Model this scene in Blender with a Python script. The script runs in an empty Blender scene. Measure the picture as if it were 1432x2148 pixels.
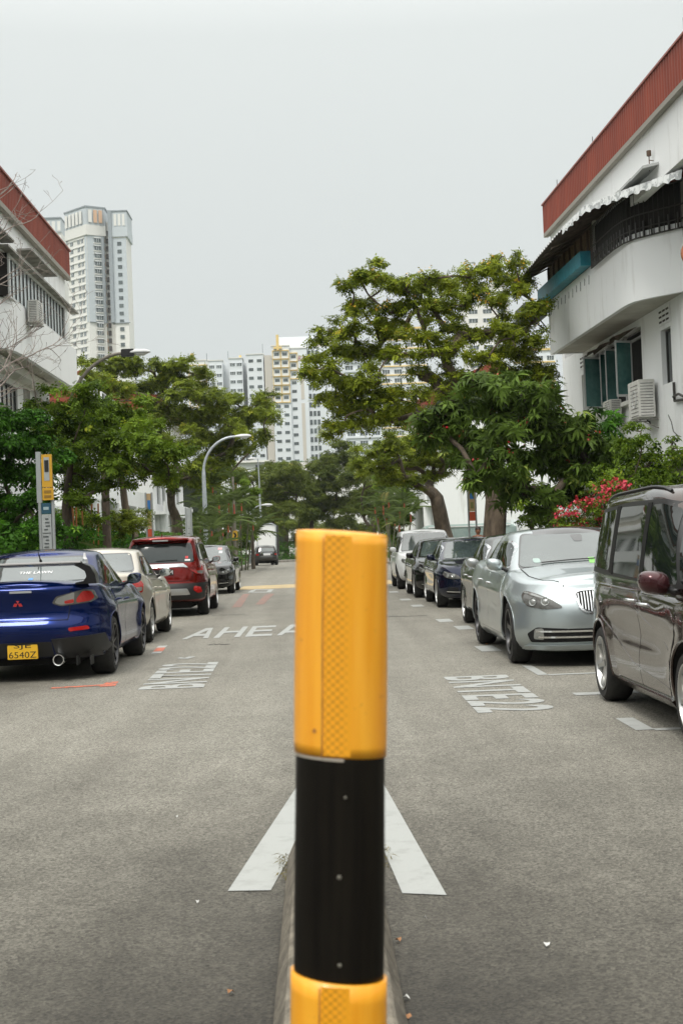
import bpy, bmesh, math, random
import numpy as np
from mathutils import Vector, Matrix
from mathutils.bvhtree import BVHTree
from mathutils.geometry import delaunay_2d_cdt
R = math.radians
SC = bpy.context.scene
COL = SC.collection
rnd = random.Random(7)

# ------------------------------------------------------------------ camera
F_PX, CXP, CYP, ROLL, EYE = 2983.0, 716.0, 1074.0, R(2.2), 1.4
_c, _s = math.cos(ROLL), math.sin(ROLL)
_u, _v = (662 - CXP) * _c - (1141 - CYP) * _s, -(662 - CXP) * _s - (1141 - CYP) * _c
PITCH = -math.atan2(_v, F_PX); YAW = math.atan2(-_u, math.hypot(F_PX, _v))
FW = Vector((math.sin(YAW) * math.cos(PITCH), math.cos(YAW) * math.cos(PITCH), math.sin(PITCH)))
_r = Vector((math.cos(YAW), -math.sin(YAW), 0)); _up = _r.cross(FW)
RT = _r * _c - _up * _s; UP = _r * _s + _up * _c
cd = bpy.data.cameras.new('camera'); cam = bpy.data.objects.new('camera', cd); COL.objects.link(cam)
cam.matrix_world = Matrix(((RT.x, UP.x, -FW.x, 0), (RT.y, UP.y, -FW.y, 0), (RT.z, UP.z, -FW.z, EYE), (0, 0, 0, 1)))
cd.sensor_fit = 'HORIZONTAL'; cd.sensor_width = 24.0; cd.lens = 24.0 * F_PX / 1432
cd.clip_start = 0.05; cd.clip_end = 3000
cd.dof.use_dof = True; cd.dof.focus_distance = 17.0; cd.dof.aperture_fstop = 8.0
SC.camera = cam
def at(px, py, Y):
    "surveying helper: the point seen at a photo pixel, at real distance Y down the street"
    d = FW * F_PX + RT * (px - CXP) - UP * (py - CYP); t = Y / d.y
    return Vector((d.x * t, Y, EYE + d.z * t))

# ------------------------------------------------------------------ world, sun, exposure
W = bpy.data.worlds.new('World'); SC.world = W; W.use_nodes = True
nt = W.node_tree; nt.nodes.clear()
wo = nt.nodes.new('ShaderNodeOutputWorld'); bg = nt.nodes.new('ShaderNodeBackground')
sky = nt.nodes.new('ShaderNodeTexSky'); sky.sky_type = 'NISHITA'; sky.sun_disc = False
SUN_EL, SUN_AZ = R(58), R(200)
sky.sun_elevation = SUN_EL; sky.sun_rotation = SUN_AZ
hs = nt.nodes.new('ShaderNodeHueSaturation'); hs.inputs['Saturation'].default_value = 0.25; hs.inputs['Value'].default_value = 1.0
tc = nt.nodes.new('ShaderNodeTexCoord'); sx = nt.nodes.new('ShaderNodeSeparateXYZ')
rp = nt.nodes.new('ShaderNodeValToRGB')          # overcast cloud deck: dim near the horizon, brightest overhead
rp.color_ramp.elements[0].position = 0.0; rp.color_ramp.elements[0].color = (5.35, 5.75, 5.65, 1)
e = rp.color_ramp.elements.new(0.18); e.color = (5.9, 6.25, 6.2, 1)
e = rp.color_ramp.elements.new(0.34); e.color = (6.65, 7.0, 6.9, 1)
e = rp.color_ramp.elements.new(0.55); e.color = (13.5, 13.7, 13.4, 1)
rp.color_ramp.elements[-1].position = 1.0; rp.color_ramp.elements[-1].color = (24, 24, 23, 1)
cn = nt.nodes.new('ShaderNodeTexNoise'); cn.inputs['Scale'].default_value = 1.6; cn.inputs['Detail'].default_value = 3
cm = nt.nodes.new('ShaderNodeMapRange'); cm.inputs['To Min'].default_value = 0.96; cm.inputs['To Max'].default_value = 1.04
mm = nt.nodes.new('ShaderNodeMixRGB'); mm.blend_type = 'MULTIPLY'; mm.inputs[0].default_value = 1
mx = nt.nodes.new('ShaderNodeMixRGB'); mx.inputs[0].default_value = 0.96
L = nt.links.new
L(tc.outputs['Generated'], sx.inputs[0]); L(sx.outputs['Z'], rp.inputs[0]); L(tc.outputs['Generated'], cn.inputs['Vector'])
L(cn.outputs['Fac'], cm.inputs['Value']); L(rp.outputs[0], mm.inputs[1]); L(cm.outputs[0], mm.inputs[2])
L(sky.outputs[0], hs.inputs['Color']); L(hs.outputs[0], mx.inputs[1]); L(mm.outputs[0], mx.inputs[2])
L(mx.outputs[0], bg.inputs[0]); bg.inputs[1].default_value = 0.1; L(bg.outputs[0], wo.inputs[0])
sl = bpy.data.lights.new('sun', 'SUN'); sl.energy = 1.5; sl.angle = R(14); sl.color = (1, 0.96, 0.9)
so = bpy.data.objects.new('sun', sl); COL.objects.link(so)
sdir = Vector((math.sin(SUN_AZ) * math.cos(SUN_EL), math.cos(SUN_AZ) * math.cos(SUN_EL), math.sin(SUN_EL)))
so.rotation_euler = sdir.to_track_quat('Z', 'Y').to_euler(); so.location = (0, -10, 40)
SC.view_settings.view_transform = 'Standard'; SC.view_settings.look = 'None'
SC.view_settings.exposure = 0.25; SC.view_settings.gamma = 1.0
SC.render.engine = 'CYCLES'
SC.cycles.max_bounces = 6; SC.cycles.transparent_max_bounces = 8; SC.cycles.diffuse_bounces = 3
SC.cycles.glossy_bounces = 3; SC.cycles.transmission_bounces = 2
SC.cycles.use_denoising = True

# ------------------------------------------------------------------ materials
MATS = {}
def pmat(name, col, rough=0.6, metal=0.0, coat=0.0, spec=0.5, emit=None, ior=1.5):
    if name in MATS: return MATS[name]
    m = bpy.data.materials.new(name); m.use_nodes = True
    b = m.node_tree.nodes['Principled BSDF']
    b.inputs['Base Color'].default_value = (*col, 1); b.inputs['Roughness'].default_value = rough
    b.inputs['Metallic'].default_value = metal; b.inputs['Coat Weight'].default_value = coat
    b.inputs['Coat Roughness'].default_value = 0.03; b.inputs['Specular IOR Level'].default_value = spec
    b.inputs['IOR'].default_value = ior
    if emit: b.inputs['Emission Color'].default_value = (*emit[:3], 1); b.inputs['Emission Strength'].default_value = emit[3]
    MATS[name] = m; return m
def noisy(name, c1, c2, scale=3.0, rough=0.8, bump=0.0, bscale=60, metal=0, detail=6, stretch=(1, 1, 1), lo=0.35, hi=0.65, coords='Object', spec=0.5, coat=0):
    "base colour varying between two real colours, plus optional fine bump"
    if name in MATS: return MATS[name]
    m = pmat(name, c1, rough, metal, coat, spec); n = m.node_tree.nodes; l = m.node_tree.links.new
    b = n['Principled BSDF']; t = n.new('ShaderNodeTexCoord'); mp = n.new('ShaderNodeMapping'); mp.inputs['Scale'].default_value = stretch
    l(t.outputs[coords], mp.inputs[0])
    ns = n.new('ShaderNodeTexNoise'); ns.inputs['Scale'].default_value = scale; ns.inputs['Detail'].default_value = detail; ns.inputs['Roughness'].default_value = 0.65
    l(mp.outputs[0], ns.inputs['Vector'])
    r = n.new('ShaderNodeValToRGB'); r.color_ramp.elements[0].position = lo; r.color_ramp.elements[1].position = hi
    r.color_ramp.elements[0].color = (*c1, 1); r.color_ramp.elements[1].color = (*c2, 1)
    l(ns.outputs['Fac'], r.inputs[0]); l(r.outputs[0], b.inputs['Base Color'])
    if bump:
        nb = n.new('ShaderNodeTexNoise'); nb.inputs['Scale'].default_value = bscale; nb.inputs['Detail'].default_value = 4
        l(t.outputs[coords], nb.inputs['Vector']); bp = n.new('ShaderNodeBump'); bp.inputs['Strength'].default_value = bump; bp.inputs['Distance'].default_value = 0.02
        l(nb.outputs['Fac'], bp.inputs['Height']); l(bp.outputs[0], b.inputs['Normal'])
    return m
def leafmat(name, dark, light, third=None, trans=0.3):
    m = bpy.data.materials.new(name); m.use_nodes = True; n = m.node_tree.nodes; l = m.node_tree.links.new
    b = n['Principled BSDF']; b.inputs['Roughness'].default_value = 0.5; b.inputs['Specular IOR Level'].default_value = 0.12
    a = n.new('ShaderNodeAttribute'); a.attribute_name = 'tint'
    r = n.new('ShaderNodeValToRGB'); r.color_ramp.elements[0].color = (*dark, 1); r.color_ramp.elements[1].color = (*light, 1)
    if third:
        r.color_ramp.elements[1].position = 0.85; e = r.color_ramp.elements.new(0.97); e.color = (*third, 1)
    l(a.outputs['Fac'], r.inputs[0]); l(r.outputs[0], b.inputs['Base Color'])
    tr = n.new('ShaderNodeBsdfTranslucent'); l(r.outputs[0], tr.inputs[0])
    ms = n.new('ShaderNodeMixShader'); ms.inputs[0].default_value = trans
    l(b.outputs[0], ms.inputs[1]); l(tr.outputs[0], ms.inputs[2]); l(ms.outputs[0], n['Material Output'].inputs[0])
    return m

def asphalt():
    m = pmat('asphalt', (.13, .125, .115), 0.75, spec=0.45); n = m.node_tree.nodes; l = m.node_tree.links.new; b = n['Principled BSDF']
    t = n.new('ShaderNodeTexCoord')
    def nz(scale, det=4, sc=(1, 1, 1), rough=0.6):
        mp = n.new('ShaderNodeMapping'); mp.inputs['Scale'].default_value = sc; l(t.outputs['Object'], mp.inputs[0])
        x = n.new('ShaderNodeTexNoise'); x.inputs['Scale'].default_value = scale; x.inputs['Detail'].default_value = det; x.inputs['Roughness'].default_value = rough
        l(mp.outputs[0], x.inputs['Vector']); return x
    big = nz(0.5, 5); med = nz(2.2, 6, (1, .5, 1), .7); streak = nz(1.6, 3, (1.2, .04, 1))
    vo = n.new('ShaderNodeTexVoronoi'); vo.inputs['Scale'].default_value = 95; l(t.outputs['Object'], vo.inputs['Vector'])
    fine = nz(170, 2)
    def ramp(src, p0, c0, p1, c1):
        r = n.new('ShaderNodeValToRGB'); r.color_ramp.elements[0].position = p0; r.color_ramp.elements[1].position = p1
        r.color_ramp.elements[0].color = (*c0, 1); r.color_ramp.elements[1].color = (*c1, 1); l(src, r.inputs[0]); return r.outputs[0]
    def mul(a, bb, f=1.0, bt='MULTIPLY'):
        x = n.new('ShaderNodeMixRGB'); x.blend_type = bt; x.inputs[0].default_value = f; l(a, x.inputs[1]); l(bb, x.inputs[2]); return x.outputs[0]
    base = ramp(big.outputs['Fac'], .3, (.168, .166, .156), .72, (.207, .204, .193))
    c = mul(base, ramp(med.outputs['Fac'], .3, (.88, .875, .865), .7, (1.08, 1.075, 1.07)))
    c = mul(c, ramp(streak.outputs['Fac'], .35, (.84, .83, .82), .65, (1.1, 1.1, 1.1)), .8)
    c = mul(c, ramp(vo.outputs['Color'], .1, (.5, .47, .43), .9, (1.6, 1.58, 1.5)))
    c = mul(c, ramp(fine.outputs['Fac'], .3, (.62, .62, .62), .75, (1.42, 1.42, 1.38)))
    coarse = nz(38, 5, (1, 1, 1), .8); c = mul(c, ramp(coarse.outputs['Fac'], .3, (.74, .735, .72), .72, (1.27, 1.27, 1.26)))
    # oil and tyre grime: darker strip along the parking rows and beside the island
    sx = n.new('ShaderNodeSeparateXYZ'); l(t.outputs['Object'], sx.inputs[0])
    def MA(op, a, bb, c_=0.0):
        x = n.new('ShaderNodeMath'); x.operation = op
        for k_, q in enumerate((a, bb, c_)):
            if isinstance(q, (int, float)): x.inputs[k_].default_value = q
            else: l(q, x.inputs[k_])
        return x.outputs[0]
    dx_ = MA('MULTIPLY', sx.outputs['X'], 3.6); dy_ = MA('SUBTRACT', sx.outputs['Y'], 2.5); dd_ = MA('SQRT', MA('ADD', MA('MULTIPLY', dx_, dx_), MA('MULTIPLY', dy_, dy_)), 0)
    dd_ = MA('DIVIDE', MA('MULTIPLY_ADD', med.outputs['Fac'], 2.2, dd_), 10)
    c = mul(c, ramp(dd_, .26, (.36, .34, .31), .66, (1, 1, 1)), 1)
    # oil drips under the parking rows
    px_ = MA('ABSOLUTE', MA('SUBTRACT', MA('ABSOLUTE', sx.outputs['X'], 0), 3.3), 0)
    oil = nz(1.1, 5, (1, .8, 1), .7); c = mul(c, ramp(MA('MULTIPLY_ADD', oil.outputs['Fac'], -.9, MA('ADD', MA('MULTIPLY', px_, .5), .55)), .0, (.55, .54, .52), .35, (1, 1, 1)), .8)
    # resurfaced patches with cut edges
    pv = n.new('ShaderNodeTexVoronoi'); pv.distance = 'CHEBYCHEV'; pv.inputs['Scale'].default_value = .16; mpp = n.new('ShaderNodeMapping'); mpp.inputs['Scale'].default_value = (1.3, .5, 1); l(t.outputs['Object'], mpp.inputs[0]); l(mpp.outputs[0], pv.inputs['Vector'])
    c = mul(c, ramp(pv.outputs['Color'], .3, (.93, .925, .92), .8, (1.05, 1.05, 1.05)), 1)
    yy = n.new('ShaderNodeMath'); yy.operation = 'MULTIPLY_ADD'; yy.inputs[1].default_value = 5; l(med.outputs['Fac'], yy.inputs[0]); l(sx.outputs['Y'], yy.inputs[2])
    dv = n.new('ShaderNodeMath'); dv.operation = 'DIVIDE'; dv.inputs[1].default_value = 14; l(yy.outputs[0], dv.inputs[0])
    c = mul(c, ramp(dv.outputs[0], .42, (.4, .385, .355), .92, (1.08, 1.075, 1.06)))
    l(c, b.inputs['Base Color'])
    bp = n.new('ShaderNodeBump'); bp.inputs['Strength'].default_value = .55; bp.inputs['Distance'].default_value = .006
    l(vo.outputs['Distance'], bp.inputs['Height']); l(bp.outputs[0], b.inputs['Normal'])
    return m
M_ASPH = asphalt()
M_PAINT = noisy('road_paint', (.26, .265, .25), (.35, .36, .345), 7, .6, .25, 90, detail=8, lo=.25, hi=.5)
M_REDPAINT = noisy('red_road_paint', (.16, .12, .1), (.6, .14, .07), 14, .7, detail=8, lo=.4, hi=.55)
M_FADERED = noisy('faded_red_paint', (.16, .145, .13), (.33, .16, .12), 6, .75, detail=8, lo=.4, hi=.62)
M_YELPAINT = noisy('worn_yellow_road_paint', (.3, .24, .14), (.52, .38, .18), 3, .7, detail=7)
M_KERB = noisy('weathered_kerb_concrete', (.07, .06, .045), (.26, .23, .18), 9, .9, .6, 45, detail=9, lo=.3, hi=.75)
M_KERB2 = noisy('kerb_concrete', (.14, .13, .11), (.3, .28, .25), 4, .9, .3, 40)
M_WHITE = noisy('white_wall_paint', (.58, .575, .55), (.83, .84, .835), 1.3, .75, .06, 30, detail=9, lo=.22, hi=.46, stretch=(2.2, 1.6, .3))
M_WHITE2 = noisy('cream_wall_paint', (.62, .61, .57), (.78, .77, .73), 1.2, .8, .06, 30, detail=8, lo=.25, hi=.6)
M_GLASSD = pmat('window_glass_dark', (.02, .028, .028), .06, spec=.9, ior=1.6)
M_GLASSG = noisy('green_window_glass', (.05, .14, .13), (.13, .27, .25), 1.2, .06, spec=.8)
M_GLASSP = pmat('pale_louvre_glass', (.55, .61, .61), .12, spec=.8)
M_ALU = pmat('painted_aluminium', (.62, .63, .62), .4)
M_DARK = pmat('dark_metal', (.03, .028, .025), .5)
M_BLACK = pmat('black_rubber', (.012, .012, .012), .6)
M_STEEL = noisy('galvanised_steel', (.3, .33, .35), (.45, .48, .5), 6, .45, metal=.4)
M_BARK = noisy('grey_brown_bark', (.04, .028, .018), (.17, .13, .09), 5, .9, .8, 22, detail=8, stretch=(1, 1, .25))
M_BARKD = noisy('dark_bark', (.04, .03, .022), (.13, .1, .07), 6, .9, .7, 26, detail=8, stretch=(1, 1, .25))
M_TWIG = noisy('bare_twig_bark', (.16, .13, .11), (.34, .29, .26), 8, .9)
M_CHROME = pmat('chrome', (.75, .76, .77), .12, 1.0)
M_PLATEB = pmat('black_plate', (.01, .01, .01), .4); M_PLATEW = pmat('white_lettering', (.8, .8, .8), .5)

# ------------------------------------------------------------------ mesh helpers
def link(o, parent=None):
    COL.objects.link(o)
    if parent is not None: o.parent = parent
    return o
def tag(o, label=None, cat=None, group=None, kind=None):
    if label: o['label'] = label
    if cat: o['category'] = cat
    if group: o['group'] = group
    if kind: o['kind'] = kind
    return o
def empty(name, loc=(0, 0, 0), rz=0.0):
    o = bpy.data.objects.new(name, None); o.location = loc; o.rotation_euler = (0, 0, rz); o.empty_display_size = .2
    return link(o)
def sharp(me, ang=35):
    bm = bmesh.new(); bm.from_mesh(me); ca = R(ang)
    for f in bm.faces: f.smooth = True
    for e in bm.edges:
        if len(e.link_faces) == 2:
            e.smooth = e.calc_face_angle(0) < ca
        else: e.smooth = False
    bm.to_mesh(me); bm.free()
class MB:
    def __init__(s): s.v = []; s.f = []; s.m = []; s.cur = 0
    def add(s, vs, fs):
        o = len(s.v); s.v += [tuple(p) for p in vs]; s.f += [tuple(i + o for i in f) for f in fs]; s.m += [s.cur] * len(fs); return s
    def box(s, a, b, mtx=None):
        (x0, y0, z0), (x1, y1, z1) = a, b
        vs = [Vector(p) for p in ((x0, y0, z0), (x1, y0, z0), (x1, y1, z0), (x0, y1, z0), (x0, y0, z1), (x1, y0, z1), (x1, y1, z1), (x0, y1, z1))]
        if mtx is not None: vs = [mtx @ v for v in vs]
        return s.add(vs, [(0, 3, 2, 1), (4, 5, 6, 7), (0, 1, 5, 4), (1, 2, 6, 5), (2, 3, 7, 6), (3, 0, 4, 7)])
    def tube(s, pts, rad, n=8, cap=True, sq=None):
        pts = [Vector(p) for p in pts]; k = len(pts)
        if not hasattr(rad, '__len__'): rad = [rad] * k
        rings = []; prev = None
        for i, p in enumerate(pts):
            t = (pts[min(i + 1, k - 1)] - pts[max(i - 1, 0)])
            if t.length < 1e-9: t = Vector((0, 0, 1))
            t.normalize()
            if prev is None:
                a = Vector((1, 0, 0)) if abs(t.x) < .8 else Vector((0, 1, 0))
            else: a = prev
            a = (a - t * a.dot(t)).normalized(); prev = a; b = t.cross(a)
            rings.append([p + (a * math.cos(2 * math.pi * j / n) + b * math.sin(2 * math.pi * j / n)) * rad[i] for j in range(n)])
        vs = [v for r in rings for v in r]
        fs = [(i * n + j, i * n + (j + 1) % n, (i + 1) * n + (j + 1) % n, (i + 1) * n + j) for i in range(k - 1) for j in range(n)]
        if cap: fs += [tuple(range(n - 1, -1, -1)), tuple((k - 1) * n + j for j in range(n))]
        return s.add(vs, fs)
    def prism(s, poly, z0, z1, mtx=None):
        n = len(poly); vs = [Vector((x, y, z0)) for x, y in poly] + [Vector((x, y, z1)) for x, y in poly]
        if mtx is not None: vs = [mtx @ v for v in vs]
        return s.add(vs, [tuple(range(n - 1, -1, -1)), tuple(range(n, 2 * n))] + [(i, (i + 1) % n, n + (i + 1) % n, n + i) for i in range(n)])
    def lathe(s, prof, n=32, mtx=None, close=False):
        "prof: (radius, axial) pairs about local x axis"
        k = len(prof); vs = []
        for r, a in prof:
            for j in range(n):
                t = 2 * math.pi * j / n; vs.append(Vector((a, r * math.cos(t), r * math.sin(t))))
        if mtx is not None: vs = [mtx @ v for v in vs]
        fs = [(i * n + j, (i + 1) * n + j, (i + 1) * n + (j + 1) % n, i * n + (j + 1) % n) for i in range(k - 1) for j in range(n)]
        if not close: fs += [tuple(range(n)), tuple((k - 1) * n + j for j in reversed(range(n)))]
        return s.add(vs, fs)
    def build(s, name, mats, parent=None, smooth=None, bevel=0):
        me = bpy.data.meshes.new(name); me.from_pydata(s.v, [], s.f)
        if not isinstance(mats, (list, tuple)): mats = [mats]
        for m in mats: me.materials.append(m)
        if len(mats) > 1: me.polygons.foreach_set('material_index', s.m)
        bm = bmesh.new(); bm.from_mesh(me); bmesh.ops.recalc_face_normals(bm, faces=bm.faces[:])
        if bevel:
            bmesh.ops.bevel(bm, geom=bm.edges[:], offset=bevel, segments=2, affect='EDGES', clamp_overlap=True)
        bm.to_mesh(me); bm.free()
        if smooth or bevel: sharp(me, smooth or 40)
        return link(bpy.data.objects.new(name, me), parent)
def npmesh(name, verts, faces, mat, parent=None, tint=None, smooth=False):
    "fast quad/tri mesh from numpy arrays"
    me = bpy.data.meshes.new(name); nv, nf, k = len(verts), len(faces), faces.shape[1]
    me.vertices.add(nv); me.vertices.foreach_set('co', np.ascontiguousarray(verts, dtype=np.float32).ravel())
    me.loops.add(nf * k); me.loops.foreach_set('vertex_index', faces.astype(np.int32).ravel())
    me.polygons.add(nf); me.polygons.foreach_set('loop_start', np.arange(0, nf * k, k, dtype=np.int32))
    if smooth: me.polygons.foreach_set('use_smooth', np.ones(nf, dtype=bool))
    me.update(calc_edges=True)
    if tint is not None:
        a = me.attributes.new('tint', 'FLOAT', 'POINT'); a.data.foreach_set('value', tint.astype(np.float32))
    me.materials.append(mat); return link(bpy.data.objects.new(name, me), parent)
def flat(name, polys, z, mat, parent=None):
    "thin painted sheets lying on the road"
    b = MB()
    for p in polys: b.add([(x, y, z) for x, y in p], [tuple(range(len(p)))])
    return b.build(name, mat, parent)
def text_mesh(name, s, mat, parent, x0, x1, y0, y1, mtx, bold=0.0, thick=0.0):
    "lettering fitted to a rectangle, then placed by a matrix"
    cu = bpy.data.curves.new('lettering', 'FONT'); cu.body = s; cu.offset = bold; cu.space_line = .85; cu.extrude = thick; cu.space_character = 1.1 if len(s) > 4 and bold else 1.0; cu.resolution_u = 4; cu.align_x = 'CENTER'
    o = bpy.data.objects.new('lettering', cu); COL.objects.link(o); bpy.context.view_layer.update()
    dg = bpy.context.evaluated_depsgraph_get(); me = bpy.data.meshes.new_from_object(o.evaluated_get(dg)); bpy.data.objects.remove(o)
    xs = [v.co.x for v in me.vertices]; ys = [v.co.y for v in me.vertices]
    a, b, c, d = min(xs), max(xs), min(ys), max(ys)
    for v in me.vertices:
        v.co.x = x0 + (v.co.x - a) / (b - a) * (x1 - x0); v.co.y = y0 + (v.co.y - c) / (d - c) * (y1 - y0)
    me.transform(mtx); me.materials.clear(); me.materials.append(mat)
    me.name = name
    return link(bpy.data.objects.new(name, me), parent)
def interp(tab, x):
    if x <= tab[0][0]: return tab[0][1]
    for (a, va), (b, vb) in zip(tab, tab[1:]):
        if x <= b:
            t = (x - a) / (b - a); return va + (vb - va) * t
    return tab[-1][1]
def smoothtab(tab, w=.12):
    "profile table with rounded corners"
    def f(x): return sum(interp(tab, x + d * w) * k for d, k in ((-1, .15), (-.5, .22), (0, .26), (.5, .22), (1, .15)))
    return f

# ================================================================== GROUND
g = MB(); g.add([(-400, -30, -.004), (400, -30, -.004), (400, 1200, -.004), (-400, 1200, -.004)], [(0, 1, 2, 3)])
tag(g.build('ground', noisy('lawn_soil', (.03, .045, .015), (.07, .09, .03), .8, .95, .5, 30)), kind='structure')
KX = 4.45
flat('road', [[(-KX, -20), (KX, -20), (KX, 108), (-KX, 108)], [(-60, 108.001), (60, 108.001), (60, 118), (-60, 118)]], 0, M_ASPH)
tag(bpy.data.objects['road'], kind='structure')
def strip(name, x0, x1, y0, y1, z, mat, seg=1.0):
    b = MB(); y = y0
    while y < y1 - .01:
        b.box((x0, y, -.05), (x1, min(y + seg, y1) - .012, z)); y += seg
    return tag(b.build(name, mat, bevel=.012), kind='structure')
for sgn in (-1, 1):
    a, b_ = sorted((sgn * KX, sgn * (KX + .16)))
    strip('kerb', a, b_, -10, 107.5, .13, M_KERB2)
    a, b_ = sorted((sgn * (KX + .162), sgn * 7.2))
    q = MB(); q.box((a, -10, -.05), (b_, 107.4, .118)); tag(q.build('pavement', noisy('pavement_concrete', (.2, .19, .17), (.34, .32, .29), 1.5, .9, .2, 50)), kind='structure')
strip('kerb', -60, 60, 118.002, 118.18, .14, M_KERB2, 200)
q = MB(); q.box((-60, 118.19, -.05), (60, 123, .12)); tag(q.build('pavement', MATS['pavement_concrete']), kind='structure')

# road markings -----------------------------------------------------
Z1 = .004
def word(name, s, p0, along, up, w, h, label, bold=.03, mat=None):
    "text lying on the road: p0 = lower-left corner, along = reading direction, up = letter-top direction"
    a = Vector((*along, 0)).normalized(); u = Vector((*up, 0)); n = Vector((0, 0, 1))
    m = Matrix(((a.x, u.x, 0, p0[0]), (a.y, u.y, 0, p0[1]), (0, 0, 1, Z1), (0, 0, 0, 1)))
    o = text_mesh(name, s, mat or M_PAINT, None, 0, w, 0, h, m, bold)
    return tag(o, label, 'road marking')
word('road_lettering', 'BNTE22', (-1.18, 14.36), (-.02, 1), (-1, 0), 3.1, .67, 'white lettering BNTE22 painted sideways on the left lane', .022)
word('road_lettering', 'BNTE22', (1.24, 14.4), (0, -1), (1, -.02), 3.05, .64, 'white lettering BNTE22 painted sideways on the right lane', .022)
def shapes(polys, x0, w, y0=22.1, h=2.8):
    return [[(x0 + px * w - .0 * py, y0 + py * h) for px, py in p] for p in polys]
LT = {'A': [[(0, 0), (.2, 0), (.6, .8), (.45, 1), (.4, 1)], [(.45, 1), (.6, .8), (.8, 0), (1, 0), (.7, 1)], [(.29, .22), (.8, .22), (.76, .4), (.36, .4)]],
      'H': [[(0, 0), (.22, 0), (.22, 1), (0, 1)], [(.78, 0), (1, 0), (1, 1), (.78, 1)], [(.22, .42), (.78, .42), (.78, .58), (.22, .58)]],
      'E': [[(0, 0), (.22, 0), (.22, 1), (0, 1)], [(.22, 0), (1, 0), (1, .17), (.22, .17)], [(.22, .42), (.92, .42), (.92, .58), (.22, .58)], [(.22, .83), (1, .83), (1, 1), (.22, 1)]],
      'D': [[(0, 0), (.22, 0), (.22, 1), (0, 1)], [(.22, 0), (.7, 0), (.9, .12), (.7, .17), (.22, .17)], [(.22, .83), (.7, .83), (.9, .88), (.7, 1), (.22, 1)], [(.78, .2), (1, .2), (1, .8), (.78, .8)]]}
ps = []
for i, ch in enumerate('AHEAD'):
    ps += shapes(LT[ch], -2.13 + i * .49, .41)
# slight overlaps are avoided by stacking each stroke 1 mm apart
b = MB()
for i, p in enumerate(ps): b.add([(x, y, Z1 + (i % 3) * .0012) for x, y in p], [tuple(range(len(p)))])
tag(b.build('road_lettering', M_PAINT), 'large white word AHEAD across the left lane beyond the yellow post', 'road marking')
tag(flat('chevron_marking', [[(-.41, 5.82), (-.235, 5.8), (-.16, 6.5), (.17, 10.9), (.18, 11.6)], [(.46, 5.6), (.18, 11.6), (.19, 10.9), (.255, 6.45), (.29, 5.66)]], Z1, M_PAINT),
    'white pointed chevron outline around the nose of the island', 'road marking')
lots = [[(2.17, 15.3), (2.27, 15.3), (2.27, 14.22), (2.17, 14.22)], [(2.27, 14.26), (4.2, 14.26), (4.2, 14.16), (2.27, 14.16)],
        [(2.2, 12.5), (2.75, 12.5), (2.75, 12.3), (2.2, 12.3)], [(2.2, 10.68), (2.33, 10.68), (2.33, 10.0), (2.2, 10.0)], [(2.33, 10.05), (4.2, 10.05), (4.2, 9.95), (2.33, 9.95)]]
tag(flat('parking_bay_marking', lots[:2], Z1, M_PAINT), 'white bay corner line in front of the silver sedan', 'road marking', 'parking bay lines')
tag(flat('parking_bay_marking', lots[2:3], Z1, M_PAINT), 'short white bay tick beside the brown car rear wheel', 'road marking', 'parking bay lines')
tag(flat('parking_bay_marking', lots[3:], Z1, M_PAINT), 'white bay corner line beside the brown car at right frame edge', 'road marking', 'parking bay lines')
for (px, py, lb) in ((1022, 1361, 'small white bay mark beside the silver sedan rear wheel'), (972, 1317, 'white bay tick beside the black sedan rear wheel'), (932, 1302, 'white bay tick behind the dark green-black sedan'), (875, 1271, 'white bay tick beside the navy sedan'),
                 (850, 1258, 'white bay tick beside the black sedan front wheel'), (825, 1242, 'white bay tick next to the white car')):
    d = FW * F_PX + RT * (px - CXP) - UP * (py - CYP); t = -EYE / d.z; X, Y = d.x * t, d.y * t
    w_, h_ = .12, .45
    tag(flat('parking_bay_marking', [[(X - w_, Y - h_), (X + w_, Y - h_), (X + w_, Y + h_), (X - w_, Y + h_)]], Z1, M_PAINT), lb, 'road marking', 'parking bay lines')
tag(flat('red_marking', [[(-2.81, 14.85), (-2.3, 14.95), (-2.3, 15.08), (-2.81, 14.98)], [(-2.3, 14.85), (-2.14, 14.87), (-2.17, 15.35), (-2.3, 15.33)]], Z1, M_REDPAINT), 'worn orange red paint line beside the blue car', 'road marking')
tag(flat('red_marking', [[(-2.29, 19.65), (-2.16, 19.65), (-2.2, 20.4), (-2.33, 20.4)]], Z1, M_REDPAINT), 'short red paint tick with pale ends past the blue car', 'road marking')
tag(flat('white_tick_marking', [[(-2.28, 19.3), (-2.15, 19.3), (-2.16, 19.64), (-2.29, 19.64)]], Z1, M_PAINT), 'pale paint dab at the near end of the red tick', 'road marking')
tag(flat('white_tick_marking', [[(-2.33, 20.41), (-2.2, 20.41), (-2.21, 20.8), (-2.34, 20.8)]], Z1, M_PAINT), 'pale paint dab at the far end of the red tick', 'road marking')
tag(flat('survey_mark', [[(-1.76, 18.2), (-1.68, 18.15), (-1.6, 18.45), (-1.7, 18.5)], [(-1.83, 18.3), (-1.77, 18.2), (-1.72, 18.3), (-1.79, 18.42)]], Z1, M_PAINT), 'tiny white survey mark near the left lettering', 'road marking')
tag(flat('faded_marking', [[(-2.0, 33), (-1.78, 33), (-2.0, 42), (-2.2, 42)], [(-1.5, 34), (-1.3, 34), (-1.25, 41.5), (-1.5, 41.5)]], Z1, M_FADERED), 'faded pink red stripes on the far left lane', 'road marking')
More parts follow.
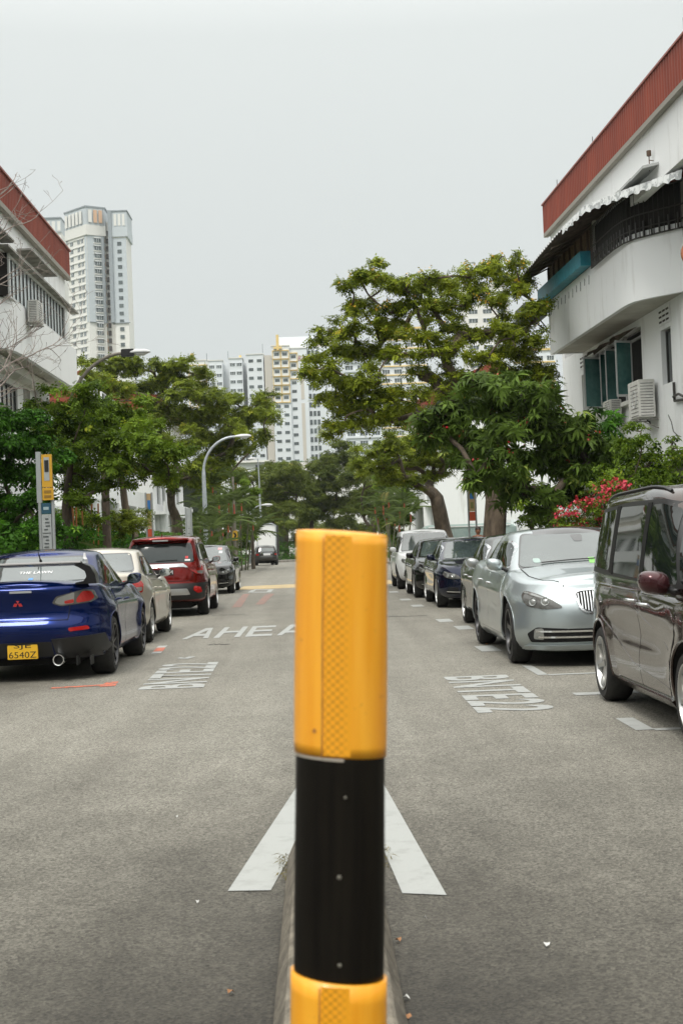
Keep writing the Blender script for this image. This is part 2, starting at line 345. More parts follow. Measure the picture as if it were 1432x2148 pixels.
tag(flat('box_marking', [[(-2.12, 43.2), (-1.4, 42.6), (-1.4, 43.2), (-2.12, 43.8)], [(-2.05, 45.6), (-1.4, 45.0), (-1.4, 45.6), (-2.05, 46.2)], [(-2.12, 43.81), (-1.97, 43.7), (-1.95, 45.5), (-2.1, 45.6)], [(-1.55, 43.35), (-1.4, 43.21), (-1.4, 44.98), (-1.55, 45.1)]], Z1, M_PAINT), 'small white box mark before the yellow road band', 'road marking')
tag(flat('hump_band', [[(-2.6, 46.3), (2.6, 46.3), (2.6, 51.3), (-2.6, 50.2)]], Z1 - .001, M_YELPAINT), 'worn yellow band painted across the far road', 'road marking')
tag(flat('stop_line', [[(-4, 106.0), (-.3, 106.0), (-.3, 106.6), (-4, 106.6)]], Z1, M_PAINT), 'faint white line across the junction far down the road', 'road marking')
# tar cracks and litter
b = MB()
for (y, x0, x1) in ((29.5, -2.2, -1.5), (31.5, -1.2, -.3), (20.6, -1.6, -1.3), (26.3, .6, 2.0)):
    n = 8; pts = [(x0 + (x1 - x0) * i / n, y + rnd.uniform(-.12, .12), Z1) for i in range(n + 1)]
    for p, q_ in zip(pts, pts[1:]): b.add([p, q_, (q_[0], q_[1] + .07, Z1), (p[0], p[1] + .07, Z1)], [(0, 1, 2, 3)])
tag(b.build('tar_crack', pmat('tar', (.03, .03, .028), .8)), kind='structure')
M_LITTER = pmat('pale_litter', (.6, .6, .58), .7); M_DRY = pmat('dry_leaf', (.32, .15, .06), .7)
lit = [(1148, 1988, 0, 'fallen pale sliver of litter on the right lane'), (852, 2100, 0, 'crumpled white scrap beside the island at the bottom edge'), (836, 1978, 1, 'small orange leaf by the island right side'), (484, 2088, 1, 'curled brown leaf left of the island'), (892, 1932, 0, 'tiny white chip on the asphalt right of the island'),
       (371, 1718, 0, 'tiny white chip alone on the left lane'), (855, 2140, 1, 'brown leaf at the lower frame edge right of the island'), (415, 1898, 0, 'tiny white chip lower left of the chevron'), (1020, 1353, 1, 'dry brown twig leaf beside the silver sedan')]
for px, py, k, lb in lit:
    d = FW * F_PX + RT * (px - CXP) - UP * (py - CYP); t = -EYE / d.z; X, Y = d.x * t, d.y * t; s_ = (.004 if 'tiny' in lb else .0075) * (1 + .04 * Y); b = MB()
    a0 = rnd.uniform(0, 6)
    ring = [(X + s_ * math.cos(a0 + a) * (1.6 if i % 2 else 1), Y + s_ * math.sin(a0 + a) * 1.1, .006 + .006 * (i % 3)) for i, a in enumerate([j * math.pi / 3 for j in range(6)])]
    b.add([(X, Y, .016)] + ring, [(0, 1 + i, 1 + (i + 1) % 6) for i in range(6)])
    tag(b.build('litter' if not k else 'fallen_leaf', M_DRY if k else M_LITTER), lb, 'litter' if not k else 'leaf')

# island ------------------------------------------------------------
b = MB(); N = 24; rows = []
for i in range(N + 1):
    y = -2 + (6.35 + 2) * i / N
    rows.append((y, .205 - .001 * i))
def isl(w0, z, ye):
    pts = [(-w0, -2)] + [(-w0 + .0045 * (y + 2) * 0, y) for y in np.linspace(-1.5, ye - w0, 14)]
    pts += [(w0 * math.cos(a) + 0, ye - w0 + w0 * math.sin(a)) for a in np.linspace(math.pi, 0, 12)[1:-1]]
    pts += [(w0, y) for y in np.linspace(ye - w0, -1.5, 14)] + [(w0, -2)]
    return [(x + .018, y, z) for x, y in pts]
ls = [isl(.2, -.02, 6.5), isl(.19, .03, 6.49), isl(.152, .112, 6.45), isl(.14, .12, 6.43)]
n_ = len(ls[0]); b.add([p for l_ in ls for p in l_], [(i * n_ + j, i * n_ + (j + 1) % n_, (i + 1) * n_ + (j + 1) % n_, (i + 1) * n_ + j) for i in range(3) for j in range(n_)] + [tuple(3 * n_ + j for j in range(n_))])
tag(b.build('traffic_island', M_KERB, smooth=18), 'narrow weathered concrete kerb island under the yellow and black post', 'kerb island')

# bollard -----------------------------------------------------------
YB = 2.2
def bollard():
    P0, P1 = at(716.5, 1120, YB), at(710.5, 2040, YB)
    ax = (P0 - P1).normalized(); zt = P0.z
    base = P0 - ax * ((P0.z - .118) / ax.z)
    root = empty('bollard', base); tag(root, 'yellow and black striped reflective post standing on the kerb island', 'bollard')
    xx = (Vector((1, 0, 0)) - ax * ax.x).normalized(); yy = ax.cross(xx); root.rotation_euler = Matrix((xx, yy, ax)).transposed().to_euler()
    Lh = (P0 - base).length
    def h(py): p = at(713, py, YB); return (p - base).dot(ax)
    hb1, hb2 = h(1580), h(2042); r0 = .0705
    orange = pmat('orange_reflective', (.86, .36, .012), .38, spec=.5, coat=.25)
    n = orange.node_tree.nodes; l = orange.node_tree.links.new
    t = n.new('ShaderNodeTexCoord'); mp = n.new('ShaderNodeMapping'); mp.inputs['Scale'].default_value = (20, 20, 1.2); l(t.outputs['Object'], mp.inputs[0])
    ns = n.new('ShaderNodeTexNoise'); ns.inputs['Scale'].default_value = 2; ns.inputs['Detail'].default_value = 5; l(mp.outputs[0], ns.inputs['Vector'])
    rr = n.new('ShaderNodeValToRGB'); rr.color_ramp.elements[0].color = (.88, .34, .008, 1); rr.color_ramp.elements[1].color = (.98, .46, .03, 1); rr.color_ramp.elements[0].position = .3; rr.color_ramp.elements[1].position = .7
    l(ns.outputs['Fac'], rr.inputs[0])
    d1n = n.new('ShaderNodeTexNoise'); d1n.inputs['Scale'].default_value = 70; d1n.inputs['Detail'].default_value = 6; l(t.outputs['Object'], d1n.inputs['Vector'])
    dr_ = n.new('ShaderNodeValToRGB'); dr_.color_ramp.elements[0].position = .66; dr_.color_ramp.elements[1].position = .76; dr_.color_ramp.elements[0].color = (0, 0, 0, 1); dr_.color_ramp.elements[1].color = (.55, .55, .55, 1); l(d1n.outputs['Fac'], dr_.inputs[0])
    dm_ = n.new('ShaderNodeMixRGB'); dm_.inputs[2].default_value = (.35, .14, .03, 1); l(dr_.outputs[0], dm_.inputs[0]); l(rr.outputs[0], dm_.inputs[1]); l(dm_.outputs[0], n['Principled BSDF'].inputs['Base Color'])
    blk = noisy('black_sleeve', (.006, .005, .004), (.012, .01, .007), 4, .45, stretch=(14, 14, .6), spec=.12)
    # diamond embossed strip material (UV: cells)
    dm = pmat('diamond_strip', (.8, .33, .01), .35, coat=.25); n = dm.node_tree.nodes; l = dm.node_tree.links.new
    uv = n.new('ShaderNodeUVMap'); sp = n.new('ShaderNodeSeparateXYZ'); l(uv.outputs[0], sp.inputs[0])
    def M(op, a, bb, c=None):
        x = n.new('ShaderNodeMath'); x.operation = op
        for i_, q in enumerate((a, bb, c)):
            if q is None: continue
            if isinstance(q, (int, float)): x.inputs[i_].default_value = q
            else: l(q, x.inputs[i_])
        return x.outputs[0]
    s1 = M('ADD', sp.outputs[0], sp.outputs[1]); s2 = M('SUBTRACT', sp.outputs[0], sp.outputs[1])
    d1 = M('ABSOLUTE', M('SUBTRACT', M('FRACT', s1, None), .5), None); d2 = M('ABSOLUTE', M('SUBTRACT', M('FRACT', s2, None), .5), None)
    mn = M('MINIMUM', d1, d2); mxn = M('MAXIMUM', d1, d2)
    g1 = M('SUBTRACT', .55, M('MULTIPLY', mn, 3)); g2 = M('SUBTRACT', .8, M('MULTIPLY', mxn, 4.2))
    fac = M('ADD', M('MAXIMUM', g1, 0), M('MAXIMUM', g2, 0))
    mxr = n.new('ShaderNodeMixRGB'); mxr.inputs[1].default_value = (.92, .4, .016, 1); mxr.inputs[2].default_value = (.4, .15, .006, 1)
    cl = n.new('ShaderNodeClamp'); l(M('MULTIPLY', fac, M('MINIMUM', M('MULTIPLY', M('SUBTRACT', 3.0, sp.outputs[0]), .8), 1)), cl.inputs[0]); l(cl.outputs[0], mxr.inputs[0]); l(mxr.outputs[0], n['Principled BSDF'].inputs['Base Color'])
    def shell(name, z0, z1, rr_, mat, top=0, bot=0, tilt=0, nseg=96, closed=True, a0=0, a1=2 * math.pi, seg=20, uvs=False):
        bm = bmesh.new(); ul = bm.loops.layers.uv.new('UVMap') if uvs else None; g_ = []
        na = nseg if closed else nseg + 1
        for i in range(seg + 1):
            f = i / seg; row = []
            for j in range(na):
                a = a0 + (a1 - a0) * j / nseg; ca, sa = math.cos(a), math.sin(a)
                rad = rr_ * (1 + .008 * math.sin(5 * f + 2 * a)) 
                zz = z0 + (z1 - z0) * f + f * (top * (-sa) * .5 - tilt * ca) + (1 - f) * (bot * (-sa) * .5 - tilt * ca)
                row.append(bm.verts.new((rad * ca, rad * sa * .82, zz)))
            g_.append(row)
        for i in range(seg):
            for j in range(nseg):
                q = [g_[i][j], g_[i][(j + 1) % na], g_[i + 1][(j + 1) % na], g_[i + 1][j]]; f_ = bm.faces.new(q); f_.smooth = True
                if uvs:
                    for lp, (jj, ii) in zip(f_.loops, ((j, i), (j + 1, i), (j + 1, i + 1), (j, i + 1))): lp[ul].uv = (jj / nseg * 3.0, ii / seg * (z1 - z0) / .0125)
        if closed:
            bm.faces.new(list(reversed(g_[0]))); bm.faces.new(g_[-1])
        me = bpy.data.meshes.new(name); bm.to_mesh(me); bm.free(); me.materials.append(mat); return link(bpy.data.objects.new(name, me), root)
    shell('core', 0, Lh - .01, .064, blk)
    shell('black_sleeve', hb2 - .012, hb1 + .012, .0692, blk, top=.0, bot=0)
    up = shell('yellow_sleeve', hb1, Lh, .0712, orange, tilt=.004, bot=0)
    lo = shell('yellow_sleeve', .02, hb2, .0745, orange, tilt=.007, bot=.004)
    # domed rim of the cap
    bm = MB(); prof = []
    rings = [(1.0, 0), (.97, .002), (.8, .0035), (.5, .0048), (.02, .0055)]; nn = 96; vs = []
    for rf, dz in rings:
        for j in range(nn):
            a = 2 * math.pi * j / nn; vs.append((.0712 * rf * math.cos(a), .0712 * .82 * rf * math.sin(a), Lh + dz - .004 * math.cos(a) * rf))
    bm.add(vs, [(i * nn + j, i * nn + (j + 1) % nn, (i + 1) * nn + (j + 1) % nn, (i + 1) * nn + j) for i in range(4) for j in range(nn)]); bm.build('cap', orange, root, smooth=60)
    # diamond strips, seams, screws; -y faces the camera, angle 270deg is the middle
    A = lambda fx: math.pi + math.acos(-max(-1, min(1, fx))) if True else 0   # fx in -1..1 across the front
    for z0, z1, rr_ in ((hb1 + .003, Lh - .003, .0716), (.05, hb2 - .004, .0749)):
        shell('reflective_strip', z0, z1, rr_, dm, tilt=.004, closed=False, a0=A(-.36), a1=A(.2), nseg=16, seg=40, uvs=True)
        b2 = MB(); pts = []
        for i in range(22):
            f = i / 21; a = A(-.40 + .004 * math.sin(i * .4)); pts.append(((rr_ + .0004) * math.cos(a), (rr_ + .0004) * .82 * math.sin(a), z0 - .002 + (z1 - z0) * f))
        b2.tube(pts, .0011, 6); b2.build('seam', noisy('seam_dirt', (.3, .12, .03), (.6, .26, .05), 30, .7), root)
    b2 = MB()
    nn = 60; vs = []
    for rf, dz in ((.0696, .0), (.0703, .0), (.0703, -.0045), (.0696, -.0045)):
        for j in range(nn + 1):
            a = math.pi * (1.0 + .52 * j / nn); vs.append((rf * math.cos(a), rf * .82 * math.sin(a), hb1 - .0005 - .004 * math.cos(a) + dz))
    b2.add(vs, [(i * (nn + 1) + j, i * (nn + 1) + j + 1, (i + 1) * (nn + 1) + j + 1, (i + 1) * (nn + 1) + j) for i in range(3) for j in range(nn)])
    b2.build('sleeve_edge', pmat('glue_edge', (.45, .4, .33), .6), root)
    for fx, py, rad in ((-.02, 1823, .0033), (0, 2003, .003), (.1, 1660, .0022)):
        a = A(fx); z = h(py); b3 = MB(); c0 = Vector((.0695 * math.cos(a), .0695 * .82 * math.sin(a), z)); nrm = Vector((math.cos(a), math.sin(a), 0))
        b3.tube([c0 - nrm * .002, c0 + nrm * .0015, c0 + nrm * .0022], [rad, rad, rad * .5], 14); b3.build('rivet', pmat('dull_rivet', (.16, .15, .12), .6), root)
    a = A(-.56); z = h(1525); c0 = Vector((.0716 * math.cos(a), .0716 * .82 * math.sin(a), z)); nrm = Vector((math.cos(a), math.sin(a), 0))
    b3 = MB(); b3.tube([c0 - nrm * .002, c0 + nrm * .001], .0032, 12); b3.build('rivet', pmat('rusty_rivet', (.4, .16, .04), .7), root)
bollard()

# ================================================================== CARS
M_TYRE = noisy('tyre_rubber', (.008, .008, .008), (.022, .021, .02), 20, .75)
M_WELL = pmat('wheel_well_dark', (.006, .006, .006), .9)
M_TRIM = pmat('black_trim', (.012, .012, .012), .45)
M_GLOSSB = pmat('gloss_black', (.008, .008, .008), .1, coat=.6)
M_SATIN = pmat('satin_black_pillar', (.008, .008, .008), .5, spec=.15)
M_CGLASS = pmat('car_glass', (.01, .014, .013), .03, spec=.5, ior=1.5)
M_SCREEN = noisy('car_windscreen', (.04, .055, .055), (.07, .09, .088), 1.4, .05, spec=1.0)
M_SCREEN.node_tree.nodes['Principled BSDF'].inputs['IOR'].default_value = 1.65
M_RIM = pmat('alloy_silver', (.5, .5, .49), .28, .9); M_RIMD = pmat('alloy_dark', (.05, .05, .052), .3, .8)
M_LAMPC = pmat('lamp_clear', (.28, .29, .28), .08, .35, coat=1.0); M_LAMPR = pmat('lamp_red', (.42, .012, .01), .12, .1, coat=1.0)
M_LAMPD = pmat('lamp_dark_bezel', (.10, .098, .09), .2, .4, coat=1.0); M_AMBER = pmat('lamp_amber', (.5, .2, .02), .2, coat=1)
def paint(name, col, metal=.6, rough=.28):
    m = pmat(name, col, rough, metal, coat=.8, spec=.5 if max(col) > .3 else .12); n = m.node_tree.nodes; l = m.node_tree.links.new; b = n['Principled BSDF']
    t = n.new('ShaderNodeTexCoord'); ns = n.new('ShaderNodeTexNoise'); ns.inputs['Scale'].default_value = 2.2; ns.inputs['Detail'].default_value = 5; l(t.outputs['Object'], ns.inputs['Vector'])
    r = n.new('ShaderNodeMapRange'); r.inputs['To Min'].default_value = rough - .06; r.inputs['To Max'].default_value = rough + .1; l(ns.outputs['Fac'], r.inputs['Value']); l(r.outputs[0], b.inputs['Roughness'])
    # road dust film low on the body
    s = n.new('ShaderNodeSeparateXYZ'); l(t.outputs['Object'], s.inputs[0]); dr = n.new('ShaderNodeMapRange'); dr.inputs['From Min'].default_value = .15; dr.inputs['From Max'].default_value = .6
    dr.inputs['To Min'].default_value = .2; dr.inputs['To Max'].default_value = .0; l(s.outputs['Z'], dr.inputs['Value'])
    mu = n.new('ShaderNodeMath'); mu.operation = 'MULTIPLY'; l(dr.outputs[0], mu.inputs[0]); l(ns.outputs['Fac'], mu.inputs[1])
    mx_ = n.new('ShaderNodeMixRGB'); mx_.inputs[1].default_value = (*col, 1); mx_.inputs[2].default_value = (.2, .18, .15, 1); l(mu.outputs[0], mx_.inputs[0]); l(mx_.outputs[0], b.inputs['Base Color'])
    return m

def sp(v, e): return math.copysign(abs(v) ** e, v)
def half_plan(Lr, Lf, n, nr=12, nf=12, ns=26):
    """half outline of a body in plan: list of (u, side, frac): (half-width factor, region, distance factor)"""
    out = []
    for i in range(nr):   # rear cap, x grows from 0 to 1
        th = math.pi / 2 * (i / nr); out.append(('r', sp(math.sin(th), 2 / n), sp(math.cos(th), 2 / n)))
    for i in range(ns + 1): out.append(('s', 1.0, i / ns))
    for i in range(nf - 1, -1, -1):
        th = math.pi / 2 * (i / nf); out.append(('f', sp(math.sin(th), 2 / n), sp(math.cos(th), 2 / n)))
    return out
def loft(levels, plan, Lr, Lf, yr, yf, hw, ztab, cap_rows=10, crown=.03, inset=None, flare=None, botcap=True, yfz=None, yrz=None):
    """stack of closed plan rings. levels: heights 0..1; hw(b,y): half width; ztab(b,y)->z; yr(b), yf(b): end positions"""
    V = []; ring_idx = []
    def P(b, node):
        kind, xf, t = node
        ins = inset(b) if inset else 0
        y0, y1 = yr(b) + ins, yf(b) - ins
        if kind == 'r': y = y0 + Lr - Lr * t
        elif kind == 'f': y = y1 - Lf + Lf * t
        else: y = y0 + Lr + (y1 - Lf - y0 - Lr) * t
        w = hw(b, y) - ins
        if flare: w += flare(y, b)
        x = w * xf
        return Vector((x, y, ztab(b, y)))
    n = len(plan); bm = bmesh.new(); rings = []
    for b in levels:
        rr = [P(b, nd) for nd in plan]
        right = [bm.verts.new(p) for p in rr]
        left = [right[0]] + [bm.verts.new((-p.x, p.y, p.z)) for p in rr[1:-1]] + [right[-1]]
        rings.append((right, left))
    for (r0, l0), (r1, l1) in zip(rings, rings[1:]):
        for i in range(n - 1):
            bm.faces.new((r0[i], r0[i + 1], r1[i + 1], r1[i])); bm.faces.new((l0[i + 1], l0[i], l1[i], l1[i + 1]))
    def cap(right, left, crown, flip):
        rows = []
        for i in range(n):
            if i in (0, n - 1): rows.append([right[i]]); continue
            xr = right[i].co.x; row = [right[i]]
            for k in range(1, cap_rows):
                f = 1 - 2 * k / cap_rows; x = xr * f
                row.append(bm.verts.new((x, right[i].co.y, right[i].co.z + crown(right[i].co.y) * (1 - f * f) * min(1, xr / .5))))
            row.append(left[i]); rows.append(row)
        for a, b_ in zip(rows, rows[1:]):
            if len(a) == 1: 
                for k in range(len(b_) - 1): bm.faces.new((a[0], b_[k], b_[k + 1]) if not flip else (a[0], b_[k + 1], b_[k]))
            elif len(b_) == 1:
                for k in range(len(a) - 1): bm.faces.new((a[k], b_[0], a[k + 1]) if not flip else (a[k], a[k + 1], b_[0]))
            else:
                for k in range(len(a) - 1):
                    f = (a[k], b_[k], b_[k + 1], a[k + 1]); bm.faces.new(f if not flip else tuple(reversed(f)))
    cr = crown if callable(crown) else (lambda y: crown)
    cap(*rings[-1], cr, False)
    cap(*rings[0], lambda y: 0, True)
    bmesh.ops.recalc_face_normals(bm, faces=bm.faces[:])
    return bm
def bm_obj(bm, name, mat, parent, ang=40):
    me = bpy.data.meshes.new(name); bm.to_mesh(me); bm.free(); me.materials.append(mat); sharp(me, ang)
    return link(bpy.data.objects.new(name, me), parent)
def chaikin(poly, rounds=1, q=.22):
    "fillet every corner with a small radius (1: 2 cm, 2: 5 cm)"
    rad = .022 if rounds == 1 else .055; o = []; n = len(poly)
    for i in range(n):
        p = Vector(poly[i]); a, b = Vector(poly[i - 1]), Vector(poly[(i + 1) % n]); da, db = (a - p), (b - p)
        ra, rb = min(rad, da.length * .42), min(rad, db.length * .42); p0, p1 = p + da.normalized() * ra, p + db.normalized() * rb
        for t in (0, .33, .67, 1): o.append(tuple(p0 * (1 - t) ** 2 + p * 2 * t * (1 - t) + p1 * t ** 2))
    return o
def patch(name, bvh, poly, mode, mat, parent, off=.004, rim=.012, rnd_=1, grid=.05, skew=0.0, yref=0, flipx=False, depth=0.0, label=None):
    """a panel that hugs the bodywork: 2D outline projected onto the shell.
    mode side: poly=(y,z) cast from +x ; front/rear: poly=(x,z) ; top: poly=(x,y)"""
    if rnd_: poly = chaikin(poly, rnd_)
    pts = []
    for a, b in zip(poly, poly[1:] + poly[:1]):
        a, b = Vector(a), Vector(b); k = max(1, int((b - a).length / grid))
        pts += [a.lerp(b, i / k) for i in range(k)]
    nb = len(pts)
    x0, x1 = min(p.x for p in pts), max(p.x for p in pts); y0, y1 = min(p.y for p in pts), max(p.y for p in pts)
    def inside(p):
        c = False
        for i in range(nb):
            a, b = pts[i], pts[(i + 1) % nb]
            if (a.y > p.y) != (b.y > p.y) and p.x < (b.x - a.x) * (p.y - a.y) / (b.y - a.y) + a.x: c = not c
            if (a - p).length < grid * .45: return False
        return c
    ip = []
    gx = x0 + grid / 2
    while gx < x1:
        gy = y0 + grid / 2
        while gy < y1:
            p = Vector((gx, gy))
            if inside(p): ip.append(p)
            gy += grid
        gx += grid
    vs, _, fs, *_r = delaunay_2d_cdt([Vector(p) for p in pts + ip], [], [list(range(nb))], 1, 1e-6)
    V3 = []; last = None
    for p in vs:
        if mode == 'side': o, d = Vector((3, p.x, p.y)), Vector((-1, 0, 0))
        elif mode == 'front':
            d = Vector((-skew, -1, 0)).normalized(); o = Vector((p.x, yref, p.y)) - d * 4
        elif mode == 'rear':
            d = Vector((-skew, 1, 0)).normalized(); o = Vector((p.x, yref, p.y)) - d * 4
        else: o, d = Vector((p.x, p.y, 4)), Vector((0, 0, -1))
        best = None
        for bv in bvh:
            loc, nor, _i, dist = bv.ray_cast(o, d)
            if loc is not None and (best is None or dist < best[2]): best = (loc, nor, dist)
        if best is None:
            for bv in bvh:
                loc, nor, _i, dist = bv.find_nearest(o + d * 3 if mode == 'side' else Vector((p.x, yref, p.y)) if mode != 'top' else Vector((p.x, p.y, 1)))
                if best is None or dist < best[2]: best = (loc, nor, dist)
        loc, nor, _d = best
        if nor.dot(d) > 0: nor = -nor
        V3.append((loc + nor * off - nor * depth, nor))
    bm = bmesh.new(); top = [bm.verts.new(v) for v, n in V3]
    for f in fs:
        try: fc = bm.faces.new([top[i] for i in f])
        except ValueError: continue
        fc.normal_update()
        if fc.normal.dot(V3[f[0]][1]) < 0: fc.normal_flip()
    if rim:
        for e in [e for e in bm.edges if len(e.link_faces) == 1]:
            f0 = e.link_faces[0]; a, b = e.verts
            na, nb_ = V3[top.index(a)][1] if False else None, None
        idx = {v: i for i, v in enumerate(top)}; low = {}
        for e in [e for e in bm.edges if len(e.link_faces) == 1]:
            a, b = e.verts
            for v in (a, b):
                if v not in low: low[v] = bm.verts.new(v.co - V3[idx[v]][1] * (rim + off))
            lo = e.link_loops[0] if e.link_loops else None
            if lo and lo.vert == a: bm.faces.new((b, a, low[a], low[b]))
            else: bm.faces.new((a, b, low[b], low[a]))
    if flipx:
        for v in bm.verts: v.co.x *= -1
        bmesh.ops.reverse_faces(bm, faces=bm.faces[:])
    me = bpy.data.meshes.new(name); bm.to_mesh(me); bm.free(); me.materials.append(mat); sharp(me, 30)
    o = link(bpy.data.objects.new(name, me), parent)
    if label: o['label'] = label
    return o
def both(name, bvh, poly, mode, mat, parent, **k):
    return [patch(name, bvh, poly, mode, mat, parent, **k), patch(name, bvh, poly, mode, mat, parent, flipx=True, **k)]

RIMCACHE = {}
def wheel(parent, x, y, r, side, rim_r, style, mat_rim, w=.22):
    key = (r, rim_r, style, mat_rim.name, w)
    if key not in RIMCACHE:
        t = MB(); prof = [(rim_r, -w / 2 + .01), (rim_r + .012, -w / 2), (r - .035, -w / 2 - .004), (r - .012, -w / 2 + .018), (r, -w / 2 + .045), (r, w / 2 - .045), (r - .012, w / 2 - .018), (r - .035, w / 2 + .004), (rim_r + .012, w / 2), (rim_r, w / 2 - .01)]
        t.lathe(prof, 40, close=True); t.lathe([(rim_r, -w / 2 + .01), (rim_r, w / 2 - .01)], 40, close=True)
        o1 = t.build('wheel', M_TYRE, smooth=30)
        m = MB(); m.lathe([(rim_r - .004, w / 2 - .004), (rim_r - .0, w / 2 + .004), (rim_r - .014, w / 2 + .004), (rim_r - .022, w / 2 - .02), (rim_r - .03, w / 2 - .09), (rim_r - .03, -w / 2 + .02)], 40, close=True)
        m.lathe([(.035, w / 2 - .03), (.055, w / 2 - .03), (.06, w / 2 - .05)], 20, close=True); m.lathe([(.0295, w / 2 - .02), (.001, w / 2 - .018)], 16, close=True)
        ns, sw = {'five': (5, .062), 'ten': (10, .03), 'twin': (10, .026), 'seven': (7, .045), 'five_wide': (5, .085)}[style]
        for i in range(ns):
            a = 2 * math.pi * i / ns + ((.16 if i % 2 else -.16) if style == 'twin' else 0)
            rot = Matrix.Rotation(a, 4, 'X'); z0, z1 = .03, rim_r - .012; xo = w / 2
            vs = [Vector(p) for p in ((xo - .028, -sw * .55, z0), (xo - .028, sw * .55, z0), (xo - .06, sw * .55, z0), (xo - .06, -sw * .55, z0),
                                      (xo - .016, -sw * .3, z1 * .6), (xo - .016, sw * .3, z1 * .6), (xo - .055, sw * .45, z1 * .6), (xo - .055, -sw * .45, z1 * .6),
                                      (xo - .006, -sw * .5, z1), (xo - .006, sw * .5, z1), (xo - .05, sw * .5, z1), (xo - .05, -sw * .5, z1))]
            m.add([rot @ v for v in vs], [(0, 1, 5, 4), (1, 2, 6, 5), (2, 3, 7, 6), (3, 0, 4, 7), (4, 5, 9, 8), (5, 6, 10, 9), (6, 7, 11, 10), (7, 4, 8, 11), (0, 3, 2, 1), (8, 9, 10, 11)])
        o2 = m.build('rim', mat_rim, smooth=30)
        d = MB(); d.lathe([(.001, w / 2 - .1), (rim_r - .07, w / 2 - .1), (rim_r - .07, w / 2 - .115)], 28, close=True); d.lathe([(rim_r - .02, w / 2 - .14), (.001, w / 2 - .14)], 24, close=True)
        o3 = d.build('brake_disc', pmat('brake_disc_steel', (.11, .1, .095), .5, .6), smooth=30)
        RIMCACHE[key] = [o.data for o in (o1, o2, o3)]
        for o in (o1, o2, o3): bpy.data.objects.remove(o)
    a, b, c = RIMCACHE[key]
    wo_ = link(bpy.data.objects.new('wheel', a), parent); wo_.location = (x, y, r); wo_.rotation_euler = (0 if side > 0 else 0, 0, 0 if side > 0 else math.pi)
    for nm, me in (('rim', b), ('brake_disc', c)): link(bpy.data.objects.new(nm, me), wo_)
    return wo_

def mirror(parent, x, y, z, mat, sc=1.0, glass=True):
    for s in (1, -1):
        m = MB(); n = 14; rings = []
        prof = [(-.07, .35), (-.055, .75), (-.02, 1), (.02, 1), (.05, .94), (.062, .85)]
        # shell along -y (front) .. +y? bulb towards the front, glass faces the rear
        vs = []; k = 16
        for (yy, f) in prof:
            for j in range(k):
                a = 2 * math.pi * j / k; ca, sa = sp(math.cos(a), .75), sp(math.sin(a), .75)
                vs.append((s * (x + .1 * sc + .092 * sc * f * ca), y - yy * sc * 1.15, z + .07 * sc * f * sa + .012 * ca))
        fs = [(i * k + j, i * k + (j + 1) % k, (i + 1) * k + (j + 1) % k, (i + 1) * k + j) for i in range(len(prof) - 1) for j in range(k)]
        fs += [tuple(range(k)), tuple((len(prof) - 1) * k + j for j in range(k))]
        m.add(vs, fs); o = m.build('side_mirror', mat, parent, smooth=50)
        a_ = MB(); a_.tube([(s * (x - .08), y + .02, z - .09 * sc), (s * (x + .0), y, z - .05 * sc), (s * (x + .07 * sc), y - .0, z - .03 * sc)], [.03 * sc, .022 * sc, .03 * sc], 8); a_.build('mirror_arm', M_TRIM, o, smooth=60)
        g_ = MB(); vs = []
        for j in range(k):
            a = 2 * math.pi * j / k; vs.append((s * (x + .1 * sc + .078 * sc * sp(math.cos(a), .75)), y - .064 * sc * 1.15, z + .056 * sc * sp(math.sin(a), .75) + .012 * math.cos(a)))
        g_.add(vs + [(v[0], v[1] - .004, v[2]) for v in vs], [tuple(range(k)), tuple(range(2 * k - 1, k - 1, -1))] + [(j, (j + 1) % k, k + (j + 1) % k, k + j) for j in range(k)]); g_.build('mirror_glass', pmat('mirror_glass', (.5, .53, .52), .04, 1.0), o)

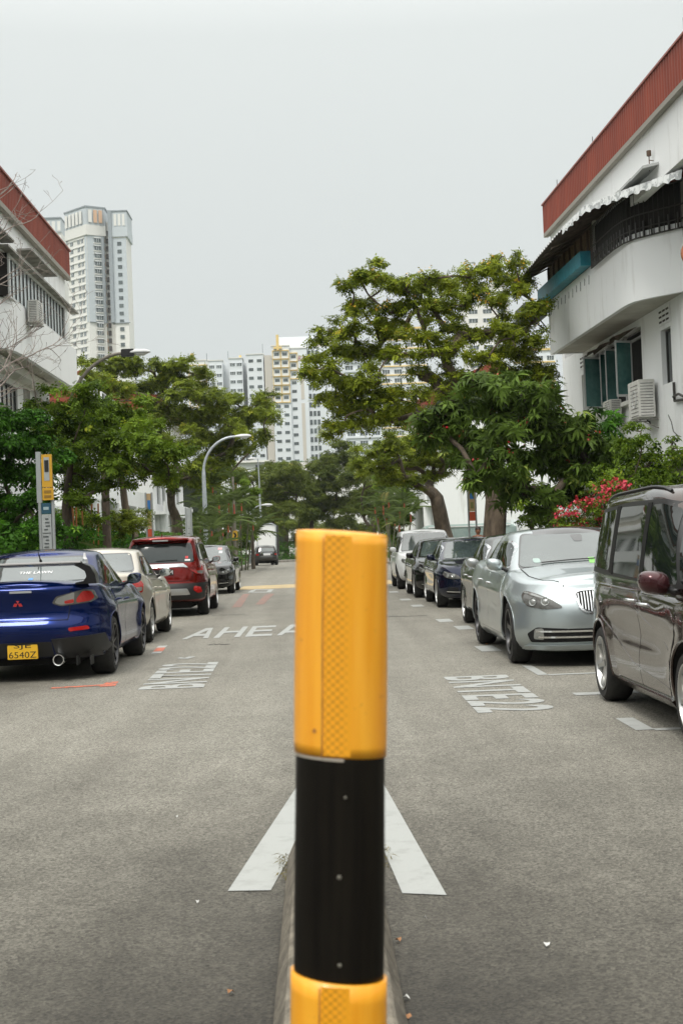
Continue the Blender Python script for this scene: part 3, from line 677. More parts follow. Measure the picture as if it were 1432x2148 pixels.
def make_car(name, c):
    """c: dict of real measurements. local +y is the front, origin on the ground mid-wheelbase."""
    root = empty(name); Wd, L, wb = c['W'], c['L'], c['wb']; hw0 = Wd / 2
    yR = -wb / 2 - c['ro']; yF = wb / 2 + c['fo']; r = c['r']; P = c['paint']
    top = smoothtab(c['top'], .1); bot = smoothtab(c['bot'], .08); wz = c['wz']; wzf = smoothtab(wz, .04)
    frontz = smoothtab(c['fz'], .05); rearz = smoothtab(c['rz'], c.get('rzw', .05)); ir = c.get('ir', .05)
    Lr, Lf, n = c.get('Lr', .8), c.get('Lf', .95), c.get('n', 3.2)
    topF, topR, botF, botR = top(yF), top(yR), bot(yF), bot(yR)
    # ends are placed by their real height
    yf = lambda b: yF + frontz(botF + (topF - botF) * b); yr = lambda b: yR - rearz(botR + (topR - botR) * b)
    inset = lambda b: ir * (1 - math.sqrt(max(0, 1 - max(0, (b - .93) / .07) ** 2))) if b > .93 else (.03 * (1 - b / .06) if b < .06 else 0)
    ar = r * 1.13
    def flare(y, b):
        z = bot(y) + (top(y) - bot(y)) * b; s = 0
        for ya in (-wb / 2, wb / 2):
            d = math.hypot(y - ya, z - r); s += c.get('flare', .018) * math.exp(-((d - ar) / .10) ** 2) if d > ar else c.get('flare', .018)
        # door hollow below a crisp shoulder line
        return s - c.get('hollow', .012) * math.exp(-((z - c.get('hz', .5)) / .12) ** 2) * math.exp(-(y / (wb * .32)) ** 4)
    taper = lambda y: 1 - c.get('tf', .05) * max(0, (y - wb / 2 + .2) / (c['fo'] + .2)) ** 2 - c.get('tr', .06) * max(0, (-y - wb / 2 + .2) / (c['ro'] + .2)) ** 2
    hwf = lambda b, y: hw0 * taper(y) * wzf(b)
    z_ = lambda b, y: bot(y) + (top(y) - bot(y)) * b - 0
    lev = [0, .03, .06] + [.06 + (.93 - .06) * i / 13 for i in range(1, 14)] + [.93 + .07 * k for k in (.3, .55, .75, .9, 1)]
    plan = half_plan(Lr, Lf, n, nr=13, nf=13, ns=30)
    crn = c.get('crown', .045)
    bm = loft(lev, plan, Lr, Lf, yr, yf, hwf, z_, 14, crn if callable(crn) else (lambda y: crn), inset, flare)
    bvb = BVHTree.FromBMesh(bm)
    body = bm_obj(bm, 'body', P, root, c.get('ang', 38))
    # wheel arches
    cut = MB()
    for ya in (-wb / 2, wb / 2):
        for s in (-1, 1):
            k = 40; a0 = sorted((s * (hw0 - .32), s * (hw0 + .2)))
            cut.tube([(a0[0], ya, r + .005), (a0[1], ya, r + .005)], ar, k)
    co = cut.build('cutter', M_WELL)
    md = body.modifiers.new('arch', 'BOOLEAN'); md.operation = 'DIFFERENCE'; md.object = co; md.solver = 'EXACT'; md.material_mode = 'TRANSFER'
    bpy.context.view_layer.update(); dg = bpy.context.evaluated_depsgraph_get()
    me = bpy.data.meshes.new_from_object(body.evaluated_get(dg)); body.modifiers.clear(); body.data = me; bpy.data.objects.remove(co)
    sharp(me, c.get('ang', 38))
    # cabin
    cb = c['cab']; base = c['cbase']; roof = smoothtab(cb['roof'], .12)
    bz = smoothtab(base, .1); rw, bw = cb['rw'], cb['bw']
    yfc = lambda b: cb['yf0'] + (cb['yf1'] - cb['yf0']) * b ** cb.get('pf', 1.0); yrc = lambda b: cb['yr0'] + (cb['yr1'] - cb['yr0']) * b ** cb.get('pr', 1.0)
    cin = lambda b: cb.get('ir', .05) * (1 - math.sqrt(max(0, 1 - max(0, (b - .9) / .1) ** 2))) if b > .9 else 0
    def chw(b, y):
        f = (y - yrc(b)) / (yfc(b) - yrc(b)); e = cb.get('cf', .06) * max(0, (f - .6) / .4) ** 2 + cb.get('cr', .07) * max(0, (.35 - f) / .35) ** 2
        return (bw + (rw - bw) * b ** 1.25) * (1 - e)
    cz = lambda b, y: bz(y) + (roof(y) - bz(y)) * b
    clev = [i / 12 * .9 for i in range(13)] + [.9 + .1 * k for k in (.3, .55, .75, .9, 1)]
    cpl = half_plan(cb.get('Lr', .5), cb.get('Lf', .6), cb.get('n', 4.5), 12, 12, 22)
    cm_ = loft(clev, cpl, cb.get('Lr', .5), cb.get('Lf', .6), yrc, yfc, chw, cz, 12, lambda y: cb.get('crown', .035), cin)
    bvc = BVHTree.FromBMesh(cm_)
    bm_obj(cm_, 'cabin', P if not cb.get('mat') else cb['mat'], root, 42)
    B = [bvb, bvc]; BC = [bvc]
    # side glass: frame then panes
    for i, poly in enumerate(c['frames']): both('window_frame', BC, poly, 'side', c.get('frame_mat', M_TRIM), root, off=.003, rim=.01, rnd_=2)
    for poly in c['glass']: both('side_window', BC, poly, 'side', M_CGLASS, root, off=.006, rim=.006, rnd_=2)
    xr, z0, z1 = c['ws']
    patch('windscreen_seal', BC, [(-xr[0] - .02, z0 - .02), (xr[0] + .02, z0 - .02), (xr[1] + .02, z1 + .02), (-xr[1] - .02, z1 + .02)], 'front', M_GLOSSB, root, off=.002, rim=.006, rnd_=2, yref=1)
    patch('windscreen', BC, [(-xr[0], z0), (xr[0], z0), (xr[1], z1), (-xr[1], z1)], 'front', c.get('screen', M_SCREEN), root, off=.006, rim=.005, rnd_=2, yref=1)
    xr, z0, z1 = c['rw']
    patch('rear_window_seal', BC, [(-xr[0] - .02, z0 - .02), (xr[0] + .02, z0 - .02), (xr[1] + .02, z1 + .02), (-xr[1] - .02, z1 + .02)], 'rear', M_GLOSSB, root, off=.002, rim=.006, rnd_=2, yref=-1)
    patch('rear_window', BC, [(-xr[0], z0), (xr[0], z0), (xr[1], z1), (-xr[1], z1)], 'rear', c.get('rscreen', M_SCREEN), root, off=.006, rim=.005, rnd_=2, yref=-1)
    # doors: proud panels over a dark gap
    for poly in c['doors']:
        cx = sum(p[0] for p in poly) / len(poly); cz_ = sum(p[1] for p in poly) / len(poly)
        big = [(y + math.copysign(.007, y - cx), z + math.copysign(.007, z - cz_)) for y, z in poly]
        both('door_gap', [bvb], big, 'side', M_WELL, root, off=.0008, rim=.004, rnd_=1, grid=.08)
        ds = both('door', [bvb], poly, 'side', P, root, off=.0045, rim=.006, rnd_=1, grid=.08)
        c.setdefault('_doors', []).append(ds)
    for i, (y, z) in enumerate(c['handles']):
        for s, par in zip((1, -1), c['_doors'][i]):
            xx = None; loc, *_q = bvb.ray_cast(Vector((3, y, z)), Vector((-1, 0, 0))); xx = loc.x
            h = MB(); h.tube([(s * (xx - .002), y - .1, z), (s * (xx + .03), y - .085, z + .002), (s * (xx + .036), y, z + .004), (s * (xx + .03), y + .085, z + .002), (s * (xx - .002), y + .1, z)], .011, 8)
            h.build('door_handle', c.get('handle', P), par, smooth=60)
    # sill, arch lips
    for s in (-1, 1):
        for ya in (-wb / 2, wb / 2):
            l_ = MB(); pts = []
            for k in range(21):
                a = R(-12) + R(204) * k / 20; y, z = ya + (ar + .004) * math.cos(a), r + .005 + (ar + .004) * math.sin(a)
                loc, *_q = bvb.ray_cast(Vector((3, y, z)), Vector((-1, 0, 0)))
                if loc is None: continue
                pts.append((s * (loc.x - .004), y, z))
            if len(pts) > 3: l_.tube(pts, c.get('lip', .009), 6); l_.build('arch_lip', c.get('lipmat', P), root, smooth=60)
    u = MB(); u.box((-hw0 + .3, yR + .35, .17), (hw0 - .3, yF - .35, .5)); u.box((-hw0 + .12, -wb / 2 + ar + .05, .2), (hw0 - .12, wb / 2 - ar - .05, .4)); u.build('underbody', M_WELL, root, bevel=.03)
    for ya in (-wb / 2, wb / 2):
        for s in (-1, 1): wheel(root, s * (hw0 - c.get('win', .125)), ya, r, s, c.get('rim', r - .1), c.get('style', 'five'), c.get('rimmat', M_RIM), c.get('tw', .215))
    mx_, my, mz = c['mirror']; mirror(root, mx_, my, mz, c.get('mmat', P), c.get('ms', 1.0))
    # wipers
    c['_B'], c['_Bb'], c['_Bc'], c['_yR'], c['_yF'] = B, [bvb], BC, yR, yF
    return root
def plate(root, c, where, x, z, w, h, mat, txt=None, tmat=None, two=False, z_off=.02, yy=None):
    s = 1 if where == 'front' else -1
    loc, *_ = c['_B'][0].ray_cast(Vector((x, 5 * s, z)), Vector((0, -s, 0))); y = (loc.y if yy is None else yy) + s * z_off
    b = MB(); b.box((x - w / 2, min(y, y - s * .03), z - h / 2), (x + w / 2, max(y, y - s * .03), z + h / 2)); o = b.build('licence_plate', mat, root, bevel=.004)
    if txt:
        m = Matrix(((-s, 0, 0, x), (0, 0, s, y + s * .0015), (0, 1, 0, z), (0, 0, 0, 1)))
        for t, (a0, a1, b0, b1) in txt: text_mesh('lettering', t, tmat, o, a0, a1, b0, b1, m)
    return o
def wiper(root, c, pts, where='front'):
    b = MB(); q = []
    for x, z in pts:
        s = 1 if where == 'front' else -1
        loc, nor, *_ = c['_Bc'][0].ray_cast(Vector((x, 5 * s, z)), Vector((0, -s, 0)))
        if loc: q.append(loc + nor * .022)
    if len(q) > 1: b.tube(q, .007, 5); b.build('wiper', M_TRIM, root)

def sedan_cfg(W, wb, fo, ro, H, paint_, r=.33, hood=.98, nose=.78, deck=1.08, tail=1.0, belt=.93, **k):
    hw = W / 2; yF, yR = wb / 2 + fo, -wb / 2 - ro; A = wb / 2 - .42 + k.get('acab', 0); Cp = -wb / 2 - .28 + k.get('ccab', 0)
    ft, rt = A - .78, Cp + .72
    rh = H
    c = dict(W=W, L=wb + fo + ro, wb=wb, fo=fo, ro=ro, r=r, paint=paint_,
        top=[(yR, tail), (yR + .12, deck), (Cp + .1, deck - .01), (Cp + .5, belt + .05), (A - .1, belt), (A + .1, hood), (yF - .45, hood - .11), (yF - .18, nose + .06), (yF, nose)],
        bot=[(yR, .3), (yR + .25, .24), (-wb / 2 + .4, .2), (wb / 2 - .4, .2), (yF - .25, .2), (yF, .2)],
        wz=[(0, .9), (.1, .96), (.2, .99), (.32, .992), (.5, .978), (.62, .985), (.7, 1.0), (.76, .992), (.86, .955), (.95, .92), (1, .885)],
        fz=[(.2, -.09), (.32, -.02), (.45, 0), (.6, -.01), (.7, -.05), (.8, -.13)],
        rz=[(.25, -.11), (.38, -.02), (.52, 0), (.66, -.03), (.8, -.07), (1.0, -.1), (1.1, -.16)],
        cbase=[(yR, deck - .05), (Cp, deck - .07), (Cp + .5, belt - .03), (A - .1, belt - .04), (A + .1, hood - .07), (yF, hood - .1)],
        cab=dict(roof=[(rt - .3, rh - .07), (rt + .1, rh - .03), ((ft + rt) / 2, rh), (ft - .2, rh - .015), (ft, rh - .05)], yf0=A + .12, yf1=ft, yr0=Cp - .1, yr1=rt, rw=hw * .66, bw=hw * .895, pf=1.08, pr=1.15, Lf=.5, Lr=.45, ir=.06, n=3.8, crown=.04),
        ws=((hw * .78, hood + .045, ), ), **{q: v for q, v in k.items() if q not in ('acab', 'ccab')})
    c['ws'] = ((hw * .735, hw * .575), hood + .01, rh - .055); c['rw'] = ((hw * .70, hw * .565), deck + .015, rh - .075)
    b0, tz = belt + .035, rh - .115
    fr = [(A - .28, b0 + .005), (Cp + .62, b0 + .035), (Cp + .5, b0 + .1), (Cp + .78, tz - .06), (rt + .15, tz), (ft - .1, tz), (ft + .12, tz - .06)]
    c['frames'] = [fr]
    B1 = (A - .28 + Cp + .6) / 2 - .06
    c['glass'] = [[(A - .34, b0 + .025), (B1 + .04, b0 + .035), (B1 + .04, tz - .022), (ft - .12, tz - .022), (ft + .06, tz - .07)],
                  [(B1 - .04, b0 + .035), (Cp + .68, b0 + .055), (Cp + .6, b0 + .09), (Cp + .86, tz - .06), (rt + .12, tz - .022), (B1 - .04, tz - .022)]]
    c['doors'] = [[(A - .1, belt - .03), (B1, belt - .02), (B1, .3), (A - .02, .3), (A + .02, .6)],
                  [(B1 - .012, belt - .02), (Cp + .62, belt + .01), (Cp + .6, .75), (-wb / 2 + r * 1.13 + .14, .5), (-wb / 2 + r * 1.13 + .14, .3), (B1 - .012, .3)]]
    c['handles'] = [(B1 + .16, belt - .14), (Cp + .85, belt - .12)]
    c['mirror'] = (hw * .9, A - .36, belt + .09)
    return c

def rotate_to(root, x, yc, front_to_camera, rz=0):
    root.location = (x, yc, 0); root.rotation_euler = (0, 0, (math.pi if front_to_camera else 0) + rz)

# ---- blue winged saloon ------------------------------------------------
c = sedan_cfg(1.81, 2.65, .93, .93, 1.425, paint('blue_pearl', (.001, .011, .085), .6, .16), r=.335, deck=1.075, tail=1.02, belt=.96, hood=1.0,
              flare=.035, style='ten', rimmat=M_RIMD, rim=.245, frame_mat=M_GLOSSB, handle=MATS['blue_pearl'], n=3.6, tw=.25)
c['rz'] = [(.25, -.13), (.42, -.05), (.5, -.008), (.58, 0), (.64, -.01), (.705, -.095), (.85, -.08), (.99, -.03), (1.1, -.03)]; c['rzw'] = .025
c['paint'].node_tree.nodes['Principled BSDF'].inputs['Coat Weight'].default_value = .4; ev = make_car('blue_sedan', c); rotate_to(ev, -3.265, 16.52 + 1.325, False)
tag(ev, 'deep blue saloon with a rear wing and yellow number plate', 'car', 'cars parked along the left kerb')
Bb = c['_Bb']
for s, fl in ((1, False), (-1, True)):
    tl = patch('taillight', Bb, [(.36, .86), (.40, .93), (.72, 1.0), (.84, .985), (.89, .89), (.80, .855), (.45, .825)], 'rear', M_LAMPD, ev, off=.008, rnd_=1, yref=c['_yR'] + .05, skew=.25, flipx=fl, grid=.04)
    patch('chrome_surround', Bb, [(.385, .865), (.42, .92), (.61, .975), (.6, .85), (.46, .84)], 'rear', M_LAMPC, tl, off=.011, rnd_=1, yref=c['_yR'] + .05, skew=.25, flipx=fl, grid=.04)
    patch('red_lens', Bb, [(.63, .9), (.7, .98), (.8, .975), (.84, .9), (.79, .87), (.63, .855)], 'rear', M_LAMPR, tl, off=.012, rnd_=1, yref=c['_yR'] + .05, skew=.25, flipx=fl, grid=.04)
    patch('red_lens', Bb, [(.49, .88), (.6, .9), (.6, .857), (.5, .85)], 'rear', M_LAMPR, tl, off=.013, rnd_=1, yref=c['_yR'] + .05, skew=.25, flipx=fl, grid=.04)
    patch('fog_reflector', Bb, [(.52, .585), (.72, .6), (.74, .56), (.53, .545)], 'rear', M_LAMPR, ev, off=.006, rnd_=1, yref=c['_yR'], flipx=fl, grid=.05)
    df = patch('diffuser', Bb, [(.34, .47), (.86, .5), (.92, .30), (.94, .18), (.4, .18)], 'rear', M_TRIM, ev, off=.015, rnd_=0, yref=c['_yR'] + .1, flipx=fl, grid=.05)
    # exhaust
    e_ = MB(); ex = (.42 if s > 0 else -.42)
    e_.lathe([(.058, 0), (.062, -.004), (.064, .0), (.064, .16), (.05, .16), (.05, .0), (.058, 0)], 28, Matrix(((0, 1, 0, ex), (1, 0, 0, c['_yR'] - .02), (0, 0, 1, .245), (0, 0, 0, 1))), close=True)
    e_.build('exhaust', M_CHROME, ev, smooth=40)
    e_ = MB(); e_.lathe([(.05, .06), (.001, .06)], 20, Matrix(((0, 1, 0, ex), (1, 0, 0, c['_yR'] - .02), (0, 0, 1, .245), (0, 0, 0, 1))), close=True); e_.build('exhaust_bore', M_WELL, ev)
patch('lower_valance', Bb, [(-.335, .44), (.335, .44), (.36, .2), (-.36, .2)], 'rear', M_TRIM, ev, off=.004, rnd_=0, yref=c['_yR'])
for xx in (-.75, -.6, .6, .75):
    f_ = MB(); f_.box((xx - .006, c['_yR'] + .09, .17), (xx + .006, c['_yR'] + .3, .27)); f_.build('diffuser_fin', M_TRIM, ev)
tr = both('trunk_line', Bb, [(.56, 1.02), (.568, 1.02), (.548, .86), (.52, .67), (.512, .67), (.54, .86)], 'rear', M_WELL, ev, off=.0025, rnd_=0, yref=c['_yR'], grid=.05)
patch('trunk_line', Bb, [(-.515, .668), (.515, .668), (.515, .676), (-.515, .676)], 'rear', M_WELL, ev, off=.0025, rnd_=0, yref=c['_yR'], grid=.08)
patch('brake_light_strip', Bb, [(-.1, 1.005), (.14, 1.005), (.14, .985), (-.1, .985)], 'rear', pmat('frosted_strip', (.35, .36, .36), .3), ev, off=.006, rnd_=0, yref=c['_yR'])
# red three-diamond emblem
emb = MB()
loc, nor, *_ = Bb[0].ray_cast(Vector((0, -5, .87)), Vector((0, 1, 0)))
for k in range(3):
    a = math.pi / 2 + k * 2 * math.pi / 3; d1 = (math.cos(a), math.sin(a)); rr_ = .062; hw_ = .021; pr = (-d1[1], d1[0])
    pts = [(0, 0), (d1[0] * rr_ / 2 + pr[0] * hw_, d1[1] * rr_ / 2 + pr[1] * hw_), (d1[0] * rr_, d1[1] * rr_), (d1[0] * rr_ / 2 - pr[0] * hw_, d1[1] * rr_ / 2 - pr[1] * hw_)]
    emb.prism([(x * .98, z) for x, z in pts], 0, .004, Matrix(((1, 0, 0, -.02), (0, 0, -1, loc.y - .004 - .001 * k), (0, 1, 0, .87), (0, 0, 0, 1))))
emb.build('emblem', pmat('red_emblem', (.4, .02, .02), .3, coat=1), ev)
plate(ev, c, 'rear', .02, .355, .33, .19, pmat('yellow_plate', (.72, .42, .02), .4), [('SJE', (-.095, .095, .012, .08)), ('6540Z', (-.15, .15, -.08, -.012))], M_PLATEB, z_off=.03)
# rear wing: swept aerofoil on curved end supports
wing = MB(); secs = []
for i in range(29):
    t = -1 + 2 * i / 28; x = .8 * t; e = abs(t)
    zc = 1.285 - .0 * e; dr = 0; x = .68 * t; z = zc - .2 * dr ** 2; ch = .24 - .02 * e + .04 * dr; yb = c['_yR'] + .08 + .02 * dr
    secs.append([(x, yb, z + .012), (x, yb + .01, z + .03), (x, yb + .1, z + .022), (x, yb + ch, z - .012), (x, yb + ch, z - .022), (x, yb + .1, z - .012), (x, yb + .01, z)])
vs = [p for s_ in secs for p in s_]; k = 7
wing.add(vs, [(i * k + j, i * k + (j + 1) % k, (i + 1) * k + (j + 1) % k, (i + 1) * k + j) for i in range(28) for j in range(k)] + [tuple(range(k)), tuple(28 * k + j for j in reversed(range(k)))])
for s_ in (1, -1):
    yb = c['_yR'] + .07; pl = [(.60, 1.27), (.70, 1.285), (.78, 1.25), (.83, 1.16), (.845, 1.06), (.60, 1.055), (.61, 1.075), (.70, 1.09), (.735, 1.14), (.72, 1.2), (.66, 1.24)]
    pl = [(x * s_, z) for x, z in pl]; n_ = len(pl); vs = [(x, yb + (1.285 - z) * .15, z) for x, z in pl] + [(x, yb + .27 - (1.285 - z) * .1, z) for x, z in pl]
    wing.add(vs, [tuple(range(n_)), tuple(reversed(range(n_, 2 * n_)))] + [(k_, (k_ + 1) % n_, n_ + (k_ + 1) % n_, n_ + k_) for k_ in range(n_)])
wing.build('rear_wing', pmat('satin_black', (.006, .006, .008), .3), ev, bevel=.006)
# lettering on the rear glass, sticker, aerial
def on_glass(txt, x0, x1, z0, z1, mat, nm='lettering'):
    lo, no, *_ = c['_Bc'][0].ray_cast(Vector(((x0 + x1) / 2, -5, (z0 + z1) / 2)), Vector((0, 1, 0)))
    X = Vector((1, 0, 0)); Zn = no.normalized(); Yv = Zn.cross(X).normalized(); p = lo + Zn * .009
    m = Matrix(((X.x, Yv.x, Zn.x, p.x), (X.y, Yv.y, Zn.y, p.y), (X.z, Yv.z, Zn.z, p.z), (0, 0, 0, 1)))
    return text_mesh(nm, txt, mat, ev, -(x1 - x0) / 2, (x1 - x0) / 2, -(z1 - z0) * .9, (z1 - z0) * .9, m, .01)
on_glass('THE LAWN', -.18, .2, 1.165, 1.205, M_PLATEW)
patch('sticker', c['_Bc'], [(-.04, 1.105), (.01, 1.105), (.01, 1.125), (-.04, 1.125)], 'rear', pmat('blue_sticker', (.1, .3, .7), .4), ev, off=.009, rnd_=0, yref=-1.3)
a_ = MB(); lo, no, *_ = c['_Bc'][0].ray_cast(Vector((.02, -1.0, 4)), Vector((0, 0, -1))); a_.tube([lo, lo + Vector((0, -.05, .03)), lo + Vector((-.01, -.12, .13))], [.02, .008, .003], 6); a_.tube([lo + Vector((0, -.02, 0)), lo + Vector((0, -.19, -.08))], .004, 5); a_.build('aerial', M_TRIM, ev)
b_ = MB(); lo, no, *_ = c['_Bc'][0].ray_cast(Vector((.52, -.9, 4)), Vector((0, 0, -1))); b_.tube([lo + Vector((0, 0, -.01)), lo + Vector((0, 0, .02)), lo + Vector((0, 0, .07))], [.03, .018, .012], 8); b_.build('roof_tag', M_PLATEW, ev)

# ---- beige saloon -------------------------------------------------------
PB = paint('champagne_metallic', (.47, .43, .36), .45, .3)
c = sedan_cfg(1.77, 2.6, .95, 1.0, 1.43, PB, r=.32, deck=1.08, tail=1.0, belt=.94, hood=1.0, ccab=-.05, style='ten', rimmat=M_RIM, rim=.21, n=2.8, mmat=pmat('chrome', (0, 0, 0)))
bg_ = make_car('beige_sedan', c); rotate_to(bg_, -2.52 - .885, 23.1, False)
tag(bg_, 'champagne beige saloon parked between the blue car and the red one', 'car', 'cars parked along the left kerb')
for fl in (False, True):
    tl = patch('taillight', c['_Bb'], [(.55, .96), (.86, .98), (.93, .9), (.9, .78), (.62, .77), (.55, .85)], 'rear', M_LAMPR, bg_, off=.01, rnd_=1, yref=c['_yR'] + .1, skew=.3, flipx=fl, grid=.04)
    patch('clear_lens', c['_Bb'], [(.62, .85), (.9, .86), (.88, .8), (.64, .79)], 'rear', M_LAMPC, tl, off=.013, rnd_=1, yref=c['_yR'] + .1, skew=.3, flipx=fl, grid=.04)
plate(bg_, c, 'rear', 0, .76, .5, .12, M_PLATEB)

# ---- SUV shells -----------------------------------------------------------
def suv_cfg(W, wb, fo, ro, H, paint_, r=.36, hood=1.08, nose=.88, belt=1.05, **k):
    hw = W / 2; yF, yR = wb / 2 + fo, -wb / 2 - ro; A = wb / 2 - .33; ft = A - .75; rt = yR + .2; B1 = .02
    c = dict(W=W, L=wb + fo + ro, wb=wb, fo=fo, ro=ro, r=r, paint=paint_,
        top=[(yR, belt + .02), (yR + .3, belt + .04), (A - .1, belt), (A + .12, hood), (yF - .4, hood - .06), (yF - .12, nose + .05), (yF, nose)],
        bot=[(yR, .4), (yR + .25, .3), (-wb / 2 + .4, .25), (wb / 2 - .4, .25), (yF - .25, .26), (yF, .3)],
        wz=[(0, .9), (.12, .96), (.3, .985), (.55, 1.0), (.75, .99), (.9, .965), (1, .94)],
        fz=[(.25, -.12), (.4, -.03), (.55, 0), (.75, -.02), (.9, -.08), (1.0, -.16)],
        rz=[(.3, -.1), (.45, 0), (.6, 0), (.7, -.05), (.85, -.06), (1.0, -.08), (1.1, -.1)],
        cbase=[(yR, belt - .04), (A - .1, belt - .05), (A + .1, hood - .08), (yF, hood - .1)],
        cab=dict(roof=[(rt, H - .07), (rt + .5, H - .02), (0, H), (ft - .2, H - .02), (ft, H - .06)], yf0=A + .14, yf1=ft, yr0=yR + .1, yr1=rt + .14, rw=hw * .74, bw=hw * .93, Lf=.5, Lr=.4, ir=.07, n=4.2, crown=.045, pr=1.4),
        **k)
    c['ws'] = ((hw * .79, hw * .64), hood + .02, H - .085); c['rw'] = ((hw * .74, hw * .66), belt + .09, H - .16)
    b0, tz = belt + .03, H - .15
    c['frames'] = [[(A - .26, b0), (yR + .42, b0 + .07), (yR + .33, b0 + .14), (yR + .5, tz - .03), (rt + .8, tz + .01), (ft - .1, tz), (ft + .14, tz - .07)]]
    c['glass'] = [[(A - .34, b0 + .025), (B1 + .04, b0 + .035), (B1 + .04, tz - .02), (ft - .1, tz - .025), (ft + .08, tz - .09)],
                  [(B1 - .04, b0 + .035), (-wb / 2 + .12, b0 + .06), (-wb / 2 + .1, tz - .02), (B1 - .04, tz - .02)], [(-wb / 2 + .04, b0 + .065), (yR + .46, b0 + .1), (yR + .56, tz - .05), (-wb / 2 + .02, tz - .025)]]
    c['doors'] = [[(A - .06, belt - .03), (B1, belt - .02), (B1, .42), (A - .02, .42), (A + .02, .7)], [(B1 - .012, belt - .02), (-wb / 2 + .12, belt), (-wb / 2 + .2, .85), (-wb / 2 + r * 1.13 + .14, .6), (-wb / 2 + r * 1.13 + .14, .42), (B1 - .012, .42)]]
    c['handles'] = [(B1 + .16, belt - .13), (-wb / 2 + .38, belt - .11)]
    c['mirror'] = (hw * .93, A - .32, belt + .1)
    return c
PR = paint('red_metallic', (.2, .008, .005), .6, .18)
c = suv_cfg(1.81, 2.67, .95, .98, 1.67, PR, rim=.24, style='five', lipmat=M_TRIM, rscreen=pmat('tinted_tailgate_glass', (.03, .04, .04), .06, ior=1.5))
rs = make_car('red_suv', c); rotate_to(rs, -2.3 - .905, 31.6, False)
tag(rs, 'bright red sport utility car with silver tailgate bar', 'car', 'cars parked along the left kerb')
yR = c['_yR']
for fl in (False, True):
    tl = patch('taillight', c['_Bb'], [(.5, 1.06), (.9, 1.09), (.94, 1.0), (.92, .86), (.75, .88), (.6, .97)], 'rear', M_LAMPR, rs, off=.012, rnd_=1, yref=yR + .1, skew=.3, flipx=fl, grid=.04)
    patch('clear_lens', c['_Bb'], [(.76, .94), (.93, .94), (.91, .87), (.77, .89)], 'rear', M_LAMPC, tl, off=.015, rnd_=1, yref=yR + .1, skew=.3, flipx=fl, grid=.04)
    patch('fog_light', c['_Bb'], [(.66, .63), (.78, .6), (.8, .5), (.72, .48), (.64, .55)], 'rear', M_LAMPR, rs, off=.022, rnd_=1, yref=yR, flipx=fl, grid=.04)
patch('tailgate_bar', c['_Bb'] + c['_Bc'], [(-.52, 1.06), (-.46, 1.1), (.46, 1.1), (.58, 1.0), (.46, 1.03), (-.52, 1.03)], 'rear', M_CHROME, rs, off=.018, rnd_=0, yref=yR)
patch('lower_bumper', c['_Bb'], [(-.9, .7), (-.6, .69), (.6, .69), (.9, .7), (.93, .45), (.8, .36), (-.8, .36), (-.93, .45)], 'rear', M_TRIM, rs, off=.012, rnd_=1, yref=yR, grid=.05)
patch('skid_plate', c['_Bb'], [(-.52, .58), (.52, .58), (.58, .46), (-.58, .46)], 'rear', M_RIM, rs, off=.025, rnd_=1, yref=yR, grid=.05)
both('tailgate_line', c['_Bb'], [(.66, .98), (.672, .98), (.63, .77), (.56, .735), (.555, .745), (.62, .78)], 'rear', M_WELL, rs, off=.003, rnd_=0, yref=yR, grid=.05)
patch('tailgate_line', c['_Bb'], [(-.56, .735), (.56, .735), (.56, .745), (-.56, .745)], 'rear', M_WELL, rs, off=.003, rnd_=0, yref=yR, grid=.08)
plate(rs, c, 'rear', .0, .93, .52, .12, M_PLATEB, [('M', (.18, .245, -.042, .042))], M_PLATEW)
wiper(rs, c, [(-.1, 1.16), (.1, 1.17), (.34, 1.17)], 'rear')
patch('sticker', c['_Bc'], [(.5, 1.2), (.56, 1.2), (.56, 1.25), (.5, 1.25)], 'rear', pmat('red_sticker', (.6, .05, .05), .4), rs, off=.009, rnd_=0, yref=yR)
patch('sticker', c['_Bc'], [(.49, 1.15), (.6, 1.15), (.6, 1.185), (.49, 1.185)], 'rear', M_PLATEW, rs, off=.009, rnd_=0, yref=yR)
sp_ = MB(); sp_.box((-.58, yR + .16, 1.585), (.58, yR + .42, 1.622)); sp_.build('roof_spoiler', PR, rs, bevel=.014)
bl_ = MB(); bl_.box((-.16, yR + .15, 1.57), (.16, yR + .18, 1.6)); bl_.build('high_brake_light', pmat('frosted_strip', (0, 0, 0)), rs, bevel=.004)
f_ = MB(); f_.add([(-.012, yR + .5, 1.64), (.012, yR + .5, 1.64), (.012, yR + .75, 1.64), (-.012, yR + .75, 1.64), (-.006, yR + .48, 1.73), (.006, yR + .48, 1.73), (.006, yR + .56, 1.73), (-.006, yR + .56, 1.73)], [(0, 3, 2, 1), (4, 5, 6, 7), (0, 1, 5, 4), (1, 2, 6, 5), (2, 3, 7, 6), (3, 0, 4, 7)]); f_.build('roof_fin', PR, rs)

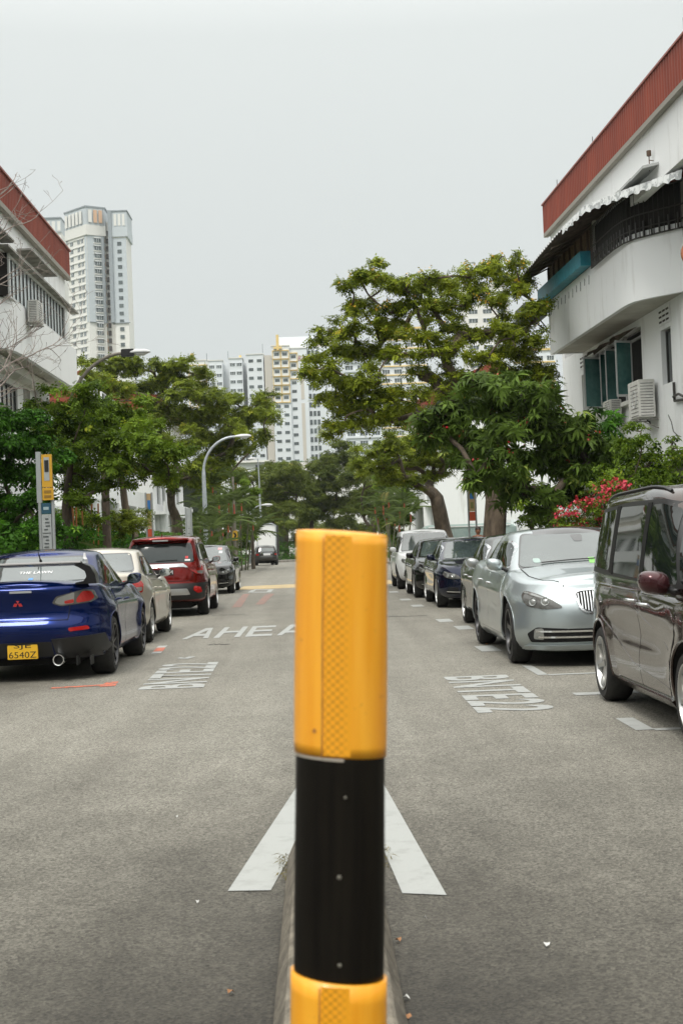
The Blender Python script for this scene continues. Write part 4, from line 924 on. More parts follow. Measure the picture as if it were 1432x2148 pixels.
# ---- front ends ----------------------------------------------------------
def front_face(root, c, kind='kidney', lampz=(.6, .74), lampx=(.42, .86), low=(.28, .46), badge=True, skew=.35):
    yF = c['_yF']; Bb = c['_Bb']; hw = c['W'] / 2; z0, z1 = lampz; x0, x1 = lampx
    for fl in (False, True):
        sgn = -1 if fl else 1
        base = patch('headlight', Bb, [(x0, z0 - .002), (x0 + .14, z0 + .085), (x0 + .32, z1 - .02), (x1 - .03, z1 + .015), (x1 + .01, z1 - .05), (x1 - .07, z0 + .02), (x0 + .22, z0 - .015)], 'front', M_LAMPD, root, off=.01, rnd_=2, yref=yF - .1, skew=skew, flipx=fl, grid=.035)
        patch('lamp_brow', Bb, [(x0 + .15, z0 + .075), (x0 + .33, z1 - .03), (x1 - .035, z1 + .004), (x1 - .03, z1 - .012), (x0 + .34, z1 - .048)], 'front', M_LAMPC, base, off=.014, rnd_=0, yref=yF - .1, skew=skew, flipx=fl, grid=.035)
        for q in (.42, .7):
            xc, zc = x0 + (x1 - x0) * q, z0 + (z1 - z0) * .4; d = Vector((-skew, -1, 0)).normalized(); o = Vector((xc, yF - .1, zc)) - d * 4
            loc, nor, *_ = Bb[0].ray_cast(o, d)
            if loc is None: continue
            m = MB(); q_ = nor.to_track_quat('X', 'Z').to_matrix().to_4x4(); mt = Matrix.Translation(loc + nor * .012) @ q_; rr_ = (z1 - z0) * .28
            if fl: mt = Matrix.Diagonal((-1, 1, 1, 1)) @ mt
            m.lathe([(rr_, .0), (rr_ * .98, .006), (rr_ * .78, .004), (rr_ * .7, -.002), (rr_ * .6, .004), (rr_ * .3, .01), (.001, .012)], 20, mt, close=True); m.build('lamp_lens', M_LAMPC, base, smooth=40)
    if kind == 'kidney':
        for fl in (False, True):
            kz0, kz1 = z0 - .075, z1 + .02
            fr = patch('grille', Bb, [(.035, kz0 + .01), (.03, kz1 - .01), (.12, kz1 + .008), (.31, kz1 - .015), (.34, kz1 - .06), (.27, kz0 + .03), (.16, kz0)], 'front', M_CHROME, root, off=.016, rnd_=2, yref=yF, flipx=fl, grid=.05)
            patch('grille_opening', Bb, [(.05, kz0 + .025), (.047, kz1 - .03), (.12, kz1 - .015), (.29, kz1 - .035), (.315, kz1 - .065), (.25, kz0 + .045), (.16, kz0 + .02)], 'front', M_WELL, fr, off=.019, rnd_=2, yref=yF, flipx=fl, grid=.05)
            for i in range(8):
                xx = .065 + i * .031; a = kz0 + .03 + max(0, xx - .17) * .35; b2 = kz1 - .035 - max(0, xx - .2) * .25
                patch('grille_bar', Bb, [(xx, a), (xx + .011, a), (xx + .011, b2), (xx, b2)], 'front', M_CHROME, fr, off=.026, rnd_=0, yref=yF, flipx=fl, grid=.06, rim=.008)
    else:
        g_ = patch('grille', Bb, [(-.42, z0 + .02), (.42, z0 + .02), (.48, z1 - .01), (.3, z1 + .02), (-.3, z1 + .02), (-.48, z1 - .01)], 'front', M_CHROME if kind == 'chrome' else M_TRIM, root, off=.012, rnd_=1, yref=yF, grid=.05)
        patch('grille_opening', Bb, [(-.38, z0 + .04), (.38, z0 + .04), (.44, z1 - .02), (.28, z1), (-.28, z1), (-.44, z1 - .02)], 'front', M_WELL, g_, off=.015, rnd_=1, yref=yF, grid=.05)
        for i in range(3):
            zz = z0 + .06 + i * (z1 - z0 - .08) / 3; patch('grille_bar', Bb, [(-.37, zz), (.37, zz), (.37, zz + .012), (-.37, zz + .012)], 'front', M_CHROME, g_, off=.02, rnd_=0, yref=yF, grid=.08)
    l0, l1 = low
    patch('lower_grille', Bb, [(-.46, l0), (.46, l0), (.42, l1), (-.42, l1)], 'front', M_WELL, root, off=.006, rnd_=1, yref=yF, grid=.06)
    if badge:
        loc, nor, *_ = Bb[0].ray_cast(Vector((0, yF - .12, 4)), Vector((0, 0, -1))); m = MB(); m.lathe([(.041, 0), (.041, .006), (.034, .008), (.001, .008)], 24, Matrix.Translation(loc) @ nor.to_track_quat('X', 'Z').to_matrix().to_4x4(), close=True); m.build('badge', M_CHROME, root, smooth=40)
# ---- silver saloon ---------------------------------------------------------
PS = paint('silver_blue_metallic', (.42, .47, .48), .72, .3)
c = sedan_cfg(1.9, 3.05, .88, 1.12, 1.46, PS, r=.35, deck=1.1, tail=1.03, belt=.99, hood=1.03, nose=.86, style='five_wide', rimmat=M_RIMD, rim=.25, n=3.5, frame_mat=M_CHROME, handle=M_CHROME, crown=.05, win=.135)
c['bot'] = [(a, z - .03) for a, z in c['bot']]
sb = make_car('silver_sedan', c); rotate_to(sb, 2.07 + .95, 15.72 + 1.525, True)
tag(sb, 'large silver saloon with twin kidney grille beside the brown people carrier', 'car', 'cars parked along the right kerb')
c_lz = (.63, .80); front_face(sb, c, 'kidney', c_lz, (.42, .93), (.27, .41)); yF = c['_yF']; Bb = c['_Bb']
for fl in (False, True):
    iv = patch('side_intake', Bb, [(.36, .27), (.38, .41), (.74, .43), (.86, .36), (.82, .27)], 'front', M_WELL, sb, off=.006, rnd_=1, yref=yF - .1, skew=.3, flipx=fl, grid=.04)
    for zz, x1_ in ((.375, .74), (.315, .72)): patch('chrome_strip', Bb, [(.16, zz), (.16, zz + .02), (x1_, zz + .022), (x1_, zz + .004)], 'front', M_CHROME, iv, off=.016, rnd_=0, yref=yF - .05, skew=.15, flipx=fl, grid=.06)
    patch('fog_light', Bb, [(.66, .3), (.66, .42), (.76, .415), (.78, .31)], 'front', M_LAMPC, iv, off=.012, rnd_=1, yref=yF - .1, skew=.3, flipx=fl, grid=.04)
    patch('hood_line', Bb, [(.72, 1.28), (.735, 1.28), (.72, 1.75), (.62, 2.1), (.42, 2.26), (.42, 2.25), (.61, 2.08), (.705, 1.74)], 'top', M_WELL, sb, off=.0015, rnd_=0, flipx=fl, grid=.06)
patch('front_lip', Bb, [(-.8, .245), (.8, .245), (.84, .21), (-.84, .21)], 'front', PS, sb, off=.03, rnd_=1, yref=yF - .05, grid=.05)
patch('sunroof', c['_Bc'], [(-.4, -.2), (.4, -.2), (.42, .32), (-.42, .32)], 'top', M_GLOSSB, sb, off=.006, rnd_=1, grid=.08)
patch('dash_shade', c['_Bc'], [(-.12, 1.31), (-.02, 1.31), (-.0, 1.39), (-.14, 1.39)], 'front', M_GLOSSB, sb, off=.009, rnd_=1, yref=1)
patch('green_permit', c['_Bc'], [(-.17, 1.06), (-.1, 1.06), (-.1, 1.12), (-.17, 1.12)], 'front', pmat('green_permit', (.25, .6, .15), .5), sb, off=.009, rnd_=0, yref=1)
patch('windscreen_disc', c['_Bc'], [(.45, 1.08), (.53, 1.08), (.53, 1.13), (.45, 1.13)], 'front', pmat('pale_disc', (.35, .45, .42), .5), sb, off=.009, rnd_=1, yref=1)
wiper(sb, c, [(.45, 1.07), (.1, 1.09), (-.25, 1.1)])

def plain_front(c, name, x, yc, lab, kind='kidney', lamp=(.6, .74), low=(.27, .42), scz=(.42, .88)):
    o = make_car(name, c); rotate_to(o, x, yc, True); front_face(o, c, kind, lamp, scz, low)
    for fl in (False, True):
        patch('side_intake', c['_Bb'], [(.5, low[0]), (.52, low[1]), (.74, low[1] + .01), (.8, low[0] + .03)], 'front', M_WELL, o, off=.006, rnd_=1, yref=c['_yF'] - .1, skew=.3, flipx=fl, grid=.05)
        patch('chrome_strip', c['_Bb'], [(.46, low[0] + .05), (.46, low[0] + .07), (.78, low[0] + .08), (.78, low[0] + .062)], 'front', M_CHROME, o, off=.014, rnd_=0, yref=c['_yF'] - .1, skew=.3, flipx=fl, grid=.05)
    plate(o, c, 'front', 0, (low[0] + low[1]) / 2 + .08, .52, .11, M_PLATEB); tag(o, lab, 'car', 'cars parked along the right kerb'); return o
PN = paint('navy_metallic', (.004, .009, .03), .5, .12); PK = paint('black_metallic', (.006, .006, .006), .4, .12); PG = paint('dark_green_black', (.022, .026, .022), .5, .22)
c = sedan_cfg(1.8, 2.68, .84, 1.0, 1.42, PG, r=.32, style='ten', rim=.225, frame_mat=M_CHROME, handle=M_CHROME)
c['mmat'] = paint('grey_silver', (.4, .42, .42), .6); plain_front(c, 'dark_sedan', 2.39 + .9, 22.2, 'dark green-black saloon mostly hidden behind the silver one', 'bar')
c = sedan_cfg(1.84, 2.9, .86, 1.0, 1.39, PN, r=.34, style='twin', rim=.25, frame_mat=M_CHROME)
plain_front(c, 'navy_sedan', 2.42 + .92, 29.2 + 1.45, 'navy blue saloon with chrome bumper strip and pale windscreen')
c = sedan_cfg(1.82, 2.85, .86, .95, 1.40, PK, r=.33, style='twin', rim=.24)
plain_front(c, 'black_sedan', 2.33 + .91, 34.6 + 1.42, 'black saloon parked between the navy one and the white car', 'chrome')
PW = paint('white_paint', (.72, .73, .73), 0, .3)
c = suv_cfg(1.84, 2.78, .9, .95, 1.68, PW, r=.36, style='five', rim=.24, rimmat=M_RIMD)
plain_front(c, 'white_suv', 2.3 + .92, 41.15 + 1.39, 'tall white sport utility car at the far end of the right row', 'bar', (.74, .88), (.36, .56))
c = sedan_cfg(1.84, 2.9, .88, 1.0, 1.47, PK, r=.34, style='twin', rim=.25)
o = plain_front(c, 'black_sedan', -2.5 - .92, 43.5 + 1.45, 'black saloon with round lamps facing the camera behind the red car'); o['group'] = 'cars parked along the left kerb'
patch('permit_sticker', c['_Bc'], [(-.48, 1.33), (-.36, 1.33), (-.36, 1.39), (-.48, 1.39)], 'front', pmat('pink_label', (.7, .35, .35), .5), o, off=.009, rnd_=0, yref=1)
patch('permit_sticker', c['_Bc'], [(-.5, 1.22), (-.4, 1.22), (-.4, 1.29), (-.5, 1.29)], 'front', M_PLATEW, o, off=.009, rnd_=0, yref=1)

# ---- brown people carrier -----------------------------------------------------
PM = paint('dark_bronze_metallic', (.055, .036, .03), .7, .13)
W_, wb, fo, ro, H = 1.74, 2.74, .85, .97, 1.735; hw = W_ / 2; yF, yR = wb / 2 + fo, -wb / 2 - ro
c = dict(W=W_, L=wb + fo + ro, wb=wb, fo=fo, ro=ro, r=.315, paint=PM, rim=.225, style='seven', rimmat=M_RIM, handle=M_CHROME, mmat=paint('maroon_paint', (.055, .012, .015), .5, .2), ms=1.15,
    top=[(yR, 1.0), (yR + .3, 1.02), (.3, .985), (1.1, .95), (1.45, 1.0), (yF - .35, .88), (yF - .1, .74), (yF, .68)],
    bot=[(yR, .32), (yR + .2, .24), (-wb / 2 + .4, .19), (wb / 2 - .4, .19), (yF - .2, .2), (yF, .22)],
    wz=[(0, .93), (.12, .965), (.3, .99), (.5, 1.0), (.62, .985), (.75, .995), (.9, .975), (1, .95)],
    fz=[(.2, -.08), (.4, 0), (.6, -.02), (.75, -.1)], rz=[(.25, -.08), (.4, 0), (.6, -.01), (.8, -.05), (1.05, -.06)],
    cbase=[(yR, .96), (.3, .93), (1.1, .9), (1.5, .92), (yF, .9)], hollow=.03, hz=.62, crown=.03,
    cab=dict(roof=[(yR + .1, H - .08), (yR + .6, H - .02), (-.2, H), (.4, H - .03), (.6, H - .08)], yf0=1.72, yf1=.48, yr0=yR + .08, yr1=yR + .28, rw=hw * .8, bw=hw * .955, Lf=.6, Lr=.42, ir=.1, n=4.2, crown=.03, pr=1.5),
    ws=((.66, .56), 1.02, 1.63), rw=((.64, .58), 1.1, 1.58),
    frames=[[(1.42, 1.0), (yR + .22, 1.07), (yR + .17, 1.16), (yR + .42, 1.6), (-.6, 1.635), (.3, 1.63), (.62, 1.58)]],
    glass=[[(.98, 1.03), (.07, 1.045), (.05, 1.59), (.3, 1.595), (.56, 1.55)], [(-.06, 1.05), (-1.0, 1.075), (-.98, 1.6), (-.08, 1.595)], [(-1.16, 1.09), (yR + .24, 1.12), (yR + .24, 1.18), (yR + .47, 1.565), (-1.13, 1.59)], [(1.36, 1.025), (1.05, 1.035), (.66, 1.5), (.7, 1.5)]],
    doors=[[(1.1, .96), (.02, .985), (.02, .27), (.86, .27), (.98, .5), (1.08, .7)], [(.008, .985), (-1.05, 1.01), (-1.05, .8), (-.9, .62), (-.82, .4), (-.8, .27), (.008, .27)]],
    handles=[(.2, .87), (-.22, .885)], mirror=(hw * .95, .92, 1.05), win=.11, lip=.012)
mp_ = make_car('brown_minivan', c); rotate_to(mp_, 2.345 + .87, 11.87 - 1.37, True)
tag(mp_, 'dark bronze people carrier with maroon mirror cut off by the right frame edge', 'car', 'cars parked along the right kerb')
front_face(mp_, c, 'bar', (.62, .78), (.4, .8), (.28, .45))
both('belt_chrome', c['_Bc'], [(1.2, .985), (1.2, 1.0), (yR + .2, 1.06), (yR + .2, 1.045)], 'side', M_CHROME, mp_, off=.012, rnd_=0, grid=.1)
for poly in ([(-.95, .92), (-.2, .86), (.9, .6), (.9, .585), (-.2, .84), (-.95, .9)], [(-1.3, .72), (-1.0, .64), (-.2, .42), (.85, .33), (.85, .315), (-.2, .4), (-1.0, .62), (-1.3, .7)]):
    both('body_crease', c['_Bb'], poly, 'side', PM, mp_, off=.006, rim=.004, rnd_=0, grid=.1)
both('pillar_trim', c['_Bc'], [(-1.01, 1.06), (-1.15, 1.08), (-1.12, 1.61), (-.99, 1.61)], 'side', M_SATIN, mp_, off=.009, rnd_=0, grid=.08)
both('pillar_trim', c['_Bc'], [(.06, 1.05), (-.05, 1.05), (-.07, 1.61), (.04, 1.61)], 'side', M_SATIN, mp_, off=.009, rnd_=0, grid=.08)
both('sill_trim', c['_Bb'], [(.9, .245), (-.85, .245), (-.85, .2), (.9, .2)], 'side', PM, mp_, off=.02, rnd_=0, grid=.1)
for s in (1, -1):
    rr_ = MB(); pts = []
    for y in np.linspace(yR + .45, .3, 12):
        lo, no, *_ = c['_Bc'][0].ray_cast(Vector((s * hw * .73, y, 4)), Vector((0, 0, -1))); pts.append(lo + Vector((0, 0, .012)))
    rr_.tube(pts, .012, 6); rr_.build('roof_rail', M_TRIM, mp_, smooth=60)

# ---- small far hatchback ---------------------------------------------------
PD = paint('charcoal_metallic', (.05, .05, .047), .4, .3)
c = suv_cfg(1.68, 2.47, .75, .62, 1.41, PD, r=.31, hood=.96, nose=.76, belt=.9, rim=.21, style='five')
c['rw'] = ((.56, .5), .98, 1.24)
mi = make_car('grey_hatchback', c); rotate_to(mi, -3.75, 103.2, False, R(8))
tag(mi, 'small charcoal hatchback with white number plate near the white truck box', 'car')
for fl in (False, True): patch('taillight', c['_Bb'], [(.56, .72), (.56, .88), (.74, .88), (.74, .72)], 'rear', M_LAMPR, mi, off=.012, rnd_=2, yref=c['_yR'], flipx=fl)
plate(mi, c, 'rear', 0, .78, .5, .12, M_PLATEW); patch('boot_panel', c['_Bb'], [(-.4, .84), (.4, .84), (.4, .89), (-.4, .89)], 'rear', M_CHROME, mi, off=.01, rnd_=1, yref=c['_yR'])

# ================================================================== BUILDINGS
M_RED = noisy('red_corrugated_roofing', (.17, .026, .011), (.27, .048, .02), 1.5, .6, stretch=(1, 1, .15), lo=.3, hi=.7)
M_REDTRIM = pmat('faded_red_trim', (.3, .1, .075), .6)
M_GREYC = noisy('grey_stained_concrete', (.2, .19, .17), (.42, .41, .38), 2, .85, .2, 40)
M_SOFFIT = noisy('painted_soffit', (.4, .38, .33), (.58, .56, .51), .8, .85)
M_TEAL = noisy('teal_painted_metal', (.012, .19, .27), (.025, .3, .4), 4, .5)
M_BAMBOO = noisy('bamboo_blind', (.12, .075, .04), (.27, .18, .11), 3, .85, stretch=(1, 1, 14))
M_TIN = noisy('weathered_tin', (.32, .33, .32), (.58, .59, .58), 3, .5, metal=.2)
M_TIND = noisy('rusty_tin_underside', (.05, .035, .025), (.16, .12, .09), 3, .8)
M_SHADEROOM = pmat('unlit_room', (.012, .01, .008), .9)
def frame_mtx(x0, y0, ang):
    "local x = along the facade away from the camera, local y = towards the street side (outwards), z up"
    return None
class Facade:
    """coordinates: s = distance along street (+Y), o = distance out from the wall plane towards the street, z"""
    def __init__(f, X0, slope, side): f.X0, f.sl, f.side = X0, slope, side     # side -1: building on the right (outwards is -X)
    def p(f, s, o, z): return Vector((f.X0 + f.sl * s + f.side * o, s, z))
    def box(f, b, s0, s1, o0, o1, z0, z1):
        vs = [f.p(s, o, z) for z in (z0, z1) for s, o in ((s0, o0), (s1, o0), (s1, o1), (s0, o1))]
        b.add(vs, [(0, 3, 2, 1), (4, 5, 6, 7), (0, 1, 5, 4), (1, 2, 6, 5), (2, 3, 7, 6), (3, 0, 4, 7)]); return b
    def wall(f, b, s0, s1, o, th, z0, z1, holes):
        "wall slab with rectangular openings (s0,s1,z0,z1)"
        ss = sorted({s0, s1, *[h[0] for h in holes], *[h[1] for h in holes]}); zs = sorted({z0, z1, *[h[2] for h in holes], *[h[3] for h in holes]})
        ss = [q for q in ss if s0 <= q <= s1]; zs = [q for q in zs if z0 <= q <= z1]
        for a, c_ in zip(ss, ss[1:]):
            run = None
            for d, e in zip(zs, zs[1:]):
                m = ((a + c_) / 2, (d + e) / 2)
                if any(h[0] < m[0] < h[1] and h[2] < m[1] < h[3] for h in holes):
                    if run: f.box(b, a, c_, o - th, o, run[0], run[1]); run = None
                else: run = (run[0], e) if run else (d, e)
            if run: f.box(b, a, c_, o - th, o, run[0], run[1])
        return b
def corrugated(f, b, s0, s1, o, z0, z1, pitch=.2, dep=.035, back=.03):
    n = int((s1 - s0) / (pitch / 4)); vs = []
    for i in range(n + 1):
        s = s0 + (s1 - s0) * i / n; q = (0, 1, 1, 0)[i % 4] * dep
        vs += [f.p(s, o + q, z0), f.p(s, o + q, z1)]
    b.add(vs, [(2 * i, 2 * i + 2, 2 * i + 3, 2 * i + 1) for i in range(n)])
    f.box(b, s0, s1, o - back - .02, o - .004, z0 + .004, z1 - .004)
def window_unit(f, parent, s0, s1, z0, z1, o, panes=2, fm=None, gm=None, name='window', bars=0, depth=.06):
    w = MB(); t = .05
    for a, c_, d, e in ((s0, s1, z0, z0 + t), (s0, s1, z1 - t, z1), (s0, s0 + t, z0 + t, z1 - t), (s1 - t, s1, z0 + t, z1 - t)): f.box(w, a, c_, o - depth, o, d, e)
    for i in range(1, panes):
        s = s0 + (s1 - s0) * i / panes; f.box(w, s - t / 2, s + t / 2, o - depth, o - .002, z0 + t + .002, z1 - t - .002)
    fr = w.build(name, fm or M_ALU, parent)
    g_ = MB(); f.box(g_, s0 + t - .004, s1 - t + .004, o - depth * .7, o - depth * .4, z0 + t - .004, z1 - t + .004); g_.build('pane', gm or M_GLASSD, fr)
    if bars:
        g_ = MB()
        for i in range(1, bars): s = s0 + (s1 - s0) * i / bars; f.box(g_, s - .01, s + .01, o + .01, o + .03, z0, z1)
        g_.build('grille', M_ALU, fr)
    return fr
def ac_unit(name, f, s, o, z, w=.8, d=.32, h=.6, label='', fan_front=True):
    "outdoor condenser on wall brackets; s,o,z = centre of its base, back of the unit towards the wall"
    root = empty(name, f.p(s, o, z)); b = MB()
    fd = Facade(0, f.sl, f.side)
    fd.box(b, -w / 2, w / 2, -d / 2, d / 2, .06, .06 + h); b.build('casing', noisy('aged_white_casing', (.55, .54, .5), (.72, .71, .67), 5, .6), root, bevel=.015)
    b = MB()
    for i in range(9): fd.box(b, -w / 2 + .06, w / 2 - .26, d / 2, d / 2 + .008, .11 + i * h / 10, .125 + i * h / 10)
    for i in range(12): fd.box(b, -w / 2 - .006, -w / 2 + .001, -d / 2 + .05, d / 2 - .05, .1 + i * h / 13, .118 + i * h / 13)
    b.build('grille', pmat('grille_shadow', (.16, .155, .145), .7), root)
    b = MB(); c0 = fd.p(-.1, d / 2 + .006, .06 + h / 2); b.lathe([(.22, 0), (.22, .01), (.2, .01), (.2, 0)], 24, Matrix.Translation(c0) @ Matrix.Diagonal((f.side, 1, 1, 1)), close=True); b.build('fan_guard', M_ALU, root)
    b = MB()
    for q in (-w / 2 + .12, w / 2 - .12):
        fd.box(b, q - .02, q + .02, -d / 2 - .35, d / 2 + .03, .0, .035)
        b.tube([fd.p(q, d / 2 - .02, .0), fd.p(q, -d / 2 - .34, -.32)], .014, 5)
    fd.box(b, -w / 2 + .1, w / 2 - .1, d / 2 - .06, d / 2 - .03, .0, .03); b.build('bracket', M_GREYC, root)
    b = MB(); b.tube([fd.p(.3, -d / 2 + .05, .1), fd.p(.36, -d / 2 - .1, -.05), fd.p(.3, -d / 2 - .2, -.2), fd.p(.42, -d / 2 - .3, .05)], .018, 6); b.build('pipe', M_DARK, root)
    return tag(root, label, 'air conditioner', 'outdoor air conditioner units on the house walls')

# ---- right near block -------------------------------------------------------
fR = Facade(9.05, -.0375, -1)        # outer (balcony/eave) plane at o=0 ; X = 9.27-.0375*s
def right_block():
    root = empty('apartment_block', fR.p(43, -3, 0)); root['label'] = 'white three storey block with red eave band and teal box at the right'; root['category'] = 'building'
    def B(name, mats, mb, **k):
        o = mb.build(name, mats, None, **k); o.parent = root; o.matrix_parent_inverse = Matrix.Translation(-root.location); return o
    holes = [(36.8, 42.4, 4.95, 6.75), (34.15, 35.0, 5.0, 6.35), (43.0, 43.75, 4.9, 6.3)]
    w = MB(); fR.wall(w, -12, 46.4, -1.0, .25, 3.3, 8.4, holes + [(36.0, 46, 7.1, 9)]); B('wall', M_WHITE, w)
    w = MB(); fR.box(w, -12, 43.3, -.35, -.12, 9.25, 10.7); fR.box(w, 43.06, 43.3, -7, -.352, 9.25, 10.9); B('upper_wall', M_WHITE, w)
    w = MB(); fR.box(w, 46.15, 46.4, -8, -1.252, 0, 8.4); fR.box(w, 18, 46.1, -8, -7.75, 0, 10.6); fR.box(w, 43.32, 46.38, -7.9, -1.02, 8.402, 8.55); B('side_wall', M_WHITE, w)
    w = MB(); fR.box(w, -12, 46.0, -2.2, -2.0, 0, 3.3); B('ground_floor_wall', M_GREYC, w)
    for s in (19, 25, 31, 38, 45): w = MB(); fR.box(w, s, s + .4, -1.5, -1.1, 0, 3.3); B('column', M_WHITE2, w)
    w = MB(); fR.box(w, 18, 46.2, -2.6, -1.02, 3.12, 3.298); B('floor_slab', M_WHITE2, w)
    # balcony: outer face, then a rounded corner sweeping back to the wall
    path = [(43.45, 0), (34.9, 0), (34.3, -.02), (33.95, -.08), (33.65, -.22), (33.2, -.52), (32.6, -1.02)]
    w = MB(); k = len(path); vs = []
    zt = lambda i: 8.6 - .0 * i
    for i, (s, o) in enumerate(path):
        vs += [fR.p(s, o, 6.93), fR.p(s, o, 8.55), fR.p(s + .05, o - .14, 8.55), fR.p(s + .05, o - .14, 6.935)]
    w.add(vs, [(4 * i + j, 4 * i + (j + 1) % 4, 4 * i + 4 + (j + 1) % 4, 4 * i + 4 + j) for i in range(k - 1) for j in range(4)] + [(0, 1, 2, 3), (4 * k - 1, 4 * k - 2, 4 * k - 3, 4 * k - 4)])
    B('balcony_parapet', M_WHITE, w, smooth=30)
    w = MB(); fR.box(w, 43.3, 43.45, -1.0, -.142, 6.94, 8.55); B('balcony_end', M_WHITE, w)
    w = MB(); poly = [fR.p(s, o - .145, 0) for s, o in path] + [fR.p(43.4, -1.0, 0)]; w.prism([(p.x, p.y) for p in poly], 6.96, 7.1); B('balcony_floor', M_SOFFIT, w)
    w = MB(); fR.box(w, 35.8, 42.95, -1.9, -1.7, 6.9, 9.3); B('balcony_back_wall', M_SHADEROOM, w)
    # screens above the parapet
    w = MB(); fR.box(w, 37.4, 43.4, -.1, -.06, 8.56, 9.62); B('bamboo_blind', M_BAMBOO, w)
    w = MB()
    for s in np.arange(37.4, 43.5, .75): fR.box(w, s - .03, s + .03, -.055, -.0, 8.56, 9.6)
    fR.box(w, 37.4, 43.4, -.05, -.01, 9.602, 9.63); B('blind_batten', pmat('brown_timber', (.1, .06, .035), .7), w)
    w = MB()
    for s in (37.35,): fR.box(w, s - .08, s + .06, -.12, .02, 8.56, 9.7)
    B('corner_post', M_WHITE2, w)
    gp = [(37.3, .1), (34.9, .1), (34.2, .04), (33.7, -.12), (33.1, -.52), (32.5, -1.0)]
    w = MB()
    def walk(pts, step):
        out = []
        for (a, oa), (c_, oc) in zip(pts, pts[1:]):
            L_ = math.hypot(c_ - a, oc - oa); n = max(1, int(L_ / step))
            out += [(a + (c_ - a) * i / n, oa + (oc - oa) * i / n) for i in range(n)]
        return out + [pts[-1]]
    for s, o in walk(gp, .14): w.tube([fR.p(s, o, 8.4), fR.p(s, o, 9.5)], .012, 4)
    for z in (8.4, 8.62, 8.95, 9.48): w.tube([fR.p(s, o, z) for s, o in gp], .02, 4)
    for s, o in walk(gp, .2):
        fR.box(w, s - .06, s + .03, o - .02, o + .0, 8.4, 8.78)
    B('window_grille', M_DARK, w)
    w = MB()
    for (a, oa), (c_, oc) in zip(gp, gp[1:]):
        w.add([fR.p(a, oa - .12, 8.55), fR.p(c_, oc - .12, 8.55), fR.p(c_, oc - .12, 9.5), fR.p(a, oa - .12, 9.5), fR.p(a, oa - .16, 8.55), fR.p(c_, oc - .16, 8.55), fR.p(c_, oc - .16, 9.5), fR.p(a, oa - .16, 9.5)], [(0, 1, 2, 3), (7, 6, 5, 4), (0, 4, 5, 1), (3, 2, 6, 7)])
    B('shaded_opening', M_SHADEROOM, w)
    w = MB(); fR.box(w, 32.45, 32.75, -1.25, -.95, 8.2, 9.55); B('side_post', M_GREYC, w)
    # teal clothes shelf and the dark box behind it
    w = MB(); fR.box(w, 37.7, 43.6, .24, .29, 8.56, 8.95); fR.box(w, 37.7, 43.6, .01, .239, 8.56, 8.6); fR.box(w, 37.7, 37.75, .012, .239, 8.602, 8.95); fR.box(w, 43.55, 43.6, .012, .239, 8.602, 8.95); B('teal_shelf', M_TEAL, w)
    w = MB(); fR.box(w, 43.2, 45.0, .1, .75, 8.1, 8.55); w.tube([fR.p(43.3, .7, 8.1), fR.p(43.3, .02, 7.6)], .02, 4); w.tube([fR.p(43.6, .3, 8.12), fR.p(43.6, .02, 7.75)], .02, 4); B('dark_box', M_TRIM, w)
    w = MB()
    for i in range(11): s = 38 + i * .5; w.tube([fR.p(s, .01, 8.35), fR.p(s, .02, 8.1 + .06 * (i % 2))], .008, 4)
    B('hook', M_DARK, w)
    # canopy: corrugated tin sloping out from the wall, wrapping the rounded end
    inner = [(43.6, -.1), (41.5, -.1), (39.5, -.1), (37.3, -.1), (35.2, -.1), (34.0, -.35), (33.0, -.8), (31.9, -1.0)]
    outer = [(44.4, 1.0), (42.0, 1.02), (39.5, 1.03), (37.2, 1.0), (34.6, .85), (33.2, .5), (31.7, .1), (30.2, -.25)]
    def resamp(p, n):
        d = [0]
        for a, b_ in zip(p, p[1:]): d.append(d[-1] + math.hypot(b_[0] - a[0], b_[1] - a[1]))
        return [(interp(list(zip(d, [q[0] for q in p])), d[-1] * i / n), interp(list(zip(d, [q[1] for q in p])), d[-1] * i / n)) for i in range(n + 1)]
    ZO = lambda i: interp([(0, 9.16), (60, 9.2), (150, 9.42), (185, 9.3), (220, 9.12)], i)
    n = 220; pi, po = resamp(inner, n), resamp(outer, n); w = MB(); vs = []
    for i in range(n + 1):
        q = .03 * math.sin(i * math.pi / 2 + .3); zi = 9.74; zo = ZO(i)
        vs += [fR.p(*pi[i], zi + q), fR.p(*po[i], zo + q), fR.p(*po[i], zo + q - .02), fR.p(*pi[i], zi + q - .03)]
    w.add(vs, [(4 * i, 4 * i + 1, 4 * i + 5, 4 * i + 4) for i in range(n)] + [(4 * i + 1, 4 * i + 2, 4 * i + 6, 4 * i + 5) for i in range(n)])
    w.cur = 1; w.add(vs, [(4 * i + 2, 4 * i + 3, 4 * i + 7, 4 * i + 6) for i in range(n)]); B('canopy', [M_TIN, M_TIND], w)
    w = MB(); vs = []
    for i in range(120, n + 1):
        q = .03 * math.sin(i * math.pi / 2 + .3); zo = ZO(i); s, o = po[i]; dr = .16 + .03 * math.sin(i * .9)
        vs += [fR.p(s, o + .012 + q * .6, zo + .02), fR.p(s, o + .03 + q * .6, zo - dr)]
    w.add(vs, [(2 * i, 2 * i + 2, 2 * i + 3, 2 * i + 1) for i in range(n - 120)]); B('canopy_valance', noisy('striped_tin', (.38, .4, .4), (.72, .74, .73), 5, .6, lo=.45, hi=.5), w)
    w = MB(); w.tube([fR.p(*q, 9.7) for q in inner], .05, 6)
    for s in np.arange(38, 44, .9): w.tube([fR.p(s, -.05, 9.6), fR.p(s + .1, .98, 9.12)], .022, 4)
    B('canopy_rafter', M_TIND, w)
    w = MB()
